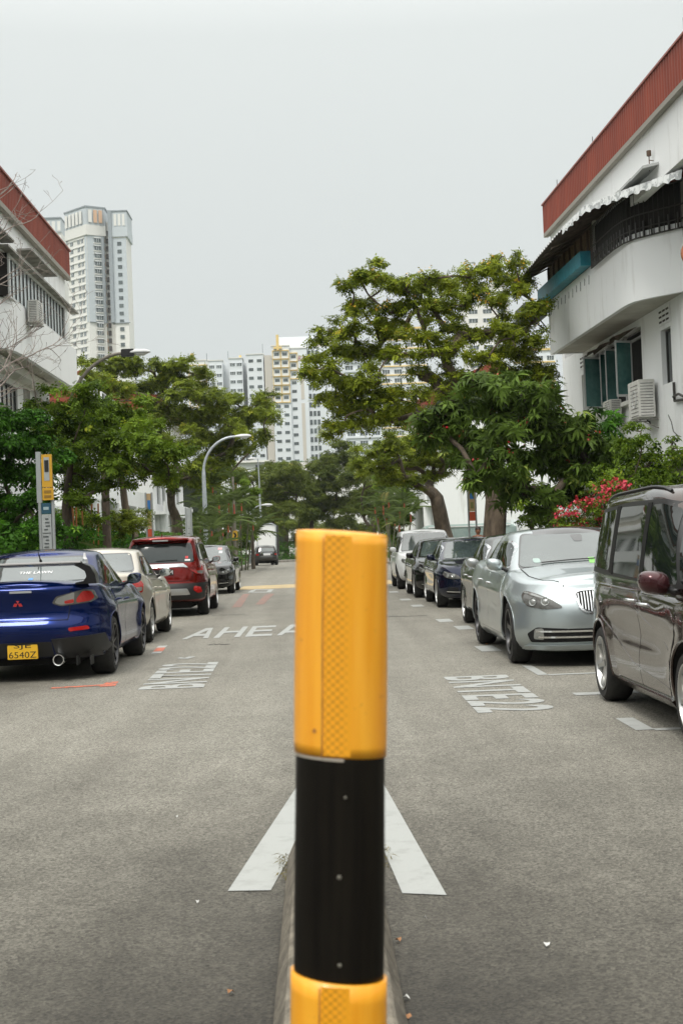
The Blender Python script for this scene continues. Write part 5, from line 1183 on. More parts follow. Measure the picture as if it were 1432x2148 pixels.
    for s0, s1 in ((33.2, 34.3), (34.32, 35.4), (32.1, 33.18)):
        w.add([fR.p(s0 - .6, o_, z_) for o_, z_ in ()] + [fR.p(s0 - .6, -.3, 9.7), fR.p(s1 - .6, -.3, 9.68), fR.p(s1 - .6, .25, 9.56), fR.p(s0 - .6, .25, 9.58), fR.p(s0 - .6, -.3, 9.64), fR.p(s1 - .6, -.3, 9.62), fR.p(s1 - .6, .25, 9.5), fR.p(s0 - .6, .25, 9.52)], [(0, 1, 2, 3), (7, 6, 5, 4), (0, 4, 5, 1), (1, 5, 6, 2), (2, 6, 7, 3), (3, 7, 4, 0)])
    B('top_sheet', pmat('grey_sheet', (.42, .43, .42), .6), w)
    w = MB(); w.tube([fR.p(31.9, -.02, 9.55), fR.p(31.9, -.02, 9.95)], .012, 6); w.tube([fR.p(31.9, -.02, 9.9), fR.p(31.9, -.02, 10.02)], .055, 8); w.tube([fR.p(31.9, -.02, 9.58), fR.p(31.9, -.02, 9.7)], .05, 8); w.tube([fR.p(31.9, -.02, 9.8), fR.p(31.9, -.3, 9.78)], .01, 4); B('bracket_lamp', pmat('rusty_brown', (.1, .06, .04), .8), w)
    # eave band, gutter, roof
    w = MB(); corrugated(fR, w, -12, 43.55, 0.0, 10.7, 11.57); 
    for i in range(12): fR.box(w, 43.552, 43.585 + (.03 if i % 2 else 0), -.02 - .2 * (i + 1), -.02 - .2 * i - .001, 10.7, 11.57)
    B('fascia', M_RED, w)
    w = MB(); fR.box(w, 15, 43.62, -.05, .06, 11.572, 11.62); B('fascia_cap', M_REDTRIM, w)
    w = MB(); fR.box(w, 15, 43.58, -.11, .03, 10.58, 10.698); B('gutter', pmat('grey_gutter', (.28, .26, .22), .7), w)
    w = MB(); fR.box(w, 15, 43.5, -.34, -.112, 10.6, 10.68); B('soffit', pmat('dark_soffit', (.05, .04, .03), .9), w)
    w = MB(); w.add([fR.p(15, -.06, 11.5), fR.p(43.5, -.06, 11.5), fR.p(43.5, -5, 13.2), fR.p(15, -5, 13.2), fR.p(43.5, -10, 11.5), fR.p(15, -10, 11.5), fR.p(43.5, -10, 10.8), fR.p(15, -10, 10.8), fR.p(43.5, -.1, 10.8), fR.p(15, -.1, 10.8)], [(0, 1, 2, 3), (3, 2, 4, 5), (5, 4, 6, 7), (1, 8, 6, 4, 2), (0, 3, 5, 7, 9)]); B('roof', M_RED, w)
    for s, h_ in ((41.5, .25), (37.0, .22), (28.9, .35)): w = MB(); w.tube([fR.p(s, 0, 11.6), fR.p(s, 0, 11.6 + h_)], .01, 4); B('lightning_rod', M_DARK, w)
    # window openings
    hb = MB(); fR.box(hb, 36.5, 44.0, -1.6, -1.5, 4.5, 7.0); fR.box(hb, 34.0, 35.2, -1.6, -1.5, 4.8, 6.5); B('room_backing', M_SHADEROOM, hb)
    def par(o): o.parent = root; o.matrix_parent_inverse = Matrix.Translation(-root.location)
    # casements standing open, green glass
    for s, dep, g0 in ((41.0, .6, M_GLASSG), (40.1, .34, M_GLASSG), (39.3, .38, M_GLASSG), (37.7, .5, M_GLASSG)):
        o0 = -.98; w = MB()
        def cas(b, e0, e1, z0, z1, t):
            a0, a1 = fR.p(s - .22 * e0, o0 + dep * e0, 0), fR.p(s - .22 * e1, o0 + dep * e1, 0); nrm = Vector((.0, .012 * t, 0))
            b.add([Vector((a.x, a.y, z)) + nrm * q for q in (-1, 1) for a, z in ((a0, z0), (a1, z0), (a1, z1), (a0, z1))], [(0, 1, 2, 3), (7, 6, 5, 4), (0, 4, 5, 1), (1, 5, 6, 2), (2, 6, 7, 3), (3, 7, 4, 0)])
        for e0, e1, z0, z1 in ((0, .08, 5.0, 6.5), (.92, 1, 5.0, 6.5), (.08, .92, 5.0, 5.06), (.08, .92, 6.44, 6.5)): cas(w, e0, e1, z0, z1, 2)
        o = w.build('casement', M_ALU); par(o); w = MB(); cas(w, .07, .93, 5.05, 6.45, .6); g2 = w.build('pane', g0, o)
    w = MB()
    for s in (36.85, 38.7, 40.5, 42.35): fR.box(w, s - .03, s + .03, -1.12, -1.04, 4.95, 6.75)
    fR.box(w, 36.8, 42.4, -1.13, -1.05, 6.5, 6.55); fR.box(w, 36.8, 42.4, -1.13, -1.05, 4.95, 5.0)
    B('window_frame', M_ALU, w)
    w = MB()
    for s in np.arange(36.95, 42.4, .13): w.tube([fR.p(s, -1.15, 4.95), fR.p(s, -1.15, 6.75)], .008, 4)
    B('window_bars', M_DARK, w)
    w = MB()   # torn blind and a drooping awning over the window
    vs = []; n = 16
    for i in range(n + 1):
        s = 37.0 + 4.6 * i / n; vs += [fR.p(s, -.98, 6.78), fR.p(s, -.55 + .04 * math.sin(i * 2), 6.62 - .06 * math.sin(i * 1.3) - .05 * (i % 3))]
    w.add(vs, [(2 * i, 2 * i + 2, 2 * i + 3, 2 * i + 1) for i in range(n)]); B('window_awning', M_TIND, w)
    w = MB(); fR.box(w, 36.6, 42.6, -1.0, -.85, 4.82, 4.93); B('sill', M_WHITE2, w)
    par(window_unit(fR, None, 34.15, 35.0, 5.0, 6.35, -1.12, 2, M_DARK, M_GLASSD)); par(window_unit(fR, None, 43.0, 43.75, 4.9, 6.3, -1.1, 1, M_ALU, M_GLASSP, bars=5))
    # ventilation blocks
    for s0, s1 in ((34.1, 35.05), (42.85, 43.7)):
        w = MB(); fR.box(w, s0, s1, -1.0, -.975, 6.46, 6.9)
        w.cur = 1
        for i in range(3):
            for j in range(3): fR.box(w, s0 + .08 + j * .3, s0 + .3 + j * .3, -.9755, -.97, 6.52 + i * .125, 6.57 + i * .125)
        B('vent_block', [M_WHITE, pmat('vent_shadow', (.04, .035, .03), .9)], w)
    w = MB(); w.tube([fR.p(34.3, -.9, 4.2), fR.p(33.9, -.85, 4.0), fR.p(33.6, -.8, 3.75), fR.p(33.2, -.8, 3.6)], .012, 5); w.tube([fR.p(33.9, -.95, 4.95), fR.p(33.9, -.95, 4.5), fR.p(33.0, -.95, 4.45), fR.p(32.0, -.95, 4.5)], .035, 6); w.tube([fR.p(33.9, -.92, 4.6), fR.p(33.4, -.9, 4.62), fR.p(32.6, -.92, 4.4)], .03, 6); B('service_pipe', M_DARK, w)
    w = MB()
    w.add([fR.p(31.0, -1.0, 9.2), fR.p(28.0, -1.0, 9.2), fR.p(27.8, .1, 8.5), fR.p(30.4, -.3, 8.5)], [(0, 1, 2, 3)]); B('side_awning', noisy('striped_awning', (.25, .32, .22), (.6, .6, .55), 2.2, .8, stretch=(.3, 14, 1), lo=.47, hi=.53), w)
    return root
right_block()
ac_unit('air_conditioner', fR, 39.0, -.72, 4.38, label='small white condenser under the open green windows, partly hidden by leaves')
ac_unit('air_conditioner', fR, 35.9, -.7, 4.2, w=1.0, d=.42, h=.95, label='large white condenser on the right block wall beside the square window')
w = MB(); c0 = at(1457, 531, 29.3)
w.lathe([(.3, 0), (.3, .06), (.2, .1), (.1, .12), (.001, .12)], 24, Matrix.Translation(c0) @ Matrix.Rotation(math.pi / 2, 4, 'Z') @ Matrix.Diagonal((-1, 1, 1, 1)), close=True); w.tube([c0, fR.p(29.6, -1.0, c0.z - .2)], .03, 6)
tag(w.build('dish', pmat('terracotta_disc', (.4, .14, .07), .7), smooth=40), 'terracotta coloured round disc at the right frame edge beside the parapet', 'wall dish')

# ---- left near block ----------------------------------------------------------
fL = Facade(-7.9, 0.0, 1)
def left_block():
    root = empty('apartment_block', (-11, 47, 0)); root['label'] = 'white block with red eave band and vertical louvre windows at the left edge'; root['category'] = 'building'
    def B(name, mats, mb, **k):
        o = mb.build(name, mats, None, **k); o.parent = root; o.matrix_parent_inverse = Matrix.Translation(-root.location); return o
    def par(o): o.parent = root; o.matrix_parent_inverse = Matrix.Translation(-root.location)
    w = MB(); fL.wall(w, -12, 46.6, -1.0, .25, 0, 6.93, [(38.6, 40.2, 5.0, 6.55), (41.0, 43.4, 5.3, 6.5)]); B('wall', M_WHITE, w)
    w = MB(); fL.box(w, -12, 47.35, -.3, -.12, 9.5, 10.6); fL.box(w, 47.1, 47.35, -8, -.302, 7, 10.6); B('upper_wall', M_WHITE, w)
    w = MB(); fL.box(w, 46.4, 46.62, -8, -1.252, 0, 6.93); fL.box(w, 46.0, 46.5, -.98, -.6, 0, 6.93); B('side_wall', M_WHITE, w)
    w = MB(); corrugated(fL, w, -12, 47.55, 0, 10.66, 11.5)
    for i in range(12): fL.box(w, 47.552, 47.58 + (.03 if i % 2 else 0), -.02 - .2 * (i + 1), -.02 - .2 * i - .001, 10.66, 11.5)
    B('fascia', M_RED, w)
    w = MB(); fL.box(w, 25, 47.62, -.06, .08, 11.502, 11.56); B('fascia_cap', M_REDTRIM, w)
    w = MB(); fL.box(w, 25, 47.56, -.1, .05, 10.52, 10.658); B('gutter', pmat('grey_gutter', (0, 0, 0)), w)
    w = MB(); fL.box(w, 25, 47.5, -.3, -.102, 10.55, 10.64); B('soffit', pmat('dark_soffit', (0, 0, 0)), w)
    w = MB(); w.add([fL.p(25, -.06, 11.45), fL.p(47.5, -.06, 11.45), fL.p(47.5, -5, 13.1), fL.p(25, -5, 13.1), fL.p(47.5, -10, 11.4), fL.p(25, -10, 11.4), fL.p(47.5, -10, 10.7), fL.p(47.5, -.1, 10.7)], [(0, 1, 2, 3), (3, 2, 4, 5), (1, 7, 6, 4, 2)]); B('roof', M_RED, w)
    # balcony parapet with the near end swept back
    path = [(48.5, 0), (39.4, 0), (38.7, -.04), (38.2, -.14), (37.8, -.32), (37.5, -.6), (37.4, -1.0)]
    w = MB(); k = len(path); vs = []
    for i, (s, o) in enumerate(path): vs += [fL.p(s, o, 6.95), fL.p(s, o, 8.32), fL.p(s + .04, o - .14, 8.32), fL.p(s + .04, o - .14, 6.955)]
    w.add(vs, [(4 * i + j, 4 * i + (j + 1) % 4, 4 * i + 4 + (j + 1) % 4, 4 * i + 4 + j) for i in range(k - 1) for j in range(4)] + [(0, 1, 2, 3), (4 * k - 1, 4 * k - 2, 4 * k - 3, 4 * k - 4)]); B('balcony_parapet', M_WHITE, w, smooth=30)
    w = MB(); fL.box(w, 48.36, 48.5, -1.2, -.142, 6.96, 8.32); fL.box(w, 46.7, 48.35, -2.0, -1.2, 6.96, 8.3); B('balcony_end', M_WHITE, w)
    w = MB(); w.prism([(p.x, p.y) for p in [fL.p(s, o - .145, 0) for s, o in path] + [fL.p(48.3, -1.2, 0)]], 6.98, 7.1); B('balcony_floor', M_SOFFIT, w)
    # louvre strip
    w = MB(); fL.box(w, 38.1, 46.5, -.16, -.02, 8.322, 8.38); fL.box(w, 38.1, 46.5, -.16, -.02, 9.42, 9.5); fL.box(w, 38.0, 38.098, -.18, .0, 8.325, 9.5); fL.box(w, 46.502, 46.95, -.3, -.01, 8.325, 9.5); B('louvre_frame', M_ALU, w)
    for i in range(16):
        s = 38.15 + i * .52; w = MB(); fL.box(w, s, s + .42, -.1, -.08, 8.385, 9.415); B('louvre_pane', M_GLASSP, w)
        w = MB(); fL.box(w, s + .425, s + .5, -.13, -.05, 8.385, 9.415); B('louvre_mullion', M_DARK, w)
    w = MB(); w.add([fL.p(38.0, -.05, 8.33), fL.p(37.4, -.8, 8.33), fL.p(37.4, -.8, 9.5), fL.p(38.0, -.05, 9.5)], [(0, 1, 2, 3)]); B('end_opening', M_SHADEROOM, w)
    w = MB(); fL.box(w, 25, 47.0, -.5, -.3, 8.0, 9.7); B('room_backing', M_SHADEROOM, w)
    w = MB(); fL.box(w, 37.2, 48.3, -.1, .16, 9.505, 9.56); B('window_hood', M_GREYC, w)
    w = MB(); fL.box(w, 39.6, 43.6, -.12, .3, 9.9, 9.95); B('upper_hood', M_GREYC, w)
    w = MB(); fL.box(w, 25, 37.6, -.119, .25, 9.66, 9.76); B('rounded_hood', M_GREYC, w, bevel=.03)
    par(window_unit(fL, None, 38.6, 40.2, 5.0, 6.55, -1.05, 2, M_DARK, M_GLASSP)); par(window_unit(fL, None, 41.0, 43.4, 5.3, 6.5, -1.05, 4, M_DARK, M_GLASSD))
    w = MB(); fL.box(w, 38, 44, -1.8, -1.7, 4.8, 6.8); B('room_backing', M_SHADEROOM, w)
    w = MB(); fL.box(w, 44.3, 45.2, -1.0, -.97, 6.0, 6.6); B('vent_block', [M_GREYC], w)
    w = MB(); fL.box(w, 30, 46.5, -1.0, -.55, 6.7, 6.94); B('soffit_beam', M_WHITE2, w)
left_block()
ac_unit('air_conditioner', fL, 40.3, .22, 7.88, w=.75, d=.3, h=.62, label='white condenser bracketed on the left block under its louvre windows')

# ---- farther blocks of the same row -------------------------------------------
def row_block(side, X, s0, s1, top, label, red=True):
    f = Facade(X, 0, side); root = empty('apartment_block', f.p((s0 + s1) / 2, -4, 0)); root['label'] = label; root['category'] = 'building'
    def B(name, m, mb): o = mb.build(name, m); o.parent = root; o.matrix_parent_inverse = Matrix.Translation(-root.location); return o
    hs_ = []
    for z in (1.0, 4.3, 7.6):
        for s in np.arange(s0 + 2, s1 - 2, 3.2): hs_.append((s, s + 1.9, z, z + 1.3))
    w = MB(); f.wall(w, s0, s1, 0, .3, 0, top - .9, hs_); f.box(w, s0, s0 + .3, -8, -.302, 0, top - .9); B('wall', M_WHITE, w)
    w = MB(); f.box(w, s0 + .4, s1, -1.2, -1.1, 0, top - 1); B('room_backing', M_SHADEROOM, w)
    w = MB(); corrugated(f, w, s0 - .3, s1 + .3, .5, top - .9, top, .4) if red else f.box(w, s0 - .3, s1 + .3, -.2, .6, top - .3, top); f.box(w, s0 - .3, s0 - .25, -8, .45, top - .9, top) if red else None; B('fascia', M_RED if red else M_WHITE2, w)
    w = MB(); f.box(w, s0 - .2, s1 + .2, -8, .44, top - .98, top - .91); B('soffit', M_SOFFIT, w)
    if red: w = MB(); w.add([f.p(s0, .4, top), f.p(s1, .4, top), f.p(s1, -4, top + 1.8), f.p(s0, -4, top + 1.8), f.p(s0, -8.4, top), f.p(s1, -8.4, top)], [(0, 1, 2, 3), (3, 2, 5, 4), (0, 3, 4)]); B('roof', M_RED, w)
    for z in (3.6, 6.9): w = MB(); f.box(w, s0 + .1, s1 - .1, 0.002, .7, z, z + .18); f.box(w, s0 + .1, s1 - .1, .58, .7, z + .182, z + .8); B('balcony', M_WHITE, w)
    for s in np.arange(s0 + 1, s1, 6.4): w = MB(); w.tube([f.p(s, .5, 0), f.p(s, .5, 3.6)], .28, 14); B('column', M_WHITE, w)
    for h in hs_: o = window_unit(f, None, *h, -.1, 2, M_ALU, M_GLASSD, depth=.08); o.parent = root; o.matrix_parent_inverse = Matrix.Translation(-root.location)
row_block(-1, 7.9, 92, 112, 11.0, 'white block with red eave seen through the big tree on the right')
row_block(1, -9.9, 88, 108, 11.0, 'white block with red eave hidden behind the left trees')
row_block(1, -9.6, 58, 76, 6.9, 'low white block without red eave behind the left trees', False)
def small_tower():
    root = empty('stair_tower', (-6.6, 150, 0)); root['label'] = 'small white flat roofed stair tower above the far trees'; root['category'] = 'building'
    def B(name, m, mb): o = mb.build(name, m); o.parent = root; o.matrix_parent_inverse = Matrix.Translation(-root.location)
    a, b = at(521, 985, 150), at(556, 985, 150); zt = at(540, 970, 150).z
    w = MB(); w.box((a.x - 3, 150, 0), (b.x, 156, zt)); B('wall', M_WHITE, w)
    w = MB(); w.box((a.x - 3.3, 149.5, zt), (b.x + .5, 156.5, zt + .22)); B('roof', M_WHITE2, w)
    for i, z in enumerate((zt - 1.0, zt - 2.4, zt - 3.8)): w = MB(); w.box((b.x - 1.0, 149.93, z), (b.x - .25, 149.99, z + .75)); B('window', M_GLASSD, w)
small_tower()
w = MB(); a = at(600, 988, 190); w.box((a.x, 190, 0), (a.x + 22, 200, a.z)); lb = w.build('low_block', M_WHITE2); tag(lb, 'long low white block with shallow roof behind the far trees', 'building')
w = MB(); w.add([(a.x - .5, 189.5, a.z), (a.x + 22.5, 189.5, a.z), (a.x + 22.5, 195, a.z + 1.4), (a.x - .5, 195, a.z + 1.4), (a.x + 22.5, 200.5, a.z), (a.x - .5, 200.5, a.z)], [(0, 1, 2, 3), (3, 2, 4, 5), (1, 4, 2), (0, 3, 5)]); w.build('roof', M_GREYC, lb)

# ---- high rise blocks ----------------------------------------------------------
M_HW = noisy('pale_tower_render', (.66, .69, .71), (.74, .77, .79), .02, .8); M_HB = pmat('beige_render', (.56, .52, .46), .8); M_HY = pmat('yellow_render', (.75, .55, .22), .8)
M_HG = pmat('blue_grey_render', (.5, .54, .565), .8); M_HD = pmat('slate_trim', (.27, .3, .32), .7); M_HC = pmat('cream_render', (.72, .71, .67), .8); M_HWIN = noisy('tower_window_glass', (.06, .07, .075), (.13, .16, .16), .3, .2); M_PEACH = pmat('peach_render', (.62, .4, .26), .8)
class Block:
    def __init__(s, name, label, loc):
        s.r = empty(name, loc); s.r['label'] = label; s.r['category'] = 'building'; s.n = 0; s.rest = MB(); s.cache = {}
    def add(s, name, mb, m, **k): o = mb.build(name, m, None, **k); o.parent = s.r; o.matrix_parent_inverse = Matrix.Translation(-s.r.location); return o
    def win(s, mtx, w, h, mat=None):
        if s.n < 100:
            key = (round(w, 2), round(h, 2))
            if key not in s.cache:
                b = MB(); b.box((-w / 2, -.05, -h / 2), (w / 2, .05, h / 2)); b.box((-w / 2 - .12, -.2, h / 2), (w / 2 + .12, .05, h / 2 + .14)); 
                for q in (-w / 6, w / 6): b.box((q - .05, -.09, -h / 2), (q + .05, -.051, h / 2))
                b.m = [0] * 6 + [1] * (len(b.f) - 6); o = b.build('window', [M_HWIN, M_HW]); s.cache[key] = o.data; bpy.data.objects.remove(o)
            o = bpy.data.objects.new('window', s.cache[key]); COL.objects.link(o); o.parent = s.r; o.matrix_parent_inverse = Matrix.Translation(-s.r.location); o.matrix_basis = mtx; s.n += 1
        else: s.rest.box((-w / 2, -.06, -h / 2), (w / 2, .06, h / 2), mtx)
    def done(s):
        if s.rest.v: o = s.add('window', s.rest, M_HWIN); o['kind'] = 'stuff'
def T(x, y, z, a=0): return Matrix.Translation((x, y, z)) @ Matrix.Rotation(a, 4, 'Z')
def hdb():
    D = 460; X = lambda px, d=D: at(px, 860, d).x; Z = lambda py, px=560, d=D: at(px, py, d).z
    B = Block('apartment_tower', 'long pale high rise slab with yellow framed windows and the sign 8A', (X(580), D, 0)); fl = 2.78
    segs = [(395, 440, 757, D + 5, 2, 'y'), (440, 470, 757, D + 2, 2, 'w'), (484, 512, 752, D - 2, 2, 'w'), (521, 556, 744, D - 4, 2, 'w'), (574, 611, 726, D - 8, 2, 'y'), (611, 648, 731, D - 7, 1, 'y1')]
    w = MB()
    for a, b, py, d, nc, st in segs: w.box((X(a, d), d, 0), (X(b, d), d + 16, Z(py, a, d)))
    w.box((X(380), D + 6.5, 0), (X(648), D + 22, Z(757, 500))); B.add('wall', w, M_HW)
    w = MB(); w.box((X(558, D - 4), D - 3.8, 0), (X(573.5, D - 4), D + 6, Z(745, 560) - .5)); B.add('recess_wall', w, M_HB)
    w = MB(); w.box((X(649), D - 6, 0), (X(700), D + 9, Z(733, 660))); B.add('side_wing', w, M_HW)
    w = MB(); w.box((X(586), D + 2, Z(731, 600)), (X(668), D + 18, Z(704, 620))); B.add('lift_tower', w, M_HW); w = MB(); w.box((X(668.2), D + 4, 0), (X(700), D + 20, Z(702, 680))); B.add('lift_tower', w, M_HB)
    w = MB(); w.box((X(633), D - 7.08, 0), (X(640), D - 6.99, Z(850, 636))); w.box((X(633), D - 7.08, Z(842, 636)), (X(640), D - 6.99, Z(780, 636))); B.add('beige_panel', w, M_HB)
    # caps and poles
    w = MB()
    for a, b, py, d, nc, st in segs: w.box((X(a, d) - .2, d - .25, Z(py, a, d)), (X(b, d) + .2, d + 16, Z(py, a, d) + .3))
    B.add('roof_edge', w, M_HC)
    w = MB()
    for px, p0, p1 in ((437, 757, 740), (482, 752, 735), (555, 744, 720)): w.tube([(X(px), D + 1, Z(p0, px)), (X(px), D + 1, Z(p1, px))], .12, 5)
    B.add('antenna', w, M_HD)
    w = MB(); xx = X(587, D - 9); w.tube([(xx, D - 8.6, Z(742, 587)), (xx, D - 8.6, Z(710, 587))], .45, 8); w.box((xx - 1.3, D - 9, Z(739, 587)), (xx + 1.3, D - 8.1, Z(735, 587))); w.tube([(X(508), D, Z(752, 508)), (X(508), D, Z(745, 508))], .4, 6); w.tube([(X(407), D, Z(757, 407)), (X(407), D, Z(741, 407))], .6, 6); B.add('spire', w, M_HY)
    for a, b, py, d, nc, st in segs:
        yw = MB()
        z = Z(py, a, d) - 2.0 if st[0] != 'y' else Z(py, a, d) - 2.6; k = 0; x0, x1 = X(a, d), X(b, d)
        while z > 12:
            for i in range(nc):
                xx = x0 + (x1 - x0) * ((i + .5) / nc if nc > 1 else .22)
                if nc == 2 and st == 'y': xx = x0 + (x1 - x0) * (.27, .74)[i]
                B.win(T(xx, d - .03, z), 1.5, .95)
                lim = 6 if st == 'y' else 3
                if st[0] == 'y' and k < lim:
                    for q in (-1.35, 1.15): yw.box((xx + q, d - .35, z - 1.5), (xx + q + .2, d - .005, z + 1.25))
                    yw.box((xx - 1.35, d - .4, z + 1.0), (xx + 1.35, d - .005, z + 1.27)); yw.box((xx - 1.35, d - .4, z - 1.66), (xx + 1.35, d - .005, z - 1.4))
            z -= fl; k += 1
        if yw.v: B.add('yellow_frame', yw, M_HY)
    z = Z(745, 660)
    while z > 12:
        for q in (652, 660, 668): B.win(T(X(q), D - 6.05, z), .9, 1.6)
        z -= fl
    B.done()
    m = Matrix(((1, 0, 0, X(637, D - 7)), (0, 0, -1, D - 7.2), (0, 1, 0, Z(751, 637, D - 7)), (0, 0, 0, 1)))
    t = text_mesh('lettering', '8A', pmat('faded_red_lettering', (.45, .2, .2), .8), None, -1.2, 1.2, -.8, .8, m); t.parent = B.r; t.matrix_parent_inverse = Matrix.Translation(-B.r.location)
hdb()
def slab(name, label, pxa, pxb, py, D, cols, style, fl=2.8, floors=18):
    X0, X1 = at(pxa, 860, D).x, at(pxb, 860, D).x; zt = at((pxa + pxb) / 2, py, D).z
    B = Block(name, label, ((X0 + X1) / 2, D, 0)); w = MB(); w.box((X0, D, 0), (X1, D + 14, zt)); B.add('wall', w, M_HW if style != 'cream' else M_HC)
    w = MB(); w.box((X0 - .3, D - .4, zt), (X1 + .3, D + 14.3, zt + .6)); B.add('roof_edge', w, M_HY if style == 'yellow' else M_HB)
    z = zt - 2.2; k = 0; bw = MB()
    while z > 10 and k < floors:
        for i in range(cols):
            xx = X0 + (X1 - X0) * (i + .5) / cols; B.win(T(xx, D - .04, z), min(3.2, (X1 - X0) / cols * .6), 1.2)
        if style == 'strip': bw.box((X0 + .3, D - .5, z - 1.35), (X1 - .3, D - .01, z - .75))
        if style == 'yellow': bw.box((X0 + .3, D - .4, z - 1.3), (X1 - .3, D - .01, z - .95))
        z -= fl; k += 1
    if bw.v: B.add('ledge', bw, M_HW if style == 'strip' else M_HY)
    B.done()
slab('apartment_tower', 'pale slab block with dark window strips left behind the big tree', 722, 800, 735, 420, 3, 'strip')
slab('apartment_tower', 'white and yellow high rise behind the middle of the big tree', 800, 900, 690, 450, 4, 'yellow')
slab('apartment_tower', 'tall cream high rise behind the upper right of the big tree', 985, 1075, 600, 440, 3, 'cream')
slab('apartment_tower', 'yellow banded high rise beside the right block corner', 1078, 1170, 735, 400, 4, 'yellow')
def tower():
    D = 510; B = Block('apartment_tower', 'tallest pale grey high rise tower standing behind the left block', (-77, D, 0)); fl = 2.8
    P = lambda px, d: at(px, 600, d).x; Z = lambda py, px, d=D: at(px, py, d).z
    xc = P(185, D); zt = Z(431, 179)
    aL, aR = math.atan2(9.0, P(185, D) - P(136, D)), math.atan2(3.7, 6.2)     # the two faces turn away from the near corner
    wl, wr = 12.6, 6.6
    ML = T(xc, D, 0) @ Matrix.Rotation(math.pi - aL, 4, 'Z'); MR = T(xc, D, 0) @ Matrix.Rotation(aR, 4, 'Z')
    # plan polygon of the main shaft
    pL = ML @ Vector((wl, 0, 0)); pR = MR @ Vector((wr, 0, 0)); cnr = Vector((xc, D, 0)); bk = Vector((0, 16, 0))
    poly = [pL, cnr, pR, pR + bk, pL + bk]; w = MB(); w.prism([(p.x, p.y) for p in poly], 0, zt - 4.6); B.add('wall', w, M_HC)
    grow = lambda q: [(p.x + (p.x - xc - 0) * 0 + q * (-.9 if p.x < xc - 3 else .9 if p.x > xc + 3 else 0), p.y + q * (0 if p.y > D + 3 else -.9)) for p in poly]
    w = MB(); w.prism(grow(.8), zt - 10.5, zt - 6.8); B.add('crown_band', w, M_HC)
    w = MB(); w.prism(grow(.6), zt - 6.798, zt - .5); B.add('crown_screen', w, M_HG)
    w = MB(); w.prism(grow(1.0), zt - .5, zt); B.add('roof_edge', w, M_HD)
    for i in range(5): 
        w = MB(); w.box((1.6 + i * 2.3, -1.2 if False else -.9, zt - 6.2), (3.1 + i * 2.3, -.75, zt - 1.6), ML @ Matrix.Diagonal((1, -1, 1, 1))); B.add('crown_window', w, M_HC)
    for i in range(3):
        w = MB(); w.box((.6 + i * 2.0, -.95, zt - 6.0), (1.9 + i * 2.0, -.72, zt - 1.4), MR); B.add('crown_window', w, M_PEACH if i else M_HC)
    # blue-grey panels, slate edges
    w = MB(); w.box((.1, -.12, Z(674, 190)), (wr - .3, -.01, zt - 10.6), MR); w.box((.1, .01, Z(674, 190)), (1.2, .12, zt - 10.6), ML); B.add('grey_panel', w, M_HG)
    w = MB(); w.box((wr - .28, -.3, Z(674, 190)), (wr + .1, -.0, zt - .6), MR); w.box((wl - .3, .01, Z(560, 150)), (wl + .1, .3, zt - .6), ML); w.box((.1, -.5, Z(674, 190) - .25), (wr + .2, -.01, Z(674, 190)), MR); B.add('slate_edge', w, M_HD)
    z = zt - 12.3; lg = MB()
    while z > 20:
        for q, ww in ((2.9, 1.35), (5.1, 1.35), (9.6, 1.7)): B.win(ML @ Matrix.Translation((q, .03, z)) @ Matrix.Rotation(math.pi, 4, 'Z'), ww, 1.4)
        B.win(MR @ Matrix.Translation((3.9, -.7, z)), 2.3, 1.4); lg.box((2.5, -.64, z - 1.2), (5.3, -.13, z - .8), MR); lg.box((2.5, -.8, z + .85), (5.3, -.13, z + 1.05), MR)
        lg.box((1.3, .002, z + .86), (wl - .4, .28, z + 1.12), ML); z -= fl
    B.add('ledge', lg, M_HC)
    # service core with peach balconies
    x0, x1 = P(216, 514), P(238, 514); zc = Z(462, 225, 514); w = MB(); w.box((x0, 516, 0), (x1, 528, zc)); B.add('core_wall', w, M_HC)
    pb = MB(); db = MB(); z = zc - 5
    while z > 15:
        pb.box((x0 - .2, 514.2, z), (x0 + 1.1, 515.9, z + 1.3)); db.box((x0 + 1.3, 515.7, z - .2), (x0 + 2.3, 515.98, z + 1.6)); z -= fl
    B.add('peach_balcony', pb, M_PEACH); B.add('core_opening', db, pmat('core_shadow', (.09, .08, .075), .9))
    # right wing
    x2, x3 = P(239, 510), P(268, 510); zr = Z(441, 252); w = MB(); w.box((x2, 510, 0), (x3, 524, zr - 4)); B.add('wing_wall', w, M_HC)
    w = MB(); w.box((x2 + .02, 509.85, Z(676, 258)), (x3 - .02, 509.99, zr - 10)); B.add('grey_panel', w, M_HG)
    w = MB(); w.box((x2 - .5, 509.4, zr - 9.5), (x3 + .6, 524.5, zr - 6)); B.add('crown_band', w, M_HG); w = MB(); w.box((x2 - .4, 509.5, zr - 5.99), (x3 + .5, 524, zr - .4)); B.add('crown_screen', w, M_HG)
    for i in range(3): w = MB(); w.box((x2 + .8 + i * 1.5, 509.3, zr - 5.6), (x2 + 1.7 + i * 1.5, 509.48, zr - 1.4)); B.add('crown_window', w, M_HC)
    w = MB(); w.box((x2 - .8, 509.2, zr - .4), (x3 + .8, 524, zr)); w.box((x2 - 1.3, 508.9, Z(676, 258)), (x2 - .002, 514, zr)); w.box((x2, 509.5, Z(676, 258) - .3), (x3 + .5, 509.84, Z(676, 258))); B.add('slate_edge', w, M_HD)
    z = zr - 12
    while z > 20: B.win(T((x2 + x3) / 2, 509.8, z), 1.5, 1.3); z -= fl
    B.done()
    # second tower behind
    B2 = Block('apartment_tower', 'pale tower top just above the left block eave, behind the tallest tower', (P(108, 560), 560, 0)); X = lambda px: at(px, 500, 560).x; zt2 = at(108, 456, 560).z
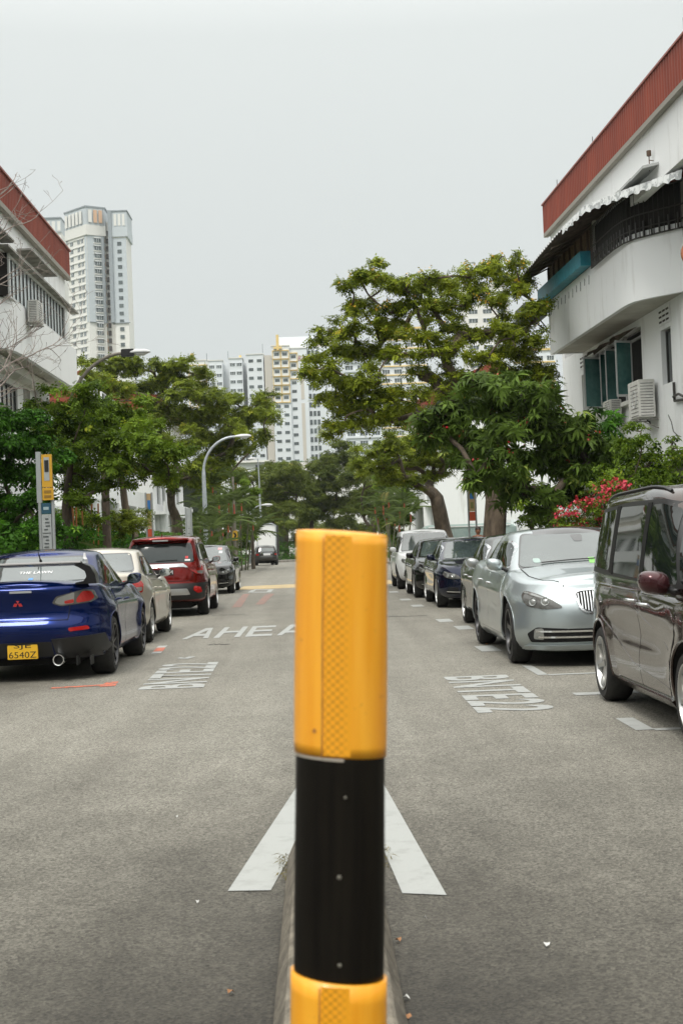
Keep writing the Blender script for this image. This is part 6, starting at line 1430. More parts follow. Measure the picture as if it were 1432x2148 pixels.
    w = MB(); w.box((X(84), 560, 0), (X(129), 575, zt2 - 6)); B2.add('wall', w, M_HC); w = MB(); w.box((X(84), 559.5, zt2 - 6), (X(129), 575, zt2 - .5)); B2.add('crown_screen', w, M_HG); w = MB(); w.box((X(83), 559, zt2 - .5), (X(130), 575, zt2)); B2.add('roof_edge', w, M_HD)
    for i in range(4): w = MB(); w.box((X(88) + i * 2.1, 559.3, zt2 - 5.4), (X(88) + 1.2 + i * 2.1, 559.48, zt2 - 1.6)); B2.add('crown_window', w, M_HC)
    z = zt2 - 9
    while z > zt2 - 40:
        for i in range(3): B2.win(T(X(96) + i * 2.4, 559.95, z), 1.4, 1.3)
        z -= fl
    B2.done()
tower()

# ================================================================== VEGETATION
NR = np.random.default_rng(11)
def rot_from(n, spin):
    "orthonormal frames (N,3,3) with third axis n and random spin"
    n = n / np.linalg.norm(n, axis=1, keepdims=True); a = np.where(np.abs(n[:, :1]) < .8, np.array([[1., 0, 0]]), np.array([[0, 1., 0]]))
    u = np.cross(a, n); u /= np.linalg.norm(u, axis=1, keepdims=True); v = np.cross(n, u)
    c, s = np.cos(spin)[:, None], np.sin(spin)[:, None]
    return np.stack([u * c + v * s, v * c - u * s, n], axis=2)
# leaf templates: (verts, quads)
def leaflet(x0, y0, ang, ln, w, droop=0.0):
    c, s = math.cos(ang), math.sin(ang)
    def q(l, t, z): return (x0 + l * c - t * s, y0 + l * s + t * c, z - droop * l * l)
    return [q(0, 0, 0), q(ln * .5, w / 2, .08 * w), q(ln, 0, -.15 * ln), q(ln * .5, -w / 2, .08 * w)]
def template(kind):
    V = []
    if kind == 'pinnate':       # feathery compound leaf
        for i in range(3):
            for s in (1, -1): V += leaflet(.3 * i, 0, s * 1.0, .5 - .06 * i, .24, .35)
        V += leaflet(.85, 0, 0, .42, .22, .35)
    elif kind == 'broad':       # small cluster of broad leaves
        for i in range(5): V += leaflet(.1 * math.cos(i * 1.3), .1 * math.sin(i * 1.3), i * 1.257 + .3, .6, .3, .35)
    elif kind == 'whorl':       # frangipani rosette of long leaves
        for i in range(9): V += leaflet(.06 * math.cos(i), .06 * math.sin(i), i * .698 + .25 * math.sin(i * 5), .72 + .36 * ((i * 37) % 10) / 10, .21 + .06 * ((i * 7) % 5) / 5, .18 + .3 * ((i * 13) % 7) / 7)
    elif kind == 'blade':
        for i in range(5): V += leaflet(0, 0, i * 1.257, 1.0, .12, .5)
    elif kind == 'flower':
        for i in range(4): V += leaflet(0, 0, i * 1.57, .5, .4, -.4)
    elif kind == 'frond':       # palm frond with paired leaflets, grows along +x and arches
        for i in range(11):
            x = .08 + i * .085
            for s in (1, -1): V += [(x, 0, .5 * x - .75 * x * x), (x + .12, s * .12, .5 * x - .75 * x * x - .02), (x + .2, s * (.30 - .15 * abs(i - 4) / 7), .5 * x - .8 * x * x - .12), (x + .06, s * .1, .5 * x - .75 * x * x - .03)]
    V = np.array(V); return V, np.arange(len(V)).reshape(-1, 4)
TEMPL = {k: template(k) for k in ('pinnate', 'broad', 'whorl', 'blade', 'flower', 'frond')}
def foliage(name, parent, pts, nrm, size, kind, mat, tint=None):
    tv, tf = TEMPL[kind]; N = len(pts); M = rot_from(nrm, NR.uniform(0, 6.283, N)); sz = size * NR.uniform(.55, 1.3, N)
    V = np.einsum('nij,kj->nki', M, tv) * sz[:, None, None] + pts[:, None, :]
    F = (tf[None] + (np.arange(N) * len(tv))[:, None, None]).reshape(-1, 4)
    if tint is None: tint = np.clip(NR.normal(.45, .2, N), 0, 1)
    tt = np.clip(np.repeat(tint, len(tv)) + NR.normal(0, .05, N * len(tv)), 0, 1)
    loc = np.array(parent.location) if parent else 0
    return npmesh(name, V.reshape(-1, 3) - loc, F, mat, parent, tt)
def fill_clumps(clumps, k, ratio=.7):
    "extra smaller clumps between the main ones"
    out = list(clumps)
    for (c, r) in clumps:
        for _ in range(k):
            d = NR.normal(size=3); d /= np.linalg.norm(d); out.append((tuple(np.array(c) + d * r * np.array([1.15, 1.2, 1]) * NR.uniform(.8, 1.45)), r * NR.uniform(.35, ratio)))
    return out
def clump_points(clumps, dens, puffs=9, flat_=.55, edge=.35, grow=1.2):
    "leaf positions in small puffs spread over each clump; returns points, outward normals, tint"
    P, Nn, Tt = [], [], []
    for (c, r, *rest) in clumps:
        r = r * grow; c = np.array(c); n_p = max(4, int(puffs * 1.25)); hue = NR.normal(0, .09)
        d = NR.normal(size=(n_p, 3)); d /= np.linalg.norm(d, axis=1, keepdims=True); d[:, 2] = np.abs(d[:, 2]) * .9 - .25
        rad = r * NR.uniform(.35, .95, (n_p, 1)); pc = c + d * rad * np.array([1, 1, flat_])
        for q in pc:
            k = int(1.15 * dens * r * r / n_p * NR.uniform(.6, 1.4)); pr = r * NR.uniform(.26, .46)
            e = NR.normal(size=(k, 3)); e /= np.linalg.norm(e, axis=1, keepdims=True) + 1e-9
            e *= (NR.uniform(.1, 1, (k, 1)) ** edge); off = e * pr * np.array([1.1, 1.1, .8])
            P.append(q + off); nn = e + np.array([0, 0, .9]) + NR.normal(0, .45, (k, 3)); Nn.append(nn); Tt.append(np.clip(NR.normal(.45 + hue, .17, k), 0, 1))
    return np.concatenate(P), np.concatenate(Nn), np.concatenate(Tt)
def skeleton(base, trunk_pts, clumps, r0, seed=1, wig=.1, twigs=2):
    "trunk path plus limbs that grow to reach every clump; returns paths with radii"
    rr_ = random.Random(seed); nodes = [(Vector(p), -1 if i == 0 else i - 1) for i, p in enumerate(trunk_pts)]; ntr = len(nodes)
    top = nodes[-1][0]; tips = []
    for (c, r, *_q) in sorted(clumps, key=lambda q: (Vector(q[0]) - top).length):
        c = Vector(c); best = min(range(max(0, ntr // 2), len(nodes)), key=lambda i: (nodes[i][0] - c).length * (1.0 + .25 * max(0, nodes[i][0].z - c.z + .2)) + (.0 if i >= ntr - 1 else .3))
        a = nodes[best][0]; d = c - a; n = max(2, int(d.length / .55)); prev = best
        side = Vector((rr_.uniform(-1, 1), rr_.uniform(-1, 1), rr_.uniform(-.2, .8))) * wig * d.length
        for k in range(1, n + 1):
            t = k / n; p = a.lerp(c, t) + side * math.sin(math.pi * t) * 1.4 + Vector((rr_.uniform(-1, 1), rr_.uniform(-1, 1), rr_.uniform(-1, 1))) * .09 * min(1, d.length / 2)
            if k == n: p = c + Vector((0, 0, -r * .2))
            nodes.append((p, prev)); prev = len(nodes) - 1
        tips.append(prev)
        for _ in range(twigs):
            q = c + Vector((rr_.uniform(-1, 1), rr_.uniform(-1, 1), rr_.uniform(-.1, .6))) * r * .75
            nodes.append(((nodes[prev][0] + q) / 2 + Vector((0, 0, .08)), prev)); nodes.append((q, len(nodes) - 1))
    w = [0.0] * len(nodes); child = {}
    for i, (p, pa) in enumerate(nodes): child.setdefault(pa, []).append(i)
    for i in range(len(nodes) - 1, -1, -1):
        if i not in child: w[i] = 1
        if nodes[i][1] >= 0: w[nodes[i][1]] += w[i]
    R_ = [max(.012, r0 * (w_ / w[0]) ** .5 * ((1 - .42 * i / ntr) if i < ntr else .52)) for i, w_ in enumerate(w)]
    return nodes, R_
def branches(name, parent, nodes, rad, mat, n=7, jitter=0):
    b = MB(); used = set(); child = {}
    for i, (p, pa) in enumerate(nodes): child.setdefault(pa, []).append(i)
    loc = Vector(parent.location) if parent else Vector()
    starts = [(-1, 0)] 
    while starts:
        pa, i = starts.pop(); pts, rs = [], []
        if pa >= 0: pts.append(nodes[pa][0] - loc); rs.append(min(rad[pa], rad[i] * 1.25))
        while True:
            pts.append(nodes[i][0] - loc); rs.append(rad[i]); ch = child.get(i, [])
            if not ch: break
            ch = sorted(ch, key=lambda q: -rad[q])
            for o in ch[1:]: starts.append((i, o))
            i = ch[0]
        if len(pts) > 1:
            # smooth subdivision of the path
            P2, R2 = [], []
            for k in range(len(pts) - 1):
                p0, p1, p2, p3 = pts[max(k - 1, 0)], pts[k], pts[k + 1], pts[min(k + 2, len(pts) - 1)]
                for t in (0, .5):
                    P2.append(.5 * ((2 * p1) + (p2 - p0) * t + (2 * p0 - 5 * p1 + 4 * p2 - p3) * t * t + (3 * p1 - p0 - 3 * p2 + p3) * t ** 3)); R2.append(rs[k] + (rs[k + 1] - rs[k]) * t)
            P2.append(pts[-1]); R2.append(rs[-1] * .6)
            b.tube(P2, R2, n if rs[0] > .05 else 5)
    return b.build(name, mat, parent, smooth=70)
def tree(name, label, base, trunk, clumps, r0, leaf, mat, bark, dens=260, size=.3, seed=1, puffs=9, cat='tree', flat_=.55, wig=.1, flowers=None, group=None, twigs=2, fill=3):
    root = empty(name, base); tag(root, label, cat, group)
    nodes, rad = skeleton(base, trunk, clumps, r0, seed, wig, twigs); branches('trunk', root, nodes, rad, bark)
    P, Nn, Tt = clump_points(fill_clumps(clumps, fill), dens, puffs, flat_); foliage('crown', root, P, Nn, size, leaf, mat, Tt)
    if flowers:
        fm, cnt, fs, sel = flowers; idx = [c for c in clumps if sel(c)] or clumps; pts = []
        for _ in range(cnt):
            c = idx[NR.integers(len(idx))]; d = NR.normal(size=3); d /= np.linalg.norm(d); d[2] = abs(d[2]) * .8; d[1] = -abs(d[1]); q = np.array(c[0]) + d * c[1] * np.array([1, 1, flat_ + .2]) * .95
            pts += [q + NR.normal(0, fs * .7, 3) for _k in range(5)]
        pts = np.array(pts); foliage('blossom', root, pts, NR.normal(size=pts.shape) + np.array([0, -.6, .5]), fs, 'flower', fm)
    return root
def cl(D, lst, dy=1.2, zs=1.0):
    "clumps surveyed from the street: (px, py, radius px) at distance D with depth spread"
    out = []
    for q in lst:
        px, py, r = q[:3]; Y = D + (q[3] if len(q) > 3 else NR.uniform(-dy, dy)); p = at(px, py, Y); out.append((tuple(p), r * Y / F_PX))
    return out
M_LRAIN = leafmat('rain_tree_leaf', (.018, .042, .003), (.36, .43, .03), (.62, .5, .04), .34)
M_LOLIVE = leafmat('olive_tree_leaf', (.018, .036, .003), (.29, .36, .035), (.55, .5, .06), .34)
M_LDARK = leafmat('glossy_dark_leaf', (.005, .02, .002), (.09, .25, .02), (.25, .42, .04), .35)
M_LMID = leafmat('mid_green_leaf', (.009, .03, .003), (.22, .34, .03), (.45, .48, .05), .3)
M_LFRANG = leafmat('frangipani_leaf', (.01, .024, .003), (.17, .27, .045), (.4, .46, .1), .35)
M_LPALM = leafmat('palm_leaf', (.03, .045, .01), (.13, .18, .05), (.3, .27, .1), .3)
M_LFAR = leafmat('far_olive_leaf', (.03, .05, .008), (.19, .235, .04), (.36, .34, .07), .4)
M_RFLO = pmat('red_petal', (.45, .012, .02), .5); M_PFLO = pmat('pink_bougainvillea', (.5, .015, .045), .5); M_YFLO = pmat('yellow_blossom', (.62, .36, .02), .5)

# the big spreading tree on the right
R1 = [(760, 585, 32), (735, 600, 24), (800, 592, 30), (850, 600, 34), (895, 585, 30), (940, 600, 34), (985, 575, 34), (1020, 568, 28), (1060, 590, 34), (1095, 610, 30), (1120, 650, 34), (1100, 690, 34),
      (765, 640, 34), (820, 650, 34), (870, 640, 30), (915, 650, 34), (975, 635, 34), (1030, 640, 36), (790, 690, 30), (735, 650, 20), (840, 700, 38), (890, 705, 30), (700, 700, 26), (735, 695, 26), (680, 720, 26), (665, 755, 24), (640, 785, 22),
      (720, 745, 36), (770, 740, 34), (820, 750, 28), (690, 790, 28), (740, 800, 38), (790, 805, 34), (680, 840, 26), (720, 850, 36), (770, 850, 38), (820, 830, 34), (715, 900, 32), (760, 890, 34), (810, 880, 36), (1075, 700, 34), (1120, 720, 30), (1140, 785, 30), (1100, 780, 38), (1050, 790, 38),
      (940, 690, 24), (985, 700, 30), (1010, 760, 30), (960, 790, 30), (850, 870, 34), (900, 880, 36), (950, 850, 36), (1000, 830, 38), (700, 765, 22), (1045, 545, 18), (1080, 560, 22), (870, 780, 24), (1090, 740, 26), (905, 740, 18), (935, 740, 24), (880, 830, 26), (1060, 740, 26), (1030, 700, 26), (955, 725, 22), (1010, 800, 26), (925, 820, 26), (870, 745, 20)]
D1 = 41
tb = Vector((5.15, 40, .1))
tree('rain_tree', 'big spreading tree with winding branches above the right row of cars', tb, [tb, tb + Vector((-.15, .1, 1.0)), at(1040, 1045, 40.3), at(1022, 985, 40.5), at(985, 930, 40.6), at(945, 870, 40.7), at(915, 800, 40.8)], cl(D1, R1, 1.6), .36,
     'pinnate', M_LRAIN, M_BARK, dens=560, size=.2, seed=4, puffs=10, wig=.13, flat_=.8, fill=2, flowers=(M_YFLO, 70, .07, lambda c: c[0][2] > 7.4), twigs=3)
# low sprawling tree behind it
R2 = [(790, 950, 30), (830, 940, 34), (870, 930, 36), (910, 925, 36), (950, 930, 36), (800, 985, 26), (845, 975, 30), (885, 970, 34), (930, 965, 34), (970, 960, 30), (765, 975, 22), (820, 1010, 20), (860, 1005, 22), (1000, 920, 36), (905, 1000, 24), (1010, 975, 30)]
tb2 = Vector((4.9, 52.5, .1))
tree('rain_tree', 'low sprawling tree whose dark trunk forks behind the white car', tb2, [tb2, tb2 + Vector((-.05, 0, .9)), tb2 + Vector((-.2, 0, 1.7)), at(915, 1045, 52)], cl(52, R2, 2.0), .38, 'pinnate', M_LOLIVE, M_BARKD, dens=560, size=.22, seed=9, puffs=9, flat_=.6, wig=.16, fill=3)
# frangipani with red flowers
R3 = [(1000, 800, 34), (1050, 810, 40), (1100, 830, 42), (1150, 865, 40), (1200, 895, 38), (1245, 925, 32), (960, 850, 38), (1010, 860, 42), (1060, 880, 44), (1110, 900, 44), (1160, 910, 44), (1210, 930, 44), (1250, 960, 36), (930, 900, 38), (975, 910, 42), (1020, 940, 44),
      (1070, 960, 44), (1120, 970, 44), (1170, 985, 42), (900, 925, 30), (1000, 990, 36), (1050, 1010, 38), (1100, 1030, 38), (1150, 1040, 36), (1200, 1000, 36), (985, 1015, 24), (1080, 840, 40), (890, 880, 24)]
tb3 = Vector((5.6, 31.5, .1))
tree('frangipani_tree', 'broad frangipani with long leaf rosettes and small red flowers', tb3, [tb3, tb3 + Vector((-.05, 0, .5)), tb3 + Vector((-.1, -.1, 1.0))], cl(31, R3, 1.2), .24, 'whorl', M_LFRANG, M_BARKD, dens=190, size=.27, seed=3, puffs=9, flat_=.75, wig=.06,
     flowers=(M_RFLO, 34, .055, lambda c: c[0][2] > 2.4), twigs=3)
R3b = [(1270, 900, 30), (1290, 880, 22), (1275, 940, 32), (1300, 930, 26), (1255, 960, 30), (1290, 975, 30)]
tb = Vector((6.6, 32, .1)); tree('frangipani_tree', 'thin dark leaved shrub tree against the white wall below the small condenser', tb, [tb, tb + Vector((-.05, 0, 1)), tb + Vector((0, 0, 2))], cl(32.5, R3b, .5), .09, 'whorl', M_LDARK, M_BARKD, dens=130, size=.26, seed=5, puffs=7, flat_=.8)
# climbers and bougainvillea by the right block
R4 = [(1335, 900, 20), (1345, 930, 28), (1330, 965, 34), (1370, 960, 32), (1300, 1000, 36), (1350, 1005, 40), (1395, 990, 36), (1420, 960, 30), (1425, 1010, 36), (1270, 1020, 32), (1410, 925, 16), (1405, 950, 24), (1310, 960, 26), (1380, 1030, 34), (1430, 1040, 34), (1330, 1040, 34)]
tb = Vector((6.5, 27, .1)); tree('climbing_shrub', 'fresh green climber rising against the right block wall', tb, [tb, tb + Vector((0, 0, .7)), tb + Vector((0, 0, 1.5))], cl(27, R4, .7), .08, 'broad', M_LMID, M_BARKD, dens=520, size=.14, seed=6, puffs=10, flat_=.9, cat='shrub', twigs=1)
R5 = [(1190, 1090, 26), (1225, 1070, 30), (1260, 1050, 30), (1290, 1030, 28), (1300, 1070, 34), (1250, 1095, 30), (1210, 1110, 28), (1330, 1060, 30), (1280, 1110, 30), (1320, 1100, 26), (1180, 1115, 22)]
tb = Vector((5.2, 24, .1)); tree('bougainvillea', 'bougainvillea bush covered in crimson pink flowers between silver and brown cars', tb, [tb, tb + Vector((0, 0, .4)), tb + Vector((0, 0, .8))], cl(24, R5, .5), .05, 'broad', M_LMID, M_BARKD, dens=800, size=.09, seed=8, puffs=10, flat_=.9, cat='shrub', twigs=1, flowers=(M_PFLO, 230, .055, lambda c: True))
# left: glossy dark tree at the frame edge
L1 = [(15, 890, 40), (60, 880, 34), (20, 940, 46), (75, 940, 42), (10, 1000, 46), (60, 1000, 46), (95, 985, 20), (15, 1060, 44), (60, 1060, 44), (20, 1110, 40), (70, 1115, 40), (-30, 900, 44), (-35, 980, 46), (-35, 1060, 46), (100, 1050, 18), (120, 1120, 22)]
tb = Vector((-6.4, 28.6, .1)); L1T = tree('evergreen_tree', 'glossy dark green tree filling the left frame edge', tb, [tb, tb + Vector((0, 0, .8)), tb + Vector((-.1, 0, 1.6)), tb + Vector((0, .1, 2.4))], cl(28.6, L1, .9), .12, 'broad', M_LDARK, M_BARKD, dens=760, size=.17, seed=12, puffs=11, flat_=.9, fill=2)
L2 = [(85, 855, 32), (130, 860, 36), (100, 905, 30), (180, 845, 36), (230, 860, 40), (280, 880, 40), (150, 900, 44), (205, 905, 44), (255, 925, 44), (305, 930, 38), (340, 960, 36), (160, 950, 42), (215, 965, 44), (265, 980, 40), (180, 1000, 36), (320, 990, 30), (225, 1020, 26), (120, 920, 34), (135, 985, 28), (350, 1000, 22), (300, 840, 20), (165, 1050, 24), (200, 1090, 20)]
tb = Vector((-5.9, 34, .1)); tree('broadleaf_tree', 'leafy mid green tree behind the beige car and yellow sign', tb, [tb, tb + Vector((.05, 0, 1.2)), tb + Vector((.0, 0, 2.4)), tb + Vector((.1, 0, 3.2))], cl(34, L2, 1.3), .15, 'pinnate', M_LMID, M_BARKD, dens=620, size=.22, seed=15, puffs=10, flat_=.75, fill=2)
L3 = [(190, 790, 26), (235, 780, 30), (280, 775, 28), (330, 770, 28), (375, 768, 26), (420, 790, 26), (350, 800, 34), (300, 815, 34), (245, 820, 30), (400, 830, 34), (445, 832, 26), (480, 840, 28), (510, 870, 28), (440, 865, 34), (390, 880, 36), (345, 860, 34), (550, 850, 24), (565, 868, 18), (490, 900, 32), (545, 915, 26),
      (440, 920, 34), (385, 935, 34), (500, 945, 28), (450, 965, 32), (400, 985, 32), (350, 940, 30), (460, 1000, 28), (420, 1015, 24), (370, 1010, 26), (205, 830, 26), (320, 890, 30), (540, 880, 20), (345, 1000, 24), (255, 760, 14), (395, 755, 14)]
tb = Vector((-7.7, 80, .1)); tree('rain_tree', 'olive green spreading tree beside the first curved street lamp on the left', tb, [tb, tb + Vector((.0, 0, .9)), tb + Vector((-.05, 0, 1.7)), tb + Vector((-.05, 0, 2.9))], cl(80, L3, 3.2), .45, 'pinnate', M_LOLIVE, M_BARK, dens=260, size=.32, seed=21, puffs=10, flat_=.75, wig=.15, twigs=3, fill=3)
# slanting trunk tree and round shrub behind the beige car
tb = at(283, 1128, 44); tree('young_tree', 'slim leaning grey trunk under the left canopy', tb, [tb, at(262, 1060, 44), at(258, 1020, 44), at(248, 990, 44)], cl(44, [(240, 985, 24), (270, 975, 26)], .4), .13, 'pinnate', M_LMID, M_BARK, dens=300, size=.24, seed=2)
tb = Vector((at(262, 1140, 40).x, 40, .1)); tree('round_shrub', 'feathery light green shrub in front of the white wall on the left', tb, [tb, tb + Vector((0, 0, .5))], cl(40, [(240, 1090, 26), (270, 1082, 28), (295, 1095, 22), (255, 1105, 24), (220, 1105, 20), (280, 1108, 22)], .4), .06, 'pinnate', M_LOLIVE, M_BARKD, dens=600, size=.14, seed=30, flat_=.6, cat='shrub')
def copy_tree(name, loc, label, group, sc=1.0, rz=0.0, of=None):
    src = of; o = src.copy(); COL.objects.link(o); o.location = loc; o.rotation_euler = (0, 0, rz); o.scale = (sc, sc, sc); o['label'] = label; o['group'] = group
    for ch in src.children: c2 = ch.copy(); COL.objects.link(c2); c2.parent = o
    return o
for i, (x, y, rz, lb) in enumerate(((-8.3, 19, .5, 'left roadside tree nearest the frame'), (-8.6, 13.5, 2.1, 'left roadside tree beside the camera'), (-8.4, 8, 4, 'left roadside tree behind the camera'), (8.6, 15, 3, 'right roadside tree nearest the camera'), (8.8, 7, 1, 'right roadside tree behind the camera'), (-6.5, -12, 2, 'near tree on the left behind the camera'), (6.5, -15, 5, 'near tree on the right behind the camera'), (-3, -30, 3, 'far tree on the left behind the camera'), (2.5, -28, .3, 'far tree on the right behind the camera'), (8, -27, 1.3, 'farthest right tree behind the camera'), (-10, -24, 2.2, 'outer left tree behind the camera'), (-1, -38, 4.2, 'middle tree at the street end behind the camera'), (5, -40, 5.2, 'right tree at the street end behind the camera'), (-8, -40, .7, 'left tree at the street end behind the camera'))):
    copy_tree('reflection_tree', (x, y, .1), lb + ', unseen, added for car reflections', 'unseen trees added for car reflections', 1.0 if y > -5 else 1.7 if y > -20 else 2.3, rz, L1T)  # unseen tree copies added to darken what the car bodywork reflects
# bare tree reaching in from the left
root = empty('bare_tree', (-8.2, 27.5, .1)); tag(root, 'leafless grey branches in front of the left block', 'tree')
rb = random.Random(21); bt = MB(); base_ = Vector(root.location)
def twig(p, d, L_, r_, dep):
    pts = [p]; n = max(3, int(L_ / .16)); q = p.copy(); dd = d.copy(); kids = []
    for k in range(n):
        dd = (dd + Vector((rb.gauss(0, .16), rb.gauss(0, .16), rb.gauss(.03, .16)))).normalized(); q = q + dd * L_ / n; pts.append(q)
        if dep < 4 and k >= 1 and rb.random() < (.55 if dep < 2 else .42): kids.append((q.copy(), (dd + Vector((rb.gauss(0, .65), rb.gauss(0, .5), rb.gauss(.1, .65)))).normalized(), L_ * rb.uniform(.35, .65) * (1 - .3 * k / n), r_ * (1 - .7 * k / n) * .6))
    bt.tube([x - base_ for x in pts], [max(.0035, r_ * (1 - .75 * k / n)) for k in range(n + 1)], 5)
    for a, b, c_, e in kids: twig(a, b, c_, e, dep + 1)
Q = [Vector((-8.2, 27.5, .1)), Vector((-7.9, 27.5, 2.5)), at(-75, 880, 27.5)]
bt.tube([x - base_ for x in Q], [.11, .09, .06], 8)
for a, b, r_ in (((-75, 880), (40, 765), .034), ((-75, 880), (0, 560), .03), ((-70, 700), (30, 610), .022), ((-60, 520), (90, 470), .02), ((-60, 460), (70, 380), .022), ((-75, 640), (20, 520), .02), ((-20, 820), (90, 700), .018), ((-60, 620), (60, 570), .018), ((-50, 760), (60, 690), .016)):
    p0, p1 = at(*a, 27.5 + rb.uniform(-.3, .3)), at(*b, 27.5 + rb.uniform(-.6, .6)); twig(p0, (p1 - p0).normalized(), (p1 - p0).length * 1.1, r_, 0)
bt.build('trunk', M_TWIG, root, smooth=70)

# far trees closing the street
FT = [('far_tree', 'dense olive tree standing at the left of the street end', 575, 128, [(530, 1010, 30), (560, 990, 30), (590, 1000, 32), (545, 1040, 34), (585, 1040, 36), (620, 1030, 34), (560, 1075, 34), (600, 1075, 34), (520, 1060, 26), (610, 985, 26), (635, 1070, 30)]),
      ('far_tree', 'tall feathery olive tree above the yellow post top', 655, 132, [(640, 1000, 32), (670, 985, 34), (700, 970, 34), (735, 965, 30), (660, 1030, 36), (700, 1020, 38), (740, 1010, 36), (680, 1065, 36), (720, 1060, 36), (650, 1080, 32), (750, 1045, 32), (715, 1095, 30)]),
      ('far_tree', 'dark shady tree right of the yellow post top', 785, 124, [(770, 1000, 32), (800, 1015, 30), (780, 1040, 34), (760, 1075, 34), (800, 1070, 32), (830, 1050, 26), (825, 1090, 28), (790, 1105, 28), (840, 1075, 22)]),
      ('far_tree', 'low dark tree behind the truck box', 600, 145, [(560, 1100, 28), (590, 1095, 30), (625, 1100, 30), (655, 1110, 30), (690, 1115, 30), (735, 1110, 30)])]
for nm, lb, px, D, lst in FT:
    tb = Vector((at(px, 1150, D).x, D, .1)); tree(nm, lb, tb, [tb, tb + Vector((0, 0, 1.5)), tb + Vector((0, 0, 3))], cl(D, lst, 3.0), .3, 'broad', M_LFAR, M_BARKD, dens=130, size=.36, seed=int(px), puffs=12, flat_=.85, fill=2, group='trees closing the far end of the street')
for nm, lb, px, D, lst in [('bushy_tree', 'dense bush tree behind the red stemmed palms at left', 470, 92, [(440, 1010, 26), (470, 1000, 26), (500, 1010, 24), (450, 1050, 28), (485, 1050, 28), (515, 1055, 24), (440, 1090, 26), (475, 1095, 28), (510, 1100, 26), (450, 1130, 24), (490, 1135, 24), (525, 1125, 18)]),
      ('bushy_tree', 'dense bush tree behind the red stemmed palms at right', 830, 98, [(810, 1020, 24), (840, 1010, 24), (865, 1020, 22), (815, 1055, 26), (850, 1050, 24), (810, 1095, 26), (845, 1090, 26), (830, 1125, 24)]),
      ('bushy_tree', 'shadowy bush filling the space under the frangipani', 1130, 37, [(1090, 1060, 26), (1130, 1070, 26), (1165, 1060, 26), (1200, 1050, 28), (1110, 1095, 24), (1150, 1100, 24)]),
      ('bushy_tree', 'dark bush between the left tree trunks behind the beige car', 200, 41, [(110, 1090, 30), (150, 1080, 26), (180, 1100, 24), (60, 1100, 30), (210, 1120, 20), (130, 1120, 24)])]:
    tb = Vector((at(px, 1140, D).x, D, .1)); tree(nm, lb, tb, [tb, tb + Vector((0, 0, .6)), tb + Vector((0, 0, 1.2))], cl(D, lst, 1.0), .1, 'broad', M_LMID, M_BARKD, dens=300 if D > 60 else 420, size=.26 if D > 60 else .17, seed=int(px), puffs=10, flat_=.9, cat='shrub')
# hedge line on the hill
hp = []
for i in range(240): p = at(330 + i * 2.6, 980 + 12 * math.sin(i * .11) * .5, 300); hp.append(((p.x, 300 + NR.uniform(-6, 6), p.z - 1.2 + NR.uniform(-.7, .7)), 1.9))
hm = MB(); a, b_ = at(300, 990, 298), at(980, 975, 298); hm.add([(a.x, 306, 0), (b_.x + 20, 306, 0), (b_.x + 20, 306, b_.z + .5), (a.x, 306, a.z + 1), (a.x, 330, 0), (b_.x + 20, 330, 0), (b_.x + 20, 330, b_.z + .5), (a.x, 330, a.z + 1)], [(0, 1, 2, 3), (7, 6, 5, 4), (3, 2, 6, 7), (0, 3, 7, 4), (1, 5, 6, 2)])
tag(hm.build('hill', noisy('hill_earth', (.02, .035, .012), (.05, .07, .02), .1, .9)), kind='structure')
P, Nn, Tt = clump_points(hp, 18, 6, .8); o = foliage('tree_belt', None, P, Nn, .8, 'broad', M_LDARK, Tt); tag(o, 'dark green tree belt below the high rise blocks', 'woodland', kind='stuff')

# palms
M_REDSTEM = noisy('orange_red_palm_stem', (.16, .025, .01), (.42, .08, .02), 3, .5)
def palm(name, label, x, y, h, stems, fl=1.6, red=False, cat='palm', group=None):
    root = empty(name, (x, y, .1)); tag(root, label, cat, group)
    for i in range(stems):
        a = i * 2.4; bx, by = .35 * math.cos(a) * (stems > 1), .35 * math.sin(a) * (stems > 1); hh = h * NR.uniform(.6, 1) if stems > 1 else h
        b = MB(); top = Vector((bx * 2.2, by * 2.2, hh)); b.tube([(bx, by, -.1), (bx * 1.5, by * 1.5, hh * .5), top], [.05, .045, .045] if stems > 1 else [.14, .11, .1], 7); b.build('trunk', M_BARKD if not red else MATS['mid_stem'], root, smooth=60)
        if red: b = MB(); b.tube([top - Vector((0, 0, .05)), top + Vector((0, 0, hh * .16))], [.05, .03], 7); b.build('crownshaft', M_REDSTEM, root, smooth=60); top = top + Vector((0, 0, hh * .2))
        n = 11 if stems > 1 else 18; V, F = TEMPL['frond']; vs, fs = [], []
        for k in range(n):
            M_ = Matrix.Translation(top) @ Matrix.Rotation(k * 2.4 + i, 4, 'Z') @ Matrix.Rotation(R(-NR.uniform(5, 62)), 4, 'Y') @ Matrix.Scale(fl * NR.uniform(.8, 1.15), 4)
            m = np.array(M_); w_ = V @ m[:3, :3].T + m[:3, 3]; fs.append(F + k * len(V)); vs.append(w_)
        vs = np.concatenate(vs); npmesh('fronds', vs, np.concatenate(fs), M_LPALM, root, np.repeat(np.clip(NR.normal(.45, .2, n), 0, 1), len(V)))
noisy('mid_stem', (.05, .06, .03), (.14, .13, .07), 3, .7)
for i, (px, D, h, lb) in enumerate([(462, 72, 3.6, 'red stemmed palm clump right behind the curved lamp post'), (480, 78, 4.2, 'red stemmed palm clump beside the dark lamp pole'), (505, 84, 3.2, 'red stemmed palm clump nearest the far left kerb'), (445, 66, 2.4, 'low red stemmed palm clump left of the curved lamp post'),
                                     (835, 80, 3.0, 'red stemmed palm clump at the far right of the yellow post'), (815, 88, 3.4, 'red stemmed palm clump just right of the yellow post top')]):
    palm('sealing_wax_palm', lb, at(px, 1150, D).x, D, h, 5, 1.05, True, group='red stemmed palm clumps')
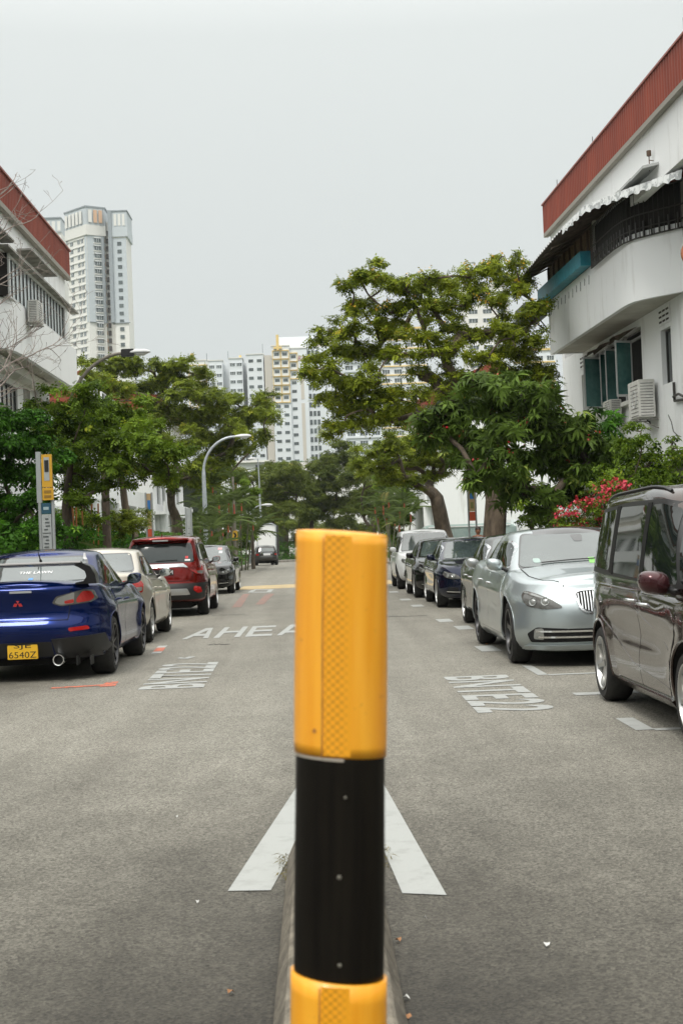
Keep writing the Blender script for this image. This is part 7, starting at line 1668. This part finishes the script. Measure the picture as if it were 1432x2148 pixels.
palm('fan_palm', 'pale fronded palm standing near the far left kerb', at(530, 1150, 88).x, 88, 2.0, 1, 1.7)
palm('fan_palm', 'palm crown rising above the left tree canopy', at(225, 1150, 38).x, 38, 4.3, 1, 1.3)
palm('cycad', 'spiky low palm in front of the left white wall', at(235, 1150, 33).x, 33, .9, 1, .8, cat='plant')
palm('cycad', 'arching low palm beside the red car roof', at(415, 1150, 57).x, 57, .7, 1, 1.7, cat='plant')
for i, (px, D, lb) in enumerate([(160, 38, 'thin orange bamboo culms behind the yellow sign')]):
    root = empty('bamboo', (at(170, 1150, D).x, D, .1)); tag(root, lb, 'bamboo')
    for k in range(9):
        b = MB(); x = NR.uniform(-.4, .8); b.tube([(x, 0, 0), (x + NR.uniform(-.1, .2), 0, 2.6)], .022, 6); b.build('culm', noisy('bamboo_culm', (.25, .09, .02), (.4, .16, .04), 3, .6), root)
# undergrowth strips: soft planting along both verges
def verge(x0, x1, y0, y1, h, n, label, mat=M_LDARK):
    pts = np.stack([NR.uniform(x0, x1, n), NR.uniform(y0, y1, n), .12 + h * NR.uniform(0, 1, n) ** 1.2], 1)
    o = foliage('ground_cover', None, pts, NR.normal(size=(n, 3)) * .6 + np.array([0, -.2, 1]), .22, 'broad', mat); tag(o, label, 'ground cover', kind='stuff')
verge(-7.8, -5.6, 20, 60, 1.9, 16000, 'dark low planting along the left pavement')
verge(5.6, 7.4, 18, 36, 1.0, 6000, 'dark low planting along the right pavement')
verge(-10, -5.0, 60, 106, 1.5, 7000, 'dark low planting along the far left pavement')
verge(5.2, 9.0, 64, 106, 1.6, 6000, 'dark low planting along the far right pavement')
verge(-9, 14, 124, 130, 1.6, 5000, 'dark hedge across the far end of the street')
# tuft of weeds at the island nose
pts = np.array([[-.16 + NR.uniform(-.05, .03), 6.2 + NR.uniform(-.25, .2), .02] for _ in range(26)] + [[.24 + NR.uniform(-.03, .04), 6.3 + NR.uniform(-.2, .2), .02] for _ in range(16)])
o = foliage('weeds', None, pts, NR.normal(size=pts.shape) * .5 + np.array([0, 0, 1]), .032, 'blade', leafmat('dry_weed', (.06, .06, .015), (.25, .2, .06), None, .2)); tag(o, 'dry weeds growing at the island nose', 'weeds', kind='stuff')

# ================================================================== STREET FURNITURE
def lamp(label, base, h, head, rpole=.08, mat=None, arm=True, n=1):
    root = empty('street_lamp', base); tag(root, label, 'street lamp', 'street lamps on the left side'); hd = Vector(head) - Vector(base); b = MB()
    pts = [Vector((0, 0, -.1)), Vector((0, 0, h * .5)), Vector((0, 0, h * .68))]; p0 = pts[-1]
    for k in range(1, 13):
        t = k / 12; a = t * math.pi / 2; pts.append(Vector((p0.x + hd.x * (1 - math.cos(a)), hd.y * (1 - math.cos(a)), p0.z + (hd.z - p0.z) * math.sin(a))))
    b.tube(pts, [rpole] * 2 + [rpole * .8] + [rpole * .55] * 12, 12); b.build('pole', mat or M_STEEL, root, smooth=60)
    b = MB(); d = Vector((1 if hd.x > 0 else -1, 0, 0)); k = 14; vs = []; L_ = .82
    prof = [(0, .05, .05), (.12, .09, .08), (.35, .15, .12), (.62, .15, .11), (.78, .1, .07), (L_, .03, .03)]
    for (t, wy, hz) in prof:
        for j in range(k):
            a = 2 * math.pi * j / k; z = math.sin(a) * hz; z = z if z > 0 else z * .35; vs.append(hd + d * t + Vector((0, math.cos(a) * wy, z)))
    b.add(vs, [(i * k + j, i * k + (j + 1) % k, (i + 1) * k + (j + 1) % k, (i + 1) * k + j) for i in range(5) for j in range(k)] + [tuple(range(k)), tuple(5 * k + j for j in range(k))]); hh = b.build('lamp_head', pmat('lamp_shell', (.55, .56, .56), .4), root, smooth=60)
    b = MB(); vs = []
    for (t, wy, hz) in ((.3, .02, 0), (.36, .11, .07), (.6, .11, .08), (.74, .03, 0)):
        for j in range(k): a = math.pi * j / (k - 1); vs.append(hd + d * t + Vector((0, math.cos(a) * wy, -.03 - math.sin(a) * hz)))
    b.add(vs, [(i * k + j, i * k + j + 1, (i + 1) * k + j + 1, (i + 1) * k + j) for i in range(3) for j in range(k - 1)]); b.build('diffuser', pmat('lamp_bowl', (.6, .6, .58), .2), hh, smooth=60)
    return root, hd
p = at(139, 1000, 45.5); q = at(262, 740, 45.5); r_, hd = lamp('nearest street lamp curving out from the left block corner', (p.x, 45.5, .1), 7.4, q, .095, noisy('weathered_lamp_pole', (.1, .095, .08), (.24, .21, .17), 5, .7))
b = MB(); b.box((hd.x - .12, -.1, hd.z - .12), (hd.x + .3, .1, hd.z + .12)); b.build('sensor_box', M_TRIM, r_, bevel=.02)
D = 68; p = at(431, 1100, D); q = at(491, 916, D); lamp('tall grey street lamp with white head beside the left olive tree', (p.x, D, .1), 7.2, q, .11)
D = 118; p = at(547, 1100, D); q = at(556, 962, D); lamp('slim pale street lamp behind the small hatchback', (p.x, D, .1), 8.0, at(540, 962, D), .09)
D = 104; p = at(522, 1110, D); lamp('curved street lamp over the far left kerb', (p.x, D, .1), 4.2, at(548, 1060, D), .07)
D = 74; p = at(493, 1130, D); b = MB(); t_ = at(487, 1000, D); b.tube([(p.x, D, 0), (p.x, D, t_.z)], [.085, .06], 10); o = b.build('utility_pole', MATS['weathered_lamp_pole'], smooth=60); tag(o, 'plain dark pole with a small yellow plate behind the black car', 'pole')
b = MB(); b.box((p.x - .14, D - .1, 1.75), (p.x + .14, D - .085, 2.25)); pl_ = b.build('warning_plate', pmat('yellow_plate_far', (.6, .35, .03), .5), o)
b = MB(); b.add([(p.x - .08, D - .103, 1.85), (p.x + .02, D - .103, 1.85), (p.x + .1, D - .103, 2.0), (p.x + .02, D - .103, 2.15), (p.x - .08, D - .103, 2.15), (p.x, D - .103, 2.0)], [(0, 1, 2, 5), (5, 2, 3, 4)]); b.build('arrow', M_PLATEB, pl_)

M_SIGNF = pmat('sign_frame_grey', (.36, .38, .38), .4, .3); M_SIGNY = pmat('sign_yellow', (.55, .3, .02), .5); M_SIGNW = noisy('sign_board_grey', (.28, .3, .3), (.38, .4, .4), 2, .5); M_SIGNB = pmat('sign_navy', (.015, .07, .11), .5)
def sign_post(label, px, D, w, z0, z1, fields, name='parking_sign', rz=0):
    x = at(px, 1100, D).x; root = empty(name, (x, D, .1), rz); tag(root, label, 'sign'); b = MB()
    for s in (-1, 1): b.tube([(s * w / 2, 0, -.1), (s * w / 2, 0, z1 + .03)], .03, 8)
    b.build('post', M_SIGNF, root, smooth=60)
    for a, c_, m, nm, sub in fields:
        b = MB(); b.box((-w / 2 + .03, -.03, a), (w / 2 - .03, .03, c_)); o = b.build(nm, m, root)
        for dx, dz, ww, hh, mm in sub: q = MB(); q.box((dx - ww / 2, -.036, a + dz - hh / 2), (dx + ww / 2, -.031, a + dz + hh / 2)); q.build('symbol', mm, o)
    return root
rg = random.Random(3)
def lines(n, z0, dz, w): return [(rg.uniform(-.02, .02), z0 + i * dz, w * rg.uniform(.5, 1), .022, pmat('sign_dark_print', (.08, .09, .09), .5)) for i in range(n)]
sp1 = sign_post('tall parking sign with yellow upper panel and grey lower board at left', 98.5, 24.3, .22, 1.3, 2.2, [(1.35, 1.98, M_SIGNW, 'lower_board', [(0, .31, .14, .008, M_PLATEB)] + lines(4, .07, .06, .1) + lines(4, .37, .06, .1)), (1.99, 2.17, M_SIGNB, 'navy_panel', [(.0, .09, .09, .05, pmat('sign_pale', (.3, .4, .42), .5))])])
b = MB(); b.box((-.05, -.05, 2.22), (.13, .02, 2.43)); yo = b.build('yellow_panel', M_SIGNY, sp1)
for z in (2.26, 2.34): b = MB(); b.box((-.02, -.056, z), (.1, -.051, z + .045)); b.build('symbol', pmat('sign_brown_print', (.25, .14, .02), .5), yo)
b = MB(); b.box((-.05, -.05, 2.44), (.12, .02, 3.0)); yo = b.build('yellow_panel', M_SIGNY, sp1); b = MB(); b.box((-.01, -.056, 2.55), (.08, -.051, 2.95)); b.build('symbol', M_SIGNW, yo); b = MB(); b.box((.0, -.061, 2.7), (.07, -.057, 2.9)); b.build('symbol', M_TRIM, yo)
b = MB(); b.box((-.15, -.03, 2.18), (-.07, .03, 3.05)); b.build('side_post', M_SIGNF, sp1)
M_BLUE = pmat('sign_blue', (.03, .16, .42), .5); M_SAND = pmat('sign_sand', (.42, .3, .16), .5); M_ORED = pmat('sign_orange_red', (.5, .08, .03), .5)
sign_post('narrow sand coloured sign with blue oval and red foot on the left pavement', 314, 42.7, .18, 1.2, 3.0, [(1.95, 3.0, M_SAND, 'board', [(.0, .68, .09, .34, M_BLUE), (0, .4, .03, .1, M_TRIM)]), (1.7, 1.94, M_ORED, 'foot_panel', [])])
sign_post('slim grey sign board behind the red car roof', 396, 56, .22, 1.2, 2.9, [(1.3, 2.9, M_SIGNW, 'board', lines(3, .4, .2, .08))])
sign_post('narrow sign with blue symbol and red foot between the right trees', 991, 45.5, .24, 1.2, 3.2, [(2.15, 3.15, M_SAND, 'board', [(.0, .65, .13, .5, M_BLUE), (0, .2, .1, .2, pmat('sign_olive', (.2, .2, .06), .5))]), (1.85, 2.14, M_ORED, 'foot_panel', [])])

# truck box far behind the hatchback
tr_ = empty('box_truck', (at(556, 1150, 114).x - .4, 114, 0)); tag(tr_, 'white box truck parked across the far end of the street', 'truck')
b = MB(); b.box((-1.9, -.9, .75), (1.35, 1.1, 3.05)); b.build('cargo_box', M_WHITE, tr_, bevel=.04)
b = MB(); b.box((-3.2, -.9, .5), (-1.95, 1.0, 2.3)); b.build('cab', M_WHITE2, tr_, bevel=.15)
b = MB(); b.box((-1.9, -.8, .5), (1.3, 1.0, .74)); b.box((1.36, -.85, .6), (1.5, 1.05, 3.0)); b.build('chassis', M_DARK, tr_)
b = MB(); b.box((-.2, -.93, .8), (-.14, -.902, 3.0)); b.tube([(-1.85, -.95, .9), (-1.85, -.95, 3.3), (-1.5, -.95, 3.5), (-1.2, -.95, 3.3)], .03, 6); b.tube([(1.3, -.95, .9), (1.35, -.95, 3.0), (1.0, -.95, 3.15), (-.6, -.95, 3.15)], .05, 6); b.build('door_bar', M_STEEL, tr_)
for x in (-2.6, .6): wheel(tr_, -.75 if False else x, 0, .38, 1, .24, 'five', M_RIM).rotation_euler = (0, 0, -math.pi / 2)
for ch in tr_.children:
    if ch.name.startswith('wheel'): ch.location.y = -.8
# pale van beyond the right trees
vn = empty('van', (6.55, 58, 0)); tag(vn, 'pale blue-green van seen side on beyond the white car', 'van'); PV = pmat('pale_aqua_paint', (.42, .52, .5), .35, coat=.6)
b = MB(); prof = [(-2.2, .35), (2.0, .35), (2.25, .6), (2.25, .95), (2.0, 1.25), (1.5, 1.85), (1.2, 1.97), (-2.0, 1.97), (-2.2, 1.85), (-2.25, .8)]; b.prism(prof, -.85, .85, Matrix(((1, 0, 0, 0), (0, 0, 1, 0), (0, 1, 0, 0), (0, 0, 0, 1)))); b.build('body', PV, vn, bevel=.05)
for a, c_ in ((-1.95, -1.1), (-1.0, -.1), (0, .9), (1.0, 1.6)): b = MB(); b.box((a, -.875, 1.3), (c_, -.855, 1.8)); b.build('side_window', noisy('hazy_van_glass', (.24, .32, .31), (.34, .42, .4), 2, .15), vn, bevel=.008)
b = MB(); b.box((-2.0, -.9, 1.86), (1.3, -.86, 1.9)); b.build('roof_gutter', M_WHITE, vn)
for x in (-1.5, 1.4):
    w_ = wheel(vn, x, -.75, .31, 1, .2, 'five', M_RIM); w_.rotation_euler = (0, 0, -math.pi / 2)
# low white wall and gate pillars among the right trees
b = MB(); b.box((8.1, 55.5, 0), (8.35, 61, 2.1)); tag(b.build('garden_wall', M_WHITE), 'white garden wall between the two right blocks', 'wall')
b = MB(); b.box((-9.6, 50.2, 0), (-9.35, 57.5, 3.0)); b.box((-9.6, 50.0, 3.0), (-9.2, 57.6, 3.12)); tag(b.build('garden_wall', M_WHITE), 'white garden wall behind the left trees', 'wall')

# ---- person standing behind the parked cars ------------------------------------
def person(x, y, h, label):
    root = empty('person', (x, y, .12), R(8)); tag(root, label, 'person'); s = h / 1.7
    V = {'pel': (0, 0, .95, .14), 'wst': (0, 0, 1.1, .125), 'chs': (0, 0, 1.3, .15), 'sho': (0, 0, 1.42, .1), 'nek': (0, .0, 1.49, .05), 'ls': (-.17, 0, 1.4, .06), 'le': (-.22, .02, 1.12, .045), 'lw': (-.2, -.08, .9, .032), 'lh': (-.2, -.12, .82, .035),
         'rs': (.17, 0, 1.4, .06), 're': (.22, .02, 1.12, .045), 'rw': (.2, -.08, .9, .032), 'rh': (.2, -.12, .82, .035), 'lk': (-.1, -.01, .5, .065), 'la': (-.1, .02, .09, .045), 'lt': (-.1, -.14, .04, .04), 'rk': (.1, -.01, .5, .065), 'ra': (.1, .02, .09, .045), 'rt': (.1, -.14, .04, .04), 'lhip': (-.09, 0, .86, .09), 'rhip': (.09, 0, .86, .09)}
    E_ = [('pel', 'wst'), ('wst', 'chs'), ('chs', 'sho'), ('sho', 'nek'), ('sho', 'ls'), ('ls', 'le'), ('le', 'lw'), ('lw', 'lh'), ('sho', 'rs'), ('rs', 're'), ('re', 'rw'), ('rw', 'rh'), ('pel', 'lhip'), ('lhip', 'lk'), ('lk', 'la'), ('la', 'lt'), ('pel', 'rhip'), ('rhip', 'rk'), ('rk', 'ra'), ('ra', 'rt')]
    for sd, k in ((-1, 'lh'), (1, 'rh')):
        for f in range(5):
            n = f'{k}{f}'; a, bx = -.12 - (.035 if f == 0 else 0), sd * .2 + (f - 2) * .013 * sd; ln = (.045, .08, .088, .08, .062)[f]
            V[n] = (bx, a - .015, .82 - ln * .6, .009); V[n + 't'] = (bx, a - .0, .82 - ln, .008); E_ += [(k, n), (n, n + 't')]
    keys = list(V); me = bpy.data.meshes.new('body'); me.from_pydata([tuple(c * s for c in V[k][:3]) for k in keys], [(keys.index(a), keys.index(b)) for a, b in E_], [])
    o = bpy.data.objects.new('body', me); COL.objects.link(o); md = o.modifiers.new('skin', 'SKIN'); sv = me.skin_vertices[0].data
    for i, k in enumerate(keys): sv[i].radius = (V[k][3] * s, V[k][3] * s * .8); sv[i].use_root = (k == 'pel')
    o.modifiers.new('sub', 'SUBSURF').levels = 2; bpy.context.view_layer.update(); me2 = bpy.data.meshes.new_from_object(o.evaluated_get(bpy.context.evaluated_depsgraph_get())); bpy.data.objects.remove(o)
    skin = noisy('skin', (.25, .11, .06), (.34, .16, .09), 6, .5)
    # head joined to the body surface
    bm = bmesh.new(); bm.from_mesh(me2); r1 = bmesh.ops.create_uvsphere(bm, u_segments=20, v_segments=16, radius=1.0)
    for v in r1['verts']:
        x_, y_, z_ = v.co; t = max(0, -z_); fx = .074 * (1 - .28 * t ** 1.5); yy = y_ * .093 * (1 - .1 * t); 
        if y_ < -.3:
            yy -= .018 * math.exp(-((x_ / .16) ** 2) - ((z_ + .12) / .2) ** 2); yy += .008 * (math.exp(-(((abs(x_) - .38) / .17) ** 2) - ((z_ - .05) / .12) ** 2)); yy -= .005 * math.exp(-((x_ / .3) ** 2) - ((z_ + .48) / .09) ** 2)
        v.co = Vector((x_ * fx, yy, z_ * .115 + 1.595)) * s
    for sd in (-1, 1):
        e_ = bmesh.ops.create_icosphere(bm, subdivisions=1, radius=1.0)
        for v in e_['verts']: v.co = Vector((sd * .074 + v.co.x * .01, v.co.y * .017 + .005, v.co.z * .028 + 1.59)) * s
    bmesh.ops.recalc_face_normals(bm, faces=bm.faces[:])
    for f in bm.faces: f.smooth = True
    bm.to_mesh(me2); bm.free(); me2.materials.clear(); me2.materials.append(skin); bo = link(bpy.data.objects.new('body', me2), root)
    # shirt and trousers: slightly larger copies of the body surface
    for nm, z0, z1, off, m in (('shirt', .88, 1.455, .012, pmat('brown_shirt', (.16, .06, .035), .8)), ('trousers', .1, .96, .01, pmat('dark_trousers', (.03, .03, .035), .8))):
        b2 = bmesh.new(); b2.from_mesh(me2); b2.normal_update()
        bmesh.ops.delete(b2, geom=[v for v in b2.verts if not (z0 * s < v.co.z < z1 * s) or (abs(v.co.x) > .155 * s and nm == 'trousers') or (abs(v.co.x) > .12 * s and v.co.z < 1.12 * s and nm == 'shirt')], context='VERTS')
        for v in b2.verts: v.co += v.normal * off * s
        m3 = bpy.data.meshes.new(nm); b2.to_mesh(m3); b2.free(); m3.materials.clear(); m3.materials.append(m); link(bpy.data.objects.new(nm, m3), root)
    b = MB(); k = 18; vs = []
    for i, (rz, zz) in enumerate(((1.06, .02), (1.07, .045), (1.0, .08), (.75, .11), (.3, .128))):
        for j in range(k):
            a = 2 * math.pi * j / k; yy = .097 * rz * math.sin(a); lowz = -.05 if math.sin(a) > .1 and i == 0 else 0; vs.append(Vector((.079 * rz * math.cos(a), yy + .008, 1.6 + zz + lowz + (.03 if math.sin(a) < -.5 and i == 0 else 0))) * s)
    b.add(vs, [(i * k + j, i * k + (j + 1) % k, (i + 1) * k + (j + 1) % k, (i + 1) * k + j) for i in range(4) for j in range(k)] + [tuple(4 * k + j for j in range(k))]); b.build('hair', pmat('dark_hair', (.03, .015, .01), .6), root, smooth=60)
    for sd in (-1, 1): b = MB(); b.lathe([(.011, 0), (.008, .004), (.001, .005)], 10, Matrix.Translation((sd * .028 * s, -.083 * s, 1.602 * s)) @ Matrix.Rotation(-math.pi / 2, 4, 'Z'), close=True); b.build('eye', M_GLOSSB, root)
person(at(1003, 1130, 39).x, 39, 1.56, 'person with short dark hair and brown shirt standing behind the right parked cars')

# light haze between the near street and the high rise blocks
b = MB(); b.box((-380, -45, -1.2), (380, 700, 150)); hz = b.build('haze', bpy.data.materials.new('haze')); hm_ = hz.data.materials[0]; hm_.use_nodes = True; n = hm_.node_tree.nodes; n.clear()
ho = n.new('ShaderNodeOutputMaterial'); hv = n.new('ShaderNodeVolumePrincipled'); hv.inputs['Color'].default_value = (.88, .93, .93, 1); hv.inputs['Density'].default_value = .00016; hm_.node_tree.links.new(hv.outputs[0], ho.inputs['Volume'])
tag(hz, 'thin pale haze in the air', 'haze', kind='stuff')
